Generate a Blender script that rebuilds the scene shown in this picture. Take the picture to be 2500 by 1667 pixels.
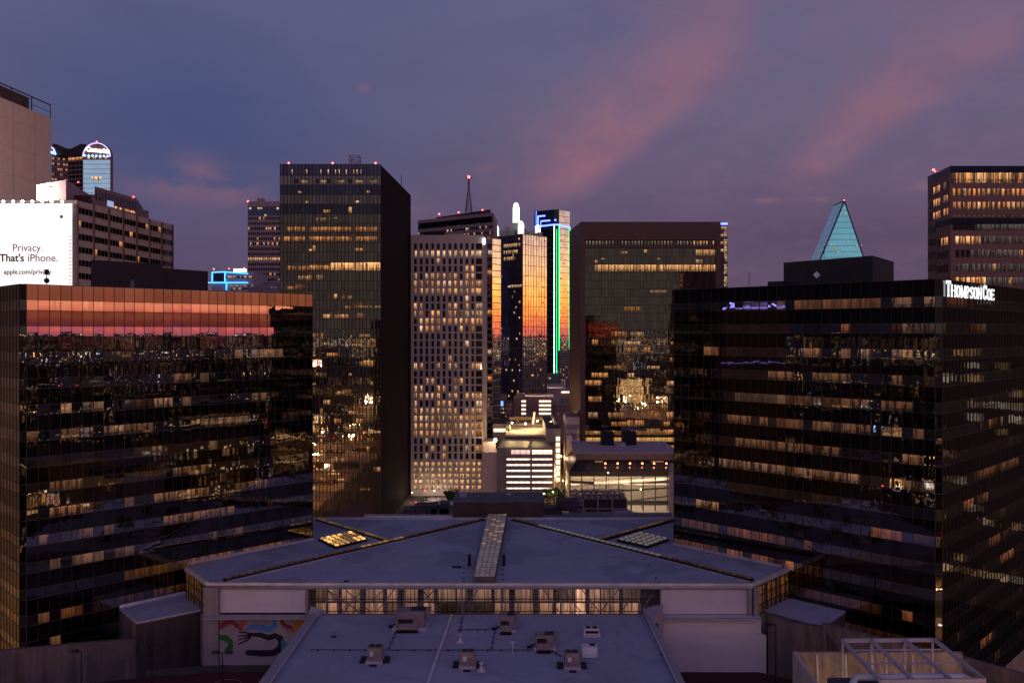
import bpy, math, random
from math import radians as rad, sin, cos, pi, sqrt
from mathutils import Vector
S = bpy.context.scene
for o in list(bpy.data.objects): bpy.data.objects.remove(o, do_unlink=True)
COL = S.collection
rng = random.Random(11)

# ------------------------------------------------------------------ camera
FP, CX, CY, EYE = 2095.0, 1250.0, 812.0, 80.0     # focal length in photo pixels, centre, eye level row, height
cam = bpy.data.objects.new('camera', bpy.data.cameras.new('camera')); COL.objects.link(cam)
cam.location = (0, 0, EYE); cam.rotation_euler = (rad(90), 0, 0)
cam.data.sensor_width = 36; cam.data.lens = 36*FP/2500
cam.data.shift_y = -(833.5-CY)/2500
cam.data.clip_start = 1; cam.data.clip_end = 60000
S.camera = cam
S.view_settings.view_transform = 'Standard'; S.view_settings.look = 'None'
S.view_settings.exposure = 0; S.view_settings.gamma = 1
S.cycles.max_bounces = 6; S.cycles.glossy_bounces = 4; S.cycles.diffuse_bounces = 2
S.cycles.transparent_max_bounces = 12
S.cycles.sample_clamp_indirect = 3; S.cycles.sample_clamp_direct = 0
S.cycles.use_denoising = True
S.cycles.caustics_reflective = False; S.cycles.caustics_refractive = False

def D(px, py, Y):            # the point seen at photo pixel (px,py) at distance Y
    return Vector(((px-CX)/FP*Y, Y, EYE-(py-CY)/FP*Y))
def G(px, py, z):            # the point seen at (px,py) on the level z
    return D(px, py, (EYE-z)*FP/(py-CY))
def XY(px, Y): return Vector(((px-CX)/FP*Y, Y))
def ZZ(py, Y): return EYE-(py-CY)/FP*Y

# ------------------------------------------------------------------ node expression helper
class E:
    def __init__(s, nt, sock): s.nt, s.s = nt, sock
    def op(s, kind, *a, clamp=False):
        n = s.nt.nodes.new('ShaderNodeMath'); n.operation = kind; n.use_clamp = clamp
        for i, v in enumerate((s,)+a):
            if isinstance(v, E): s.nt.links.new(v.s, n.inputs[i])
            else: n.inputs[i].default_value = v
        return E(s.nt, n.outputs[0])
    def __add__(s, o): return s.op('ADD', o)
    __radd__ = __add__
    def __sub__(s, o): return s.op('SUBTRACT', o)
    def __rsub__(s, o): return (s*-1)+o
    def __mul__(s, o): return s.op('MULTIPLY', o)
    __rmul__ = __mul__
    def __truediv__(s, o): return s.op('DIVIDE', o)
    def pw(s, p): return s.op('POWER', p)
    def exp(s): return s.op('EXPONENT')
    def gauss(s, c, w):
        t = (s-c)/w; return (t*t*-1).exp()
    def step(s, a, b):     # smooth 0..1 from a to b
        n = s.nt.nodes.new('ShaderNodeMapRange'); n.interpolation_type = 'SMOOTHSTEP'
        s.nt.links.new(s.s, n.inputs[0]); n.inputs[1].default_value = a; n.inputs[2].default_value = b
        return E(s.nt, n.outputs[0])
def link(nt, a, b): nt.links.new(a.s if isinstance(a, E) else a, b)
def combine(nt, x, y, z):
    n = nt.nodes.new('ShaderNodeCombineXYZ')
    for i, v in enumerate((x, y, z)):
        if isinstance(v, E): nt.links.new(v.s, n.inputs[i])
        else: n.inputs[i].default_value = v
    return n.outputs[0]
def noise(nt, vec, scale, detail=3, rough=.5, dist=0):
    n = nt.nodes.new('ShaderNodeTexNoise'); n.inputs['Scale'].default_value = scale
    n.inputs['Detail'].default_value = detail; n.inputs['Roughness'].default_value = rough
    n.inputs['Distortion'].default_value = dist
    if vec is not None: nt.links.new(vec, n.inputs['Vector'])
    return E(nt, n.outputs[0])
def ramp(nt, fac, stops):
    n = nt.nodes.new('ShaderNodeValToRGB'); r = n.color_ramp
    while len(r.elements) < len(stops): r.elements.new(.5)
    for e, (p, c) in zip(r.elements, stops): e.position = p; e.color = (*c, 1)
    link(nt, fac, n.inputs[0]); return n.outputs[0]
def mixc(nt, fac, a, b, mode='MIX'):
    n = nt.nodes.new('ShaderNodeMix'); n.data_type = 'RGBA'; n.blend_type = mode
    for i, v in ((0, fac), (6, a), (7, b)):
        if isinstance(v, E): nt.links.new(v.s, n.inputs[i])
        elif isinstance(v, (int, float)): n.inputs[i].default_value = v
        elif isinstance(v, tuple): n.inputs[i].default_value = (*v, 1)
        else: nt.links.new(v, n.inputs[i])
    return n.outputs[2]

# ------------------------------------------------------------------ dusk sky, sunset to the right of the view
W = bpy.data.worlds.new('World'); S.world = W; W.use_nodes = True
nt = W.node_tree; nt.nodes.clear()
tc = nt.nodes.new('ShaderNodeTexCoord'); sp = nt.nodes.new('ShaderNodeSeparateXYZ')
nt.links.new(tc.outputs['Generated'], sp.inputs[0])
dx, dy, dz = (E(nt, sp.outputs[i]) for i in range(3))
az = dx.op('ARCTAN2', dy)*(180/pi)
el = dz.op('ARCSINE')*(180/pi)
base = ramp(nt, (el+3)/87, [(0, (.045,.031,.058)), (.035, (.092,.066,.130)), (.115, (.110,.090,.180)),
       (.19, (.112,.112,.226)), (.28, (.106,.118,.252)), (.42, (.040,.054,.150)), (1, (.008,.024,.085))])
warm = noise(nt, combine(nt, az*.02, el*.05, 0), 1.0, 2)
right = az.step(-22, 34)*az.op('MULTIPLY', -1).step(-70, -30)
leftb = az.gauss(-21, 11)*el.gauss(13, 6)
c = mixc(nt, leftb*.75, base, (.047,.080,.225))
c = mixc(nt, right*.8*(warm.step(.25,.75)*.7+.3), c, mixc(nt, 1.0, c, (1.42,1.14,1.04), 'MULTIPLY'))
# upper veil over the right side
wv = noise(nt, combine(nt, az*.09-el*.05, el*.16+az*.03, 1.3), 1.0, 5, .55, .3)
veil = wv.step(.42, .72)*az.step(-4, 16)*el.step(6, 15)
c = mixc(nt, veil*.55, c, (.195,.122,.215))
mott = noise(nt, combine(nt, az*.22-el*.12, el*.30+az*.10, 6.1), 1.0, 6, .62, .5)
warp = (noise(nt, combine(nt, az*.12, el*.12, 0), 1.0, 4, .55)-.5)*3.0
elw = el+warp
s1 = elw-(8.4+(az+1.5)*(az+1.5)*.034)
st1 = s1.step(-1.1, 1.1)*(8.5-s1).step(0, 8)*az.step(-2.5, 6)*(17.5-az).step(0, 9)*(mott.step(.25, .7)*.7+.35)
c = mixc(nt, st1*.72, c, (.330,.150,.205))
s2 = elw-(8.6+(az-18.0)*.60)
st2 = s2.step(-1.4, 1.5)*(6.5-s2).step(0, 6.2)*az.step(16, 21)*((34-az).step(0, 14)*.55+.45)*(mott.step(.25, .7)*.7+.35)
c = mixc(nt, st2*.66, c, (.320,.150,.205))
# thin darker bank beneath the streaks
db = el.gauss(6.3, 1.7)*az.step(0, 10)*(wv*-.8+1.1)
c = mixc(nt, db*.45, c, (.080,.052,.115))
# small clouds
n3 = noise(nt, combine(nt, az*.30, el*.62, 9.4), 1.0, 5, .5)
for ca, ce, wa, we, s in ((-20.2,10.0,1.3,1.0,.38), (-21.5,9.0,3.0,1.2,.36), (-18.2,8.9,2.2,1.1,.42), (-9.8,15.7,.5,.3,.25), (-1.5,10.7,1.0,.6,.35), (-7,8.4,1.6,.6,.35),
                          (19.5,8.35,.9,.16,.6), (16.5,8.4,.8,.16,.5), (26.0,8.75,1.0,.22,.55), (-13,6.5,5,1.0,.25)):
    b = az.gauss(ca, wa)*el.gauss(ce, we)*n3.step(.34, .56)
    c = mixc(nt, b*s, c, (.255,.130,.195))
c = mixc(nt, noise(nt, combine(nt, az*.10, el*.30, 8), 1.0, 6, .6).step(.35,.75)*.22, c, mixc(nt, 1.0, c, (.62,.62,.70), 'MULTIPLY'))
c = mixc(nt, 1.0, c, (1.07,.985,.91), 'MULTIPLY')
fine = noise(nt, combine(nt, az*.35-el*.30, el*.9+az*.22, 3.3), 1.0, 7, .62, .4)
c = mixc(nt, fine.step(.42, .85)*az.step(-10, 12)*.24, c, (.24,.135,.20))
# sky behind the camera: paler and pinker overhead, darkened low at the left so the right block mirrors black
back = (dy*-1).step(-.1, .8)
c = mixc(nt, back*el.step(7, 20)*(62-el).step(0, 25)*.95, c, (.56,.38,.62))
c = mixc(nt, back*(el*-1).step(-15, -5)*.93, c, (.085,.071,.068))
azb2 = az.op('WRAP', 360, 0)
dark = azb2.gauss(256, 34)*(el*-1).step(-24, -8)
c = mixc(nt, dark*.93, c, (.006,.006,.014))
# the glow of the set sun
ga = (azb2-104)/29
glow = (ga*ga*ga*ga*-1).exp()
gw = (noise(nt, combine(nt, azb2*.04, el*.5, 2), 1.0, 4, .5)-.5)*1.2
gc = ramp(nt, (el+gw*el.step(.2, 2))/14, [(0, (1.1,.22,.17)), (.05, (1.7,.34,.10)), (.12, (2.5,.78,.14)), (.21, (2.5,1.05,.24)),
       (.33, (1.9,1.02,.52)), (.50, (1.1,.74,.60)), (.72, (.50,.36,.40)), (1, (.24,.16,.25))])
gc = mixc(nt, azb2.step(92, 112), gc, mixc(nt, 1.0, gc, (.80,.66,1.75), 'MULTIPLY'))
gmask = glow*(el*-1).step(-17, -9)
c = mixc(nt, gmask, c, gc)
c = mixc(nt, el.step(-.5, -.32), (.012,.009,.016), c)
bg = nt.nodes.new('ShaderNodeBackground'); nt.links.new(c, bg.inputs[0]); bg.inputs[1].default_value = 1
wo = nt.nodes.new('ShaderNodeOutputWorld'); nt.links.new(bg.outputs[0], wo.inputs[0])
W.cycles.sampling_method = 'MANUAL'; W.cycles.sample_map_resolution = 1024
# last light of the set sun, broad and weak
sun = bpy.data.objects.new('sun', bpy.data.lights.new('sun', 'SUN')); COL.objects.link(sun)
sun.data.energy = .03; sun.data.angle = rad(30); sun.data.color = (1, .55, .45)
sun.rotation_euler = Vector((-1, .35, -.12)).to_track_quat('-Z', 'Y').to_euler()

# ------------------------------------------------------------------ materials
MATS = {}
def mat(name, col, rough=.8, metal=0, var=.25, scale=.4, spec=.3, streak=0, em=None, es=0):
    if name in MATS: return MATS[name]
    m = bpy.data.materials.new(name); m.use_nodes = True; nt = m.node_tree
    p = nt.nodes['Principled BSDF']; p.inputs['Roughness'].default_value = rough
    p.inputs['Metallic'].default_value = metal; p.inputs['Specular IOR Level'].default_value = spec
    g = nt.nodes.new('ShaderNodeNewGeometry')
    if var:
        n = noise(nt, g.outputs['Position'], scale, 6, .6)
        n2 = noise(nt, g.outputs['Position'], scale*9, 3, .6)
        f = (n*.7+n2*.3).step(.3, .7)
        if streak:
            s = nt.nodes.new('ShaderNodeVectorMath'); s.operation = 'MULTIPLY'
            nt.links.new(g.outputs['Position'], s.inputs[0]); s.inputs[1].default_value = (1, 1, .09)
            f = (f*(1-streak)+noise(nt, s.outputs[0], .9, 5, .65).step(.35, .7)*streak)
        lo = tuple(v*(1-var) for v in col); hi = tuple(min(1, v*(1+var*.6)) for v in col)
        nt.links.new(mixc(nt, f, lo, hi), p.inputs['Base Color'])
    else: p.inputs['Base Color'].default_value = (*col, 1)
    if em: p.inputs['Emission Color'].default_value = (*em, 1); p.inputs['Emission Strength'].default_value = es
    MATS[name] = m; return m
def emis(name, col, s, samp=True):
    if name in MATS: return MATS[name]
    m = bpy.data.materials.new(name); m.use_nodes = True; nt = m.node_tree
    p = nt.nodes['Principled BSDF']; p.inputs['Base Color'].default_value = (*[v*.5 for v in col], 1)
    p.inputs['Emission Color'].default_value = (*col, 1); p.inputs['Emission Strength'].default_value = s
    if not samp: m.cycles.emission_sampling = 'NONE'
    MATS[name] = m; return m
def wobble(nt, amp, pw_, ph_, ns=.35):
    uv = nt.nodes.new('ShaderNodeUVMap'); uv.uv_map = 'metres'
    s = nt.nodes.new('ShaderNodeSeparateXYZ'); nt.links.new(uv.outputs[0], s.inputs[0])
    u, v = E(nt, s.outputs[0]), E(nt, s.outputs[1])
    h = (u*(2*pi/pw_)).op('COSINE')+(v*(2*pi/ph_)).op('COSINE')*.8
    n = noise(nt, uv.outputs[0], ns, 2)
    hh = (h+n*7.0)*amp
    b = nt.nodes.new('ShaderNodeBump'); b.inputs['Strength'].default_value = 1; b.inputs['Distance'].default_value = 1
    link(nt, hh, b.inputs['Height']); return b.outputs[0]
def glass(name, refl, rough=.02, amp=.0008, pw_=1.55, ph_=1.95, stain=.0, under=(.004,.004,.005)):
    if name in MATS: return MATS[name]
    m = bpy.data.materials.new(name); m.use_nodes = True; nt = m.node_tree
    p = nt.nodes['Principled BSDF']; p.inputs['Metallic'].default_value = 1
    p.inputs['Base Color'].default_value = (*refl, 1); p.inputs['Roughness'].default_value = rough
    at = nt.nodes.new('ShaderNodeAttribute'); at.attribute_name = 'tint'
    # slight pane to pane difference in coating
    sp_ = nt.nodes.new('ShaderNodeSeparateXYZ'); nt.links.new(at.outputs['Vector'], sp_.inputs[0])
    k = E(nt, sp_.outputs[0])*.35+.8
    nt.links.new(mixc(nt, 1.0, refl, combine(nt, k, k, k), 'MULTIPLY'), p.inputs['Base Color'])
    if amp: nt.links.new(wobble(nt, amp, pw_, ph_), p.inputs['Normal'])
    MATS[name] = m; return m
def room(name, strength=1.0, refl=(.22,.2,.2), mode='office'):
    """lit room behind glass: face tint = colour and brightness, UV 'cell' = 0..1 over the height, metres along"""
    if name in MATS: return MATS[name]
    m = bpy.data.materials.new(name); m.use_nodes = True; nt = m.node_tree
    p = nt.nodes['Principled BSDF']; p.inputs['Metallic'].default_value = 1
    p.inputs['Base Color'].default_value = (*refl, 1); p.inputs['Roughness'].default_value = .03
    at = nt.nodes.new('ShaderNodeAttribute'); at.attribute_name = 'tint'
    uv = nt.nodes.new('ShaderNodeUVMap'); uv.uv_map = 'cell'
    s = nt.nodes.new('ShaderNodeSeparateXYZ'); nt.links.new(uv.outputs[0], s.inputs[0])
    u, v = E(nt, s.outputs[0]), E(nt, s.outputs[1])
    n1 = noise(nt, combine(nt, u*1.3, v*.2, 0), 1, 2, .6)                 # rooms, blinds, partitions
    n2 = noise(nt, combine(nt, u*2.6, v*3.0, 3), 1, 3, .65)              # furniture
    n3 = noise(nt, combine(nt, u*1.0, v*9.0, 7), 1, 2, .5)               # ceiling lights
    br = n1.step(.42, .54)*.92+.10
    furn = 1-(.42-v).step(0, .2)*n2.step(.42, .56)*.85
    ceil = v.step(.62, .9)*n3.step(.56, .66)*1.6
    grad = v*.55+.6
    f = (br*furn*grad+ceil)*strength
    if mode == 'blind': f = (n1.step(.36, .60)*.65+.35)*(n2*.5+.75)*(v*.5+.65)*strength
    nt.links.new(mixc(nt, 1.0, at.outputs['Color'], (1,.86,.72), 'MULTIPLY'), p.inputs['Emission Color']); link(nt, f, p.inputs['Emission Strength'])
    nt.links.new(wobble(nt, .0005, 1.55, 1.95), p.inputs['Normal'])
    MATS[name] = m; return m

# ------------------------------------------------------------------ mesh builder
class MB:
    def __init__(s): s.v, s.f, s.m, s.t, s.uv, s.cell = [], [], [], [], [], []
    def face(s, pts, mi=0, tint=None, uv=None, cell=None):
        b = len(s.v); s.v += [tuple(p) for p in pts]; n = len(pts)
        s.f.append(tuple(range(b, b+n))); s.m.append(mi)
        s.t.append(tint or (rng.random(), rng.random(), rng.random()))
        if uv is None:
            o = Vector(pts[0]); e = Vector(pts[1])-o; nn = e.cross(Vector(pts[-1])-o)
            if nn.length < 1e-9: nn = Vector((0, 0, 1))
            nn.normalize()
            if abs(nn.z) > .7: uv = [(p[0], p[1]) for p in pts]
            else:
                h = Vector((-nn.y, nn.x, 0)).normalized(); uv = [(Vector(p).dot(h), p[2]) for p in pts]
        s.uv.append(uv); s.cell.append(cell or uv)
    def box(s, x0, x1, y0, y1, z0, z1, mi=0):
        s.hexa([(x0,y0,z0),(x1,y0,z0),(x1,y1,z0),(x0,y1,z0)], [(x0,y0,z1),(x1,y0,z1),(x1,y1,z1),(x0,y1,z1)], mi)
    def hexa(s, a, b, mi=0, mtop=None):
        n = len(a); s.face(list(reversed(a)), mi); s.face(b, mi if mtop is None else mtop)
        for i in range(n): j = (i+1) % n; s.face([a[i], a[j], b[j], b[i]], mi)
    def prism(s, poly, z0, z1, mi=0, mtop=None):
        A = 0
        for i in range(len(poly)):
            p, q = poly[i], poly[(i+1) % len(poly)]; A += p[0]*q[1]-q[0]*p[1]
        if A < 0: poly = list(reversed(poly))
        f1 = (lambda p: z1) if not callable(z1) else z1
        s.hexa([(p[0], p[1], z0) for p in poly], [(p[0], p[1], f1(p)) for p in poly], mi, mtop)
    def bar(s, p, q, r=.1, mi=0, up=None, r2=None):
        p, q = Vector(p), Vector(q); d = q-p
        if d.length < 1e-6: return
        d.normalize(); u = Vector(up or (0, 0, 1))
        if abs(d.dot(u)) > .95: u = Vector((0, 1, 0))
        a = d.cross(u).normalized(); b = a.cross(d); r2 = r if r2 is None else r2
        A = [p+a*r*i+b*r2*j for i, j in ((-1,-1),(1,-1),(1,1),(-1,1))]
        s.hexa([tuple(x) for x in A], [tuple(x+(q-p)) for x in A], mi)
    def tube(s, p, q, r0, r1=None, n=10, mi=0, caps=True):
        p, q = Vector(p), Vector(q); r1 = r0 if r1 is None else r1; d = (q-p).normalized()
        u = Vector((0,0,1)) if abs(d.z) < .9 else Vector((1,0,0))
        a = d.cross(u).normalized(); b = d.cross(a)
        A = [tuple(p+(a*cos(2*pi*i/n)+b*sin(2*pi*i/n))*r0) for i in range(n)]
        B = [tuple(q+(a*cos(2*pi*i/n)+b*sin(2*pi*i/n))*r1) for i in range(n)]
        for i in range(n): j = (i+1) % n; s.face([A[i], A[j], B[j], B[i]], mi)
        if caps: s.face(list(reversed(A)), mi); s.face(B, mi)
    def ball(s, c, r, n=8, m=5, mi=0, sz=1):
        c = Vector(c)
        P = lambda i, j: tuple(c+Vector((cos(2*pi*i/n)*sin(pi*j/m), sin(2*pi*i/n)*sin(pi*j/m), cos(pi*j/m)*sz))*r)
        for j in range(m):
            for i in range(n):
                q = [P(i, j), P(i, j+1), P(i+1, j+1), P(i+1, j)]
                if j == 0: q = [q[0], q[1], q[2]]
                elif j == m-1: q = [q[0], q[1], q[3]]
                s.face(q, mi)
    def mesh(s, name, mats):
        me = bpy.data.meshes.new(name); me.from_pydata(s.v, [], s.f)
        for m in mats: me.materials.append(m)
        me.polygons.foreach_set('material_index', s.m)
        for nm, src in (('metres', s.uv), ('cell', s.cell)):
            l = me.uv_layers.new(name=nm); fl = []
            for u in src:
                for p in u: fl += [p[0], p[1]]
            l.data.foreach_set('uv', fl)
        ca = me.color_attributes.new('tint', 'FLOAT_COLOR', 'CORNER'); fl = []
        for t, f in zip(s.t, s.f): fl += [t[0], t[1], t[2], 1]*len(f)
        ca.data.foreach_set('color', fl)
        me.update(); return me
    def build(s, name, mats, parent=None):
        if not isinstance(mats, (list, tuple)): mats = [mats]
        o = bpy.data.objects.new(name, s.mesh(name, mats)); COL.objects.link(o)
        if parent: setpar(o, parent)
        return o
def setpar(o, p):
    o.parent = p; bpy_loc = p.get('_loc')
    q = p; off = Vector((0,0,0))
    while q: off += Vector(q.location); q = q.parent
    o.location = Vector(o.location)-off
def tag(o, label=None, cat=None, group=None, kind=None):
    for k, v in (('label', label), ('category', cat), ('group', group), ('kind', kind)):
        if v: o[k] = v
    return o
def thing(name, label, cat, loc, group=None):
    o = bpy.data.objects.new(name, None); COL.objects.link(o); o.location = loc; o.empty_display_size = .1
    return tag(o, label, cat, group)
def struct(name, mb, mats): o = mb.build(name, mats); o['kind'] = 'structure'; return o
def copy_tree(o, loc, label, rz=None):
    r = o.copy(); COL.objects.link(r); r.location = loc; r['label'] = label
    if rz is not None: r.rotation_euler.z = rz
    for ch in o.children:
        c_ = ch.copy(); COL.objects.link(c_); c_.parent = r
        for g in ch.children:
            d_ = g.copy(); COL.objects.link(d_); d_.parent = c_
    return r
def add_windows(parent, quads, name, m, cap=100):
    """quads: (pts, tint, cell). The largest in the picture become parts, the rest one part."""
    def size(q):
        c_ = sum((Vector(p) for p in q[0]), Vector())/4
        e = (Vector(q[0][1])-Vector(q[0][0])).cross(Vector(q[0][3])-Vector(q[0][0])).length
        vis = abs(c_.x/max(c_.y, 1)) < 1250/FP*1.02 and c_.y > 0
        return e/max(c_.length, 1)**2*(1 if vis else .001)
    quads = sorted(quads, key=size, reverse=True)
    for q in quads[:cap]:
        b = MB(); b.face(q[0], 0, q[1], None, q[2]); b.build(name, m, parent)
    if len(quads) > cap:
        b = MB()
        for q in quads[cap:]: b.face(q[0], 0, q[1], None, q[2])
        o = b.build(name, m, parent); o['kind'] = 'stuff'
class Face:
    """a vertical plane from P to Q (x,y); outward normal on the right hand when walking P->Q"""
    def __init__(s, P, Q, flip=False):
        s.P, s.Q = Vector(P[:2]), Vector(Q[:2]); s.L = (s.Q-s.P).length; s.d = (s.Q-s.P)/s.L
        s.n = Vector((s.d.y, -s.d.x))*(-1 if flip else 1); s.flip = flip
    def pt(s, u, z, o=0): p = s.P+s.d*u+s.n*o; return (p.x, p.y, z)
    def quad(s, u0, u1, z0, z1, o=0, jit=0):
        j = [rng.uniform(-jit, jit) for _ in range(3)]; j.append(j[0]-j[1]+j[2])
        q = [s.pt(u0, z0, o+j[0]), s.pt(u1, z0, o+j[1]), s.pt(u1, z1, o+j[2]), s.pt(u0, z1, o+j[3])]
        return list(reversed(q)) if s.flip else q
    def cell(s, u0, u1, seed=None):
        k = rng.random()*50 if seed is None else seed
        q = [(u0+k, 0), (u1+k, 0), (u1+k, 1), (u0+k, 1)]
        return list(reversed(q)) if s.flip else q
    def bar(s, mb, u0, u1, z0, z1, o0, o1, mi=0):
        a = [s.pt(u0, z0, o0), s.pt(u1, z0, o0), s.pt(u1, z0, o1), s.pt(u0, z0, o1)]
        b = [(p[0], p[1], z1) for p in a]
        if not s.flip: a.reverse(); b.reverse()
        mb.hexa(a, b, mi)
def warmc(k=None, b=1.0):
    pal = [(1,.46,.17), (1,.55,.25), (1,.62,.34), (1,.40,.12), (1,.70,.46), (.95,.76,.62), (1,.50,.22)]
    c_ = rng.choice(pal) if k is None else pal[k]
    return tuple(v*b for v in c_)
def textmesh(body, size, mat_, name='lettering', parent=None, M=None, extr=.05, offset=0, sx=1, align='LEFT', spacing=1):
    cu = bpy.data.curves.new('t', 'FONT'); cu.body = body; cu.size = size; cu.extrude = extr; cu.offset = offset
    cu.align_x = align; cu.space_character = spacing
    o = bpy.data.objects.new('t', cu); COL.objects.link(o)
    bpy.context.view_layer.update()
    me = bpy.data.meshes.new_from_object(o.evaluated_get(bpy.context.evaluated_depsgraph_get()))
    bpy.data.objects.remove(o, do_unlink=True)
    for v in me.vertices: v.co.x *= sx
    me.materials.clear(); me.materials.append(mat_)
    r = bpy.data.objects.new(name, me); COL.objects.link(r)
    if M is not None:
        O, U, V = Vector(M[0]), Vector(M[1]), Vector(M[2]); N = U.cross(V)
        for v in me.vertices: c_ = v.co.copy(); v.co = O+U*c_.x+V*c_.y+N*c_.z
    if parent: setpar(r, parent)
    return r

M_MULL = mat('bronze_mullion', (.036,.031,.035), .5, .4, var=.2)
M_BLACK = mat('black_metal', (.012,.011,.012), .5, .3, var=.2)
M_ROOFD = mat('dark_roof_membrane', (.07,.065,.07), .9, var=.4, scale=.15)
M_CONC = mat('grey_concrete', (.20,.17,.17), .9, var=.35, scale=.25, streak=.6)
M_BEIGE = mat('beige_precast', (.58,.47,.41), .85, var=.12, scale=.2, streak=.4)
M_WHITEP = mat('white_painted_wall', (.50,.46,.54), .8, var=.07, scale=.2, streak=.3)
M_MEMB = mat('white_roof_membrane', (.29,.335,.46), .75, var=.16, scale=.12)
M_RED = emis('red_beacon', (1,.06,.05), 14, False)

def beacon(px, py, Y, label, sc=1.0, grp='red aircraft warning lamps on the roofs'):
    p = D(px, py, Y); r = .0011*Y*sc
    t = thing('warning_lamp', label, 'warning lamp', p-Vector((0,0,r*2)), grp)
    b = MB(); b.ball(p, r, 8, 5); b.build('lens', M_RED, t)
    b = MB(); b.tube(p-Vector((0,0,r*2.6)), p-Vector((0,0,r*.8)), r*.35); b.build('post', M_BLACK, t)
    return t
# ------------------------------------------------------------------ ground
b = MB()
N_ = 64
for R0, R1 in ((0, 300), (300, 1500), (1500, 6000), (6000, 17500)):
    for i in range(N_):
        a0, a1 = 2*pi*i/N_, 2*pi*(i+1)/N_
        q = [(R0*cos(a0), R0*sin(a0), 0), (R1*cos(a0), R1*sin(a0), 0), (R1*cos(a1), R1*sin(a1), 0), (R0*cos(a1), R0*sin(a1), 0)]
        b.face(q if R0 else q[1:], 0)
struct('ground', b, mat('city_ground', (.045,.040,.040), .9, var=.4, scale=.01))

# ------------------------------------------------------------------ the two big glass blocks
G_VIS = glass('vision_glass', (.34,.315,.305), .012, .0011, 1.55, 1.95)
G_SPN = glass('spandrel_glass', (.105,.085,.08), .03, .0011, 1.55, 2.34)
R_NEAR = room('lit_office_behind_glass', .17, (.30,.28,.28))
R_BLIND = room('lit_blinds_behind_glass', .15, (.30,.28,.28), 'blind')
FL = 3.9; WH = 1.56
def curtain_face(F, ztop, floors, first_sp, gl, fr, pane=1.55, u0=0, seg=None):
    n = max(1, round(F.L/pane)); w = F.L/n
    zs = []
    z = ztop; zs.append((z-first_sp, z, 1)); z -= first_sp
    for i in range(floors): zs.append((z-WH, z, 0)); zs.append((z-FL, z-WH, 1)); z -= FL
    for k in range(n):
        for z0, z1, mi in zs: gl.face(F.quad(k*w, (k+1)*w, z0, z1, 0, .0035), mi)
    for k in range(n+1): F.bar(fr, k*w-.028, k*w+.028, z, ztop, -.05, .07)
    for z0, z1, mi in zs: F.bar(fr, 0, F.L, z1-.035, z1+.035, -.05, .068)
    return n, w, z
def glass_block(name, label, corner_px, chamfer, Ynear, ztop, first_sp, lenL, lenR, floors, lit, side):
    """45 degree block with a near corner; left face runs (-1,+1), right face runs (+1,+1)"""
    C = XY(corner_px, Ynear); k = sqrt(.5); c_ = chamfer*k
    A = C+Vector((-c_, c_))*0 if False else C
    # chamfer faces the camera: from CL to CR, width = chamfer
    CL = C+Vector((-chamfer/2, 0)); CR = C+Vector((chamfer/2, 0))
    LL = CL+Vector((-k, k))*lenL; RR = CR+Vector((k, k))*lenR
    LB = LL+Vector((k, k))*lenR; 
    t = thing(name, label, 'office building', (C.x, C.y+lenL*.5, 0))
    gl, fr = MB(), MB()
    fl = Face(LL, CL); fc = Face(CL, CR); fr_ = Face(CR, RR)
    back = LL+(RR-CR)
    fb = Face(RR, back); fb2 = Face(back, LL)
    res = {}
    for key, F in (('L', fl), ('C', fc), ('R', fr_), ('b', fb), ('c', fb2)):
        res[key] = (F,)+curtain_face(F, ztop, floors, first_sp, gl, fr, 1.55 if key != 'C' else 1.2)
    zb = res['L'][3]
    gl.build('glass_facade', [G_VIS, G_SPN], t); fr.build('mullions', M_MULL, t)
    poly = [LL, CL, CR, RR, back]
    r = MB(); cen = sum((p for p in poly), Vector((0,0)))/5
    inn = [p+(cen-p).normalized()*.3 for p in poly]
    r.prism(inn, zb, ztop-.25); r.build('roof', M_ROOFD, t)
    if zb > 0:
        s = MB(); s.prism([p+(p-cen).normalized()*-.05 for p in poly], 0, zb-.02); s.build('base', M_CONC, t)
    # lit windows: (face key, row, first pane, last pane, colour index, brightness, blind?)
    offices, blinds = [], []
    for key, row, a, b_, col, br, bl in lit:
        F, n, w, _ = res[key]
        z1 = ztop-first_sp-row*FL; z0 = z1-WH
        seed = rng.random()*60
        for p in range(a, b_+1):
            if p < 0 or p >= n or (b_-a > 3 and rng.random() < .16): continue
            tint = tuple(v*k_ for v, k_ in zip(warmc(col, br*rng.uniform(.7, 1.25)), (1.1, .86, .85)))
            (blinds if bl else offices).append((F.quad(p*w+.05, (p+1)*w-.05, z0+.06, z1-.05, .012), tint, F.cell(p*w, (p+1)*w, seed)))
    add_windows(t, offices, 'lit_window', R_NEAR, 100)
    if blinds: add_windows(t, blinds, 'lit_window', R_BLIND, 95)
    return t, res, poly, zb
def randlit(key, row, n, k, bmin=.1, bmax=.5, maxrun=3):
    out = []
    for _ in range(k):
        a = rng.randrange(n); out.append((key, row, a, a+rng.randrange(maxrun), rng.choice([0,1,2,4,6]), rng.uniform(bmin, bmax), rng.random() < .25))
    return out
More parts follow.
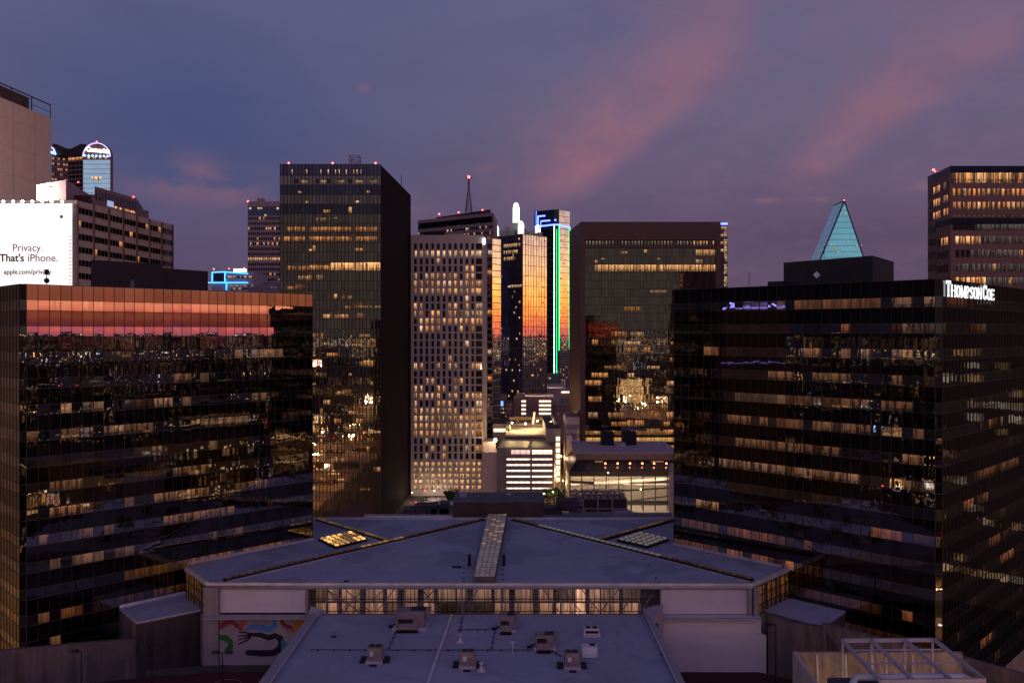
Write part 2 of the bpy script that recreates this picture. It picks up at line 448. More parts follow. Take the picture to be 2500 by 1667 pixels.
# left block: panes on its right face counted from the near corner
lit = [('R',0,2,2,4,.9,0), ('R',0,5,6,4,.9,0), ('R',1,14,15,4,.35,1), ('R',2,20,26,4,1.05,1), ('R',2,9,9,2,.4,0), ('R',3,14,15,2,.9,0), ('R',3,17,17,2,.7,1),
       ('R',4,3,3,4,1.3,1), ('R',4,5,6,4,.9,0), ('R',4,10,11,2,.9,0), ('R',4,12,13,4,1.0,0), ('R',4,15,15,4,.8,1), ('R',4,23,24,4,.5,0), ('R',5,0,5,2,.5,0), ('R',5,7,8,4,.8,0), ('R',5,9,11,2,.5,0), ('R',5,17,24,4,.5,0),
       ('R',6,18,18,4,.9,1), ('R',7,2,4,2,.5,0), ('R',7,14,18,2,.6,0), ('R',8,2,4,1,1.0,0), ('R',8,5,5,2,.35,1), ('R',8,9,9,2,.7,1), ('R',8,12,17,2,.7,0), ('R',8,21,24,2,.5,0),
       ('R',9,1,5,2,.55,0), ('R',9,7,7,4,.5,1), ('R',9,13,20,2,.6,0), ('R',10,2,2,4,.6,1), ('R',10,4,6,4,.85,1), ('R',10,8,9,4,.4,1), ('R',10,17,22,2,.35,0), ('R',11,9,20,1,.60,1), ('R',11,16,20,1,.8,1), ('R',11,22,27,1,.65,1),
       ('R',12,1,1,2,.6,1), ('R',12,3,4,0,.6,1), ('R',12,12,16,0,.2,0), ('R',11,8,15,1,.3,1), ('R',13,24,25,1,.8,1), ('R',13,2,2,2,.7,1), ('R',13,26,27,1,.3,1), ('R',13,14,15,2,.5,0), ('R',14,11,14,1,.45,0), ('R',15,3,9,2,.25,0), ('R',15,12,14,2,.6,0), ('R',16,1,4,0,.5,0),
       ('L',11,26,29,0,.9,0), ('L',10,27,28,4,.4,1)]
for r_ in range(2, 17): lit += randlit('R', r_, 31, 1, .03, .10, 3)
left_block, resL, polyL, zbL = glass_block('glass_office_building', 'black glass office block on the left mirroring the orange sunset in its top floors',
    56, 1.05, 127.0, EYE+7.18, 2.3, 24, 48.6, 17, lit, 'R')
# right block: panes on its left face counted from the far end
lit = [('L',0,15,24,1,.75,1), ('L',0,25,30,4,1.0,0), ('L',0,13,13,4,.45,1), ('L',0,9,11,4,.2,1), ('L',1,20,20,0,1.2,0), ('L',1,25,27,2,.6,0), ('L',1,28,29,4,.35,0), ('L',2,4,5,1,1.0,1), ('L',2,20,20,4,1.1,1), ('L',2,22,22,4,.9,0), ('L',2,16,17,2,.9,0), ('L',2,25,26,4,.8,0),
       ('L',3,12,14,2,.8,0), ('L',3,17,21,2,.6,0), ('L',3,24,28,2,.5,0), ('L',4,8,12,5,.35,1), ('L',4,13,13,4,.9,1), ('L',4,14,19,1,.35,1), ('L',4,20,22,2,.5,0), ('L',4,24,26,2,.5,0), ('L',5,7,12,2,.65,0), ('L',5,13,17,1,.6,1), ('L',5,18,22,2,.6,0), ('L',5,24,29,2,.8,1),
       ('L',6,8,19,2,.5,0), ('L',6,26,27,2,.9,0), ('L',7,6,17,4,.75,0), ('L',7,17,22,2,.7,0), ('L',7,19,21,4,.9,0), ('L',7,26,29,2,.35,0), ('L',9,3,5,2,1.2,0), ('L',9,23,25,0,.8,1), ('L',10,3,5,1,.35,1), ('L',10,7,11,0,.65,1), ('L',10,12,16,0,.45,1), ('L',10,1,2,1,.25,1),
       ('L',11,0,6,0,.40,1), ('L',11,7,11,0,.95,1), ('L',11,12,14,0,1.2,0), ('L',12,26,26,0,.9,1), ('L',12,16,23,0,.15,1), ('L',13,16,20,0,.4,1), ('L',13,21,29,0,.12,1), ('L',14,22,29,0,.18,1),
       ('R',0,1,8,0,.35,0), ('R',0,2,2,0,.9,1), ('R',1,8,8,2,.8,1), ('R',1,9,12,2,.4,0), ('R',5,14,19,1,.8,0), ('R',7,10,24,1,.6,0), ('R',8,6,8,0,1.0,0), ('R',8,10,13,2,.7,0), ('R',10,13,17,0,.7,0), ('R',11,18,22,0,.9,0), ('R',14,11,14,0,.9,0)]
for r_ in range(1, 16): lit += randlit('L', r_, 31, 1, .02, .1, 3)+randlit('R', r_, 31, 2, .03, .25, 2)
right_block, resR, polyR, zbR = glass_block('glass_office_building', 'near-black glass office block on the right with white sign lettering at its corner',
    2292, 1.05, 125.4, EYE+7.81, 2.5, 45.4, 43, 16, lit, 'L')

# sign on the right block
FR = resR['R'][0]
def serif_word(words, F, u0, z0, H, parent, m):
    """own strokes with serifs: widths in units of height"""
    th, tn = .15, .07
    def L(ch, w):
        S_ = []   # strokes (x0,y0,x1,y1,width)
        sf = lambda x, y, hw=.13: S_.append((x-hw, y, x+hw, y, .06))
        if ch == 'T': S_ += [(w/2, 0, w/2, 1, th), (.02, .96, w-.02, .96, .08), (.04, .96, .04, .78, .05), (w-.04, .96, w-.04, .78, .05)]; sf(w/2, .03)
        if ch == 'H': S_ += [(.1, 0, .1, 1, th), (w-.1, 0, w-.1, 1, th), (.1, .52, w-.1, .52, .07)]; [sf(x, y) for x in (.1, w-.1) for y in (.03, .97)]
        if ch == 'M': S_ += [(.08, 0, .08, 1, tn), (w-.12, 0, w-.12, 1, th), (.08, 1, w*.46, .1, th), (w*.46, .1, w-.12, 1, tn)]; sf(.08, .03); sf(w-.12, .03); sf(.06, .97, .08)
        if ch == 'N': S_ += [(.08, 0, .08, 1, tn), (w-.08, 0, w-.08, 1, tn), (.08, 1, w-.08, .05, th)]; sf(.08, .03); sf(w-.08, .97)
        if ch == 'P':
            S_ += [(.1, 0, .1, 1, th)]; sf(.12, .03); sf(.1, .97)
            pts = [(.1+(w-.2)*sin(a), .72+.25*cos(a)) for a in [pi*i/8 for i in range(9)]]
            S_ += [(*pts[i], *pts[i+1], .12 if 2 < i < 6 else .07) for i in range(8)]
        if ch in 'OC':
            pts = [(w/2+(w/2-.07)*cos(a), .5+.47*sin(a)) for a in [2*pi*i/20 for i in range(21)]]
            for i in range(20):
                if ch == 'C' and (i < 2 or i > 17): continue
                S_.append((*pts[i], *pts[i+1], .15 if abs(pts[i][0]+pts[i+1][0]-w) > .5*w else .07))
            if ch == 'C': S_.append((w-.08, .98, w-.08, .70, .06)); S_.append((w-.1, .28, w-.14, .14, .07))
        if ch == 'S':
            pts = [(w-.07, .78), (w*.62, .96), (.2, .92), (.08, .74), (.25, .56), (w-.2, .42), (w-.06, .24), (w-.2, .06), (w*.35, .04), (.07, .22)]
            S_ += [(*pts[i], *pts[i+1], .14 if 3 <= i <= 5 else .08) for i in range(9)]
            S_ += [(w-.07, .98, w-.07, .76, .05), (.07, .02, .07, .26, .05)]
        if ch == 'E':
            S_ += [(.1, 0, .1, 1, th), (.1, .96, w-.04, .96, .07), (.1, .04, w-.03, .04, .07), (.1, .51, w-.16, .51, .06), (w-.05, .96, w-.05, .78, .05), (w-.04, .04, w-.04, .24, .05), (w-.16, .60, w-.16, .42, .05)]; sf(.06, .97, .06); sf(.06, .03, .06)
        return S_
    u = u0
    for ch, w, h in words:
        if ch == ' ': u += w*H; continue
        b = MB()
        for x0, y0, x1, y1, wd in L(ch, w/h):
            P = lambda x, y, o: F.pt(u+x*h*H, z0+y*h*H, o)
            dx_, dy_ = x1-x0, y1-y0; l = sqrt(dx_*dx_+dy_*dy_); nx, ny = -dy_/l*wd/2, dx_/l*wd/2
            q = [(x0+nx, y0+ny), (x0-nx, y0-ny), (x1-nx, y1-ny), (x1+nx, y1+ny)]
            a = [P(x, y, .22) for x, y in q]; c_ = [P(x, y, .34) for x, y in q]
            b.hexa(a, c_)
        b.build('letter', m, parent)
        u += (w+.16)*H
M_SIGN = emis('white_sign_light', (.92,.95,1), 1.25)
t = thing('rooftop_sign', 'glowing white serif lettering at the top corner of the right black glass block', 'sign', FR.pt(1, EYE+4.8))
serif_word([('T',.96,1.18),('H',.90,.92),('O',.86,.92),('M',1.06,.92),('P',.78,.92),('S',.66,.92),('O',.86,.92),('N',.86,.92),(' ',.22,0),('C',.96,1.18),('O',.86,.92),('E',.74,.92)],
           FR, .75, EYE+5.3, 2.0, t, M_SIGN)
b = MB(); FR.bar(b, .75, 22, EYE+5.16, EYE+5.24, .08, .22); b.build('rail', M_BLACK, t)

# penthouses of the two blocks
def penthouse(parent, pts, z0, z1, m, name='penthouse', Fm=None):
    b = MB(); b.prism(pts, z0, z1); return b.build(name, m, parent)
M_PENT = mat('charcoal_metal_cladding', (.030,.027,.034), .6, .2, var=.25, scale=.5)
zt = EYE+7.0
def quad45(px0, Y0, lenA, lenB):    # near corner, faces running (-1,1) and (1,1)
    C = XY(px0, Y0); k = sqrt(.5)
    return [C, C+Vector((k, k))*lenB, C+Vector((k, k))*lenB+Vector((-k, k))*lenA, C+Vector((-k, k))*lenA]
penthouse(left_block, [XY(222,150), XY(395,160), XY(395,168), XY(222,157)], zt, ZZ(634,150), M_PENT)
penthouse(left_block, [XY(395,160.5), XY(508,169), XY(508,175), XY(395,168)], zt, ZZ(654,160), M_PENT)
b = MB()
for x in (285, 320): p = D(x, 700, 156); b.box(p.x-.7, p.x+.7, p.y-.6, p.y+.6, p.z-.3, p.z+1.2)
b.build('rooftop_vent', mat('grey_vent_metal', (.2,.2,.24), .5, .5), left_block)
penthouse(right_block, [XY(1913,165), XY(2131,150), XY(2182,163), XY(1990,185)], zt, ZZ(624,150), M_PENT)
penthouse(right_block, [XY(1874,166), XY(1913,164), XY(1913,180), XY(1874,180)], zt, ZZ(686,164), M_PENT)
b = MB(); p = D(1989, 672, 150)
b.face([(p.x-.65,p.y-1,p.z),(p.x,p.y-1,p.z-.65),(p.x+.65,p.y-1,p.z),(p.x,p.y-1,p.z+.65)]); 
for v in list(b.f): pass
tag(b.build('diamond_panel', mat('pale_panel', (.55,.58,.65), .5), right_block), 'pale diamond panel')
b = MB(); p = D(1829, 700, 160); b.tube(p, p+Vector((0,0,2.6)), .05); b.build('antenna', M_BLACK, right_block)
b = MB(); p = D(2012, 700, 150); b.tube(p, p+Vector((0,0,7)), .05); b.build('antenna', M_BLACK, right_block)
b = MB(); p = D(114, 693, 131); b.tube(p-Vector((0,0,.6)), p+Vector((0,0,2.2)), .06); b.ball(p+Vector((0,0,.5)), .42); b.box(p.x-.25,p.x+.25,p.y-.2,p.y+.2,p.z+1.4,p.z+2.2)
t = thing('satellite_dish', 'small dark dish on a post above the left block parapet before the white billboard', 'satellite dish', D(114,693,131)); b.build('dish', M_BLACK, t)

# ------------------------------------------------------------------ distant city behind and around (seen mirrored in the glass)
M_CITYW = mat('city_block_wall', (.10,.085,.08), .9, var=.3, scale=.05)
M_CITYL = bpy.data.materials.new('city_lamp_glow'); M_CITYL.use_nodes = True
_n = M_CITYL.node_tree; _a = _n.nodes.new('ShaderNodeAttribute'); _a.attribute_name = 'tint'
_p = _n.nodes['Principled BSDF']; _n.links.new(_a.outputs['Color'], _p.inputs['Emission Color']); _p.inputs['Emission Strength'].default_value = 1
_p.inputs['Base Color'].default_value = (.05,.05,.05,1)
M_CITYL.cycles.emission_sampling = 'NONE'
cb, cl = MB(), MB()
r2 = random.Random(5)
def cityblock(x, y, w, d, h, ang, litp, br=1.0, garage=False):
    ca, sa = cos(ang), sin(ang)
    P = lambda u, v: Vector((x+u*ca-v*sa, y+u*sa+v*ca))
    c4 = [P(-w/2,-d/2), P(w/2,-d/2), P(w/2,d/2), P(-w/2,d/2)]
    cb.prism(c4, 0, h)
    for i in range(4):
        F = Face(c4[i], c4[(i+1) % 4])
        fh = 3.8; nf = int(h/fh); nw = max(2, int(F.L/3.6)); w_ = F.L/nw
        for f in range(nf):
            rowon = r2.random() < .06
            for k in range(nw):
                if garage:
                    cl.face(F.quad(k*w_+.2, (k+1)*w_-.2, f*fh+1.3, f*fh+3.3, .03), 0, tuple(v*br for v in (1.5,.95,.42)))
                elif rowon and r2.random() < .8 or r2.random() < litp:
                    t_ = r2.choice([(1,.6,.28),(1,.72,.42),(1,.85,.65),(1,.5,.2)]); q = r2.uniform(.2, 1.1)*br
                    cl.face(F.quad(k*w_+.5, (k+1)*w_-.5, f*fh+1, f*fh+3, .03), 0, tuple(v*q for v in t_))
for _ in range(230):
    a = rad(r2.uniform(75, 285)); R = 190+2200*r2.random()**1.7
    x, y = R*sin(a), R*cos(a)
    cityblock(x, y, r2.uniform(22, 60), r2.uniform(18, 45), min(r2.uniform(7, 26)+(r2.random() < .1)*r2.uniform(10, 25), 44), r2.choice([pi/4, 0, 0]), .06, .7)
cityblock(120, -95, 70, 40, 30, 0, 0, 1.6, True)
cityblock(-40, -420, 90, 40, 16, 0, 0, 1.1, True)
cityblock(215, 216, 60, 60, 112, pi/4, .12, .5)  # unseen tower, made tall to darken what the right block's side mirrors
cb.prism([(-162,138),(-142,138),(-146,226),(-170,226)], 0, 92, 1)  # unseen pale building added for the left block's side face to mirror
for y_ in (150, 175, 205):
    ld = bpy.data.lights.new('wall_fill', 'POINT'); ld.energy = 2200; ld.color = (1,.55,.45); ld.shadow_soft_size = 2  # added fill lights, brighten that unseen wall for its reflection
    lo = bpy.data.objects.new('wall_fill', ld); COL.objects.link(lo); lo.location = (-126-(y_-150)*.12, y_, 60)
cityblock(260, 120, 40, 60, 52, pi/4, .35, 1.2)
cityblock(180, 60, 40, 30, 35, pi/4, .35, 1.2)
def lamp(x, y, z, s, t_):
    cl.face([(x-s,y,z),(x,y-s,z),(x+s,y,z),(x,y+s,z)], 0, t_)
    cl.face([(x-s,y,z),(x,y,z-s),(x+s,y,z),(x,y,z+s)], 0, t_); cl.face([(x,y-s,z),(x,y,z-s),(x,y+s,z),(x,y,z+s)], 0, t_)
for _ in range(6500):
    a = rad(r2.uniform(62, 300)); R = 160+9000*r2.random()**2.6
    x, y = R*sin(a), R*cos(a)
    if r2.random() < .65:     # along streets of a 45/0 degree grid
        gsp = 110
        if r2.random() < .5: x = round(x/gsp)*gsp+r2.choice([-7, 7])
        else: y = round(y/gsp)*gsp+r2.choice([-7, 7])
    t_ = r2.choice([(1,.50,.14)]*4+[(1,.62,.25)]*2+[(1,.9,.75)]*2+[(.75,.85,1)]+[(1,.1,.05)]*(r2.random() < .35)+[(.3,.5,1)]*(r2.random() < .12) or [(1,.5,.14)])
    q = r2.uniform(1.5, 9)
    lamp(x, y, r2.uniform(6, 11), .35+R*.0007*r2.uniform(.6, 1.2), tuple(v*q for v in t_))
for _ in range(1200):         # far lights ahead, low on the horizon between the towers
    a = rad(r2.uniform(-34, 36)); R = 1500+9000*r2.random()
    q = r2.uniform(1, 5); t_ = r2.choice([(1,.5,.14), (1,.8,.6), (.6,.7,1), (1,.6,.3)])
    lamp(R*sin(a), R*cos(a), r2.uniform(6, 30), 1.0+R*.00035, tuple(v*q for v in t_))
# sodium lit plazas and streets behind the camera
for x0_, x1_, y0_, y1_ in ((-60,-44,-900,-30),(38,56,-900,-30),(-300,300,-150,-132),(-400,400,-330,-312),(-400,400,-560,-540),(-36,30,-300,-200),(80,140,-420,-350),(-170,-90,-260,-180)):
    cb.face([(x0_,y0_,.12),(x1_,y0_,.12),(x1_,y1_,.12),(x0_,y1_,.12)], 1)
for x, y in ((-52,-60),(-52,-200),(-52,-420),(47,-90),(47,-240),(47,-460),(0,-141),(-140,-141),(150,-141),(-100,-321),(120,-321),(0,-250),(110,-385),(-130,-220),(0,-550),(-52,-700)):
    ld = bpy.data.lights.new('plaza_light', 'POINT'); ld.energy = 45000; ld.color = (1,.58,.22); ld.shadow_soft_size = .5
    lo = bpy.data.objects.new('plaza_light', ld); COL.objects.link(lo); lo.location = (x, y, 15)
cb.face([(-165,50,.13),(-88,50,.13),(-88,345,.13),(-165,345,.13)], 1); cb.face([(95,-20,.13),(170,-20,.13),(170,120,.13),(95,120,.13)], 1)
for x, y in ((-100,300),(-96,255),(-110,215),(-122,170),(-105,130),(-135,95),(-118,60),(115,20),(150,40),(125,80),(155,105)):
    ld = bpy.data.lights.new('plaza_light', 'POINT'); ld.energy = 11000; ld.color = (1,.50,.16); ld.shadow_soft_size = .5
    lo = bpy.data.objects.new('plaza_light', ld); COL.objects.link(lo); lo.location = (x, y, 11)
    for k in range(9): lamp(x+r2.uniform(-18,18), y+r2.uniform(-18,18), r2.choice([1.0, 6.5, 9]), .38, r2.choice([(8,4,1.3),(9,6.5,3.5),(5,.5,.2)]))
for k in range(16): cb.prism([(-160+k%4*18, 60+k//4*60), (-148+k%4*18, 60+k//4*60), (-148+k%4*18, 70+k//4*60), (-160+k%4*18, 70+k//4*60)], .1, r2.uniform(1.5, 5))
o = tag(cb.build('distant_city', [M_CITYW, mat('pale_paving', (.30,.26,.22), .9, var=.3, scale=.1)]), 'low dark city blocks stretching away to the horizon', 'city blocks', kind='stuff')
o = tag(cl.build('distant_city_lights', M_CITYL), 'countless small lights of the far city', 'city lights', kind='stuff')

# neon-lit hotel to the lower left, mirrored in the right block
M_NEONB = emis('blue_violet_neon', (.28,.25,1), 6)
t = thing('neon_building', 'dark hall beyond the left edge with violet neon edging that the right block mirrors', 'building', (-200, 80, 0))
b = MB(); b.box(-222, -190, 66, 96, 0, 92); b.build('wall', M_CITYW, t)
b = MB()
for z in (91.6, 66.5): b.bar((-189.7,67,z), (-189.7,95,z), .16)
b.build('neon_tube', M_NEONB, t)
# ------------------------------------------------------------------ towers
G_TOWER = glass('bronze_tower_glass', (.42,.36,.30), .02, .0012, 1.5, 3.9)
G_TOWER2 = glass('dark_tower_glass', (.15,.16,.22), .03, .0012, 1.5, 3.9)
G_GOLD = glass('clear_mirror_glass', (.68,.66,.64), .03, .0012, 2.2, 3.9)
G_BLUE = glass('blue_tower_glass', (.20,.24,.42), .06, .0012, 2.2, 3.9)
G_DIM = glass('dark_window_glass', (.10,.10,.12), .05, 0)
R_FAR = room('lit_office', .82, (.1,.1,.1))
M_DIMWIN = mat('dark_window', (.012,.012,.014), .25, var=0)

def box4(px0, px1, Y, depth): a, b_ = XY(px0, Y), XY(px1, Y); return [a, b_, b_+Vector((0, depth)), a+Vector((0, depth))]
def body(parent, poly, z0, z1, m, name='wall', roofm=None):
    b = MB(); b.prism(poly, z0, z1, 0, 1); return b.build(name, [m, roofm or M_ROOFD], parent)
def winrows(F, rows, n, wfrac, um=0, lit=lambda r, k: None, off=.05, u0=0, u1=None):
    """rows: list (z0,z1). Returns dark quads MB content and lit quads"""
    dark, on = [], []
    u1 = F.L if u1 is None else u1; w = (u1-u0)/n
    for r_, (z0, z1) in enumerate(rows):
        for k in range(n):
            a = u0+w*k+w*(1-wfrac)/2; q = F.quad(a, a+w*wfrac, z0, z1, off)
            c_ = lit(r_, k)
            (on if c_ else dark).append((q, c_ or (rng.random(),)*3, F.cell(a, a+w*wfrac)))
    return dark, on

# --- tall black tower with bronze front (left of centre)
Y = 350; a0 = XY(684, Y); a1 = XY(930, Y); zt = ZZ(402, Y)
kx = XY(1003, Y*.0+427); 
dir_ = (XY(1003, 427)-a1).normalized()
poly = [a0, a1, a1+dir_*77, a0+dir_*77]
t = thing('black_tower', 'tall black tower with a bronze mirrored front and red lamps along its roof', 'skyscraper', (a0.x+20, Y+30, 0))
body(t, poly, 0, zt-.2, mat('black_granite', (.022,.014,.015), .9, var=.25, scale=.1, spec=.1), 'side_wall')
F = Face(a0, a1); gl, fr = MB(), MB()
row0 = ZZ(429, Y); FH = 3.9
NP = 28; pw_ = F.L/NP
z = zt; gz = [(row0, zt, 1)]
z = row0
i = 0
while z > 2:
    spn = i in (1, 3)
    gz.append((z-FH, z, 1 if spn else 0)); z -= FH; i += 1
for z0, z1, mi in gz:
    for k in range(NP): gl.face(F.quad(k*pw_, (k+1)*pw_, z0, z1, .25, .004), mi)
gl.build('front_glass', [G_TOWER, G_TOWER2], t)
for k in range(NP+1): F.bar(fr, max(0, k*pw_-.11), min(F.L, k*pw_+.11), 0, zt, .22, .50)
for z0, z1, mi in gz: F.bar(fr, 0, F.L, z1-.10, z1+.10, .2, .46)
fr.build('mullions', M_MULL, t)
lit = []
def band(row, p0, p1, col, br, h0=.15, h1=.62):
    z1 = row0-row*FH
    for p in range(p0, p1+1): lit.append((F.quad(p*pw_+.12, (p+1)*pw_-.12, z1-FH+FH*h0, z1-FH+FH*h1, .30), warmc(col, br*rng.uniform(.7, 1.25)), F.cell(p*pw_, (p+1)*pw_, row*7.3)))
for s, e in ((2,6), (8,13), (14,19), (21,26)): band(5, s, e, 0, .55); band(6, s-(s==2), e, 0, .62)
band(9, 2, 7, 0, .45, .1, .55); band(9, 8, 13, 0, .75); band(9, 14, 20, 1, 1.5, .1, .9); band(9, 21, 27, 1, 1.7, .08, .92)
for p in range(4, 27, 3): band(-.02, p, p, 2, .0)
for p, r_ in ((3,-1),(7,-1),(11,-1),(13,-1),(15,-1),(16,-1),(18,-1),(20,-1),(21,-1),(22,-1)):
    lit.append((F.quad(p*pw_+.4, p*pw_+.8, row0+.6, row0+2.4, .30), warmc(2, 1.2), F.cell(0, 1)))
for p in (6, 11, 16, 21, 25): band(0, p, p+1, 4, .5, .15, .5)
for p in (5,): band(1, p, p, 1, 1.1, .15, .35)
band(1, 24, 24, 0, .8, .15, .4); band(2, 7, 7, 1, 1.2, .1, .3); band(2, 21, 21, 1, 1.4, .15, .35); band(3, 12, 13, 0, .7, .1, .4); band(3, 19, 19, 2, .9, .1, .7)
band(4, 10, 13, 2, .25, .2, .6); band(4, 15, 15, 4, .8, .5, .6); band(7, 8, 8, 1, 1.2, .1, .3); band(7, 9, 9, 2, 1.0, .1, .7); band(7, 21, 22, 0, .8, .1, .4)
band(12, 15, 15, 1, .9); band(13, 21, 27, 2, .4, .15, .4); band(14, 12, 13, 1, 1.1, .1, .5); band(14, 15, 18, 1, .7, .1, .5)
for r_ in range(10, 34):
    for _ in range(3):
        p = rng.randrange(27); band(r_, p, min(27, p+rng.randrange(3)), rng.choice([0,1,2]), rng.uniform(.15, .8), .1, rng.uniform(.3,.7))
add_windows(t, lit, 'lit_window', R_FAR, 100)
# lattice frame on the roof
b = MB(); c0, c1 = D(853, 402, 356), D(876, 402, 356); zf = ZZ(380, 356)
for x in (c0.x, c1.x):
    for y in (356, 361): b.bar((x, y, zt), (x, y, zf), .12)
for z_ in (zf, (zf+zt)/2+.6):
    for y in (356, 361): b.bar((c0.x, y, z_), (c1.x, y, z_), .10)
    for x in (c0.x, c1.x): b.bar((x, 356, z_), (x, 361, z_), .10)
for y in (356, 361):
    b.bar((c0.x, y, zt), ((c0.x+c1.x)/2, y, (zf+zt)/2+.6), .08); b.bar((c1.x, y, zt), ((c0.x+c1.x)/2, y, (zf+zt)/2+.6), .08)
    b.bar((c0.x, y, zf), ((c0.x+c1.x)/2, y, (zf+zt)/2+.6), .08)
g = thing('lattice_tower', 'small reddish steel lattice frame on the roof of the tall black tower', 'lattice frame', (c0.x, 358, zt)); b.build('lattice', mat('red_primed_steel', (.24,.08,.09), .6), g)
b = MB(); p = D(980, 465, 400); b.tube(p, p+Vector((0,0,7)), .15); b.build('antenna', M_BLACK, t)
for px in (705, 812, 917): beacon(px, 398.5, 351, 'red warning lamp on the black tower roof, %s' % {705:'at its left end', 812:'midway along the edge', 917:'at its right corner'}[px])

# --- striped tower behind its left
Y = 620; F = Face(XY(605, Y), XY(700, Y)); z1 = ZZ(492, Y)
t = thing('striped_tower', 'pale banded tower with a pinkish fluted top rising left of the tall black tower', 'skyscraper', (F.P.x+10, Y+20, 0))
body(t, box4(605, 700, Y, 40), 0, z1, mat('mauve_precast', (.30,.24,.24), .8, var=.12))
rows = []
zz = ZZ(530, Y)
for r_ in range(25): rows.append((zz-2.0, zz)); zz -= 12.42/FP*Y
dark, on = winrows(F, rows, 18, .68, lit=lambda r, k: (warmc(1, 1.2) if r == 8 else warmc(None, rng.uniform(.5, 1.6)) if rng.random() < (.22 if r in (2, 4, 5, 11) else .05) else None))
F.bar(m_ := MB(), .2, F.L, ZZ(526, Y), ZZ(505, Y), 0, .12); m_.build('window_band', G_BLUE, t)
add_windows(t, dark, 'window', G_DIM, 50); add_windows(t, on, 'lit_window', R_FAR, 60)
b = MB(); 
for k in range(26): F.bar(b, k*F.L/26+.1, (k+.72)*F.L/26, ZZ(505, Y), ZZ(492, Y), 0, .5)
b.build('fluted_cornice', mat('pale_flutes', (.45,.36,.36), .8), t)
on = [(F.quad(u, u+1.4, ZZ(py+5, Y), ZZ(py, Y), .2), warmc(4, 1.6), F.cell(0, 1)) for u, py in ((1,507),(7,507),(9,507),(21,507),(24,508),(26,522),(12,524))]
add_windows(t, on, 'lit_window', R_FAR)
body(t, box4(627, 640, Y+10, 8), z1, ZZ(484, Y+10), MATS['mauve_precast'], 'roof_block')
beacon(605.5, 492, Y, 'red warning lamp at the left corner of the pale banded tower', 1.0)

# --- white gridded tower
Y = 421; F = Face(XY(1003, Y), XY(1179, Y)); zt = ZZ(574, Y); Fs = Face(XY(1179, Y), XY(1188.5, Y+22))
poly = [F.P, F.Q, Fs.Q, Fs.Q+(F.P-F.Q)]
t = thing('gridded_tower', 'white concrete tower with a tall grid of small square windows, many lit', 'skyscraper', (F.P.x+17, Y+11, 0))
body(t, poly, 0, zt, mat('pale_stone_cladding', (.50,.425,.375), .8, var=.08, scale=.2))
rows = []; per = 18.27/FP*Y
py = 595.5
ztop = ZZ(594.5, Y); nrow = 29
for r_ in range(nrow): rows.append((ztop-r_*per-2.85, ztop-r_*per))
zlow = ztop-nrow*per+.5
LR = {1:.98, 4:.75, 5:.8, 6:.9, 9:.85, 10:.85, 3:.2, 2:.12, 8:.45, 11:.35, 13:.3, 16:.5, 18:.5, 20:.85, 21:.5, 22:.9, 23:.95, 24:.95, 25:.9, 7:.02, 0:.02, 12:.15, 14:.06, 15:.1, 17:.02, 19:.3, 26:.05, 27:.3, 28:.2}
def lt(r, k):
    p = LR.get(r, .3)
    if rng.random() < p: return warmc(rng.choice([0,1,1,2,6,1,4]) if r not in (1,) else 4, rng.uniform(.35, 1.3) if r != 1 else rng.uniform(.8, 1.5))
    return None
u0 = .9; ue = F.L-3.6
dark, on = winrows(F, rows, 11, .46, lit=lt, u0=u0, u1=ue)
d2, o2 = winrows(F, rows, 1, .92, lit=lt, u0=ue, u1=F.L-.3)
rows2 = []; zz = zlow-1.2
while zz > 4: rows2.append((zz-2.05, zz)); zz -= 14.3/FP*Y
d3, o3 = winrows(F, rows2, 12, .56, lit=lambda r, k: warmc(rng.choice([1,2,2]), rng.uniform(.75, 1.15)), u0=u0, u1=F.L-.3)
add_windows(t, dark+d2, 'window', M_DIMWIN, 95); add_windows(t, on+o2+o3, 'lit_window', R_FAR, 100)
body(t, [XY(1035, Y+8), XY(1085, Y+8), XY(1085, Y+18), XY(1035, Y+18)], zt, ZZ(566, Y+8), M_BLACK, 'roof_plant')
body(t, [XY(1092, Y+8), XY(1145, Y+8), XY(1145, Y+16), XY(1092, Y+16)], zt, ZZ(571.5, Y+8), MATS['pale_stone_cladding'], 'roof_plant')
b = MB(); b.ball(D(1182, 589, Y-.5), .7, 8, 5, 0, 2.6); b.build('corner_light', emis('white_flood', (1,.97,.95), 5, False), t)

# --- long slab with the lattice mast
Y = 560; P0, P1 = XY(1020, 600), XY(1204, Y)
F = Face(P0, P1); zt = ZZ(519, Y)
t = thing('slab_tower', 'brown slab tower carrying a tall lattice mast behind the white gridded tower', 'skyscraper', (P1.x-20, Y+20, 0))
body(t, [P0, P1, P1+Vector((2,42)), P0+Vector((2,42))], 0, zt, mat('brown_stone', (.27,.20,.20), .7, var=.15))
rows = [(zt-4.6-r_*3.75-1.7, zt-4.6-r_*3.75) for r_ in range(42)]
dark, on = winrows(F, rows, 40, .72, lit=lambda r, k: (warmc(5, rng.uniform(.5, 1.3)) if rng.random() < (.55 if r in (2, 3) and k % 7 > 1 else .5 if r in (4, 5) and (k//5) % 2 else .08) else None))
F.bar(m_ := MB(), 1, F.L-1, zt-6.0, zt-2.2, 0, .1); m_.build('louvre_band', G_DIM, t)
add_windows(t, dark, 'window', G_DIM, 60); add_windows(t, on, 'lit_window', R_FAR, 90)
body(t, [P0+Vector((12,8)), P1+Vector((-2,8)), P1+Vector((-2,18)), P0+Vector((12,18))], zt, zt+3.2, M_ROOFD, 'roof_plant')
m = thing('lattice_mast', 'tall tapering lattice mast with a red lamp at its tip on the brown slab roof', 'mast', D(1143, 516, 575))
b = MB(); T_ = D(1144.5, 434, 575); zb_ = ZZ(518, 575); zm = ZZ(470, 575)
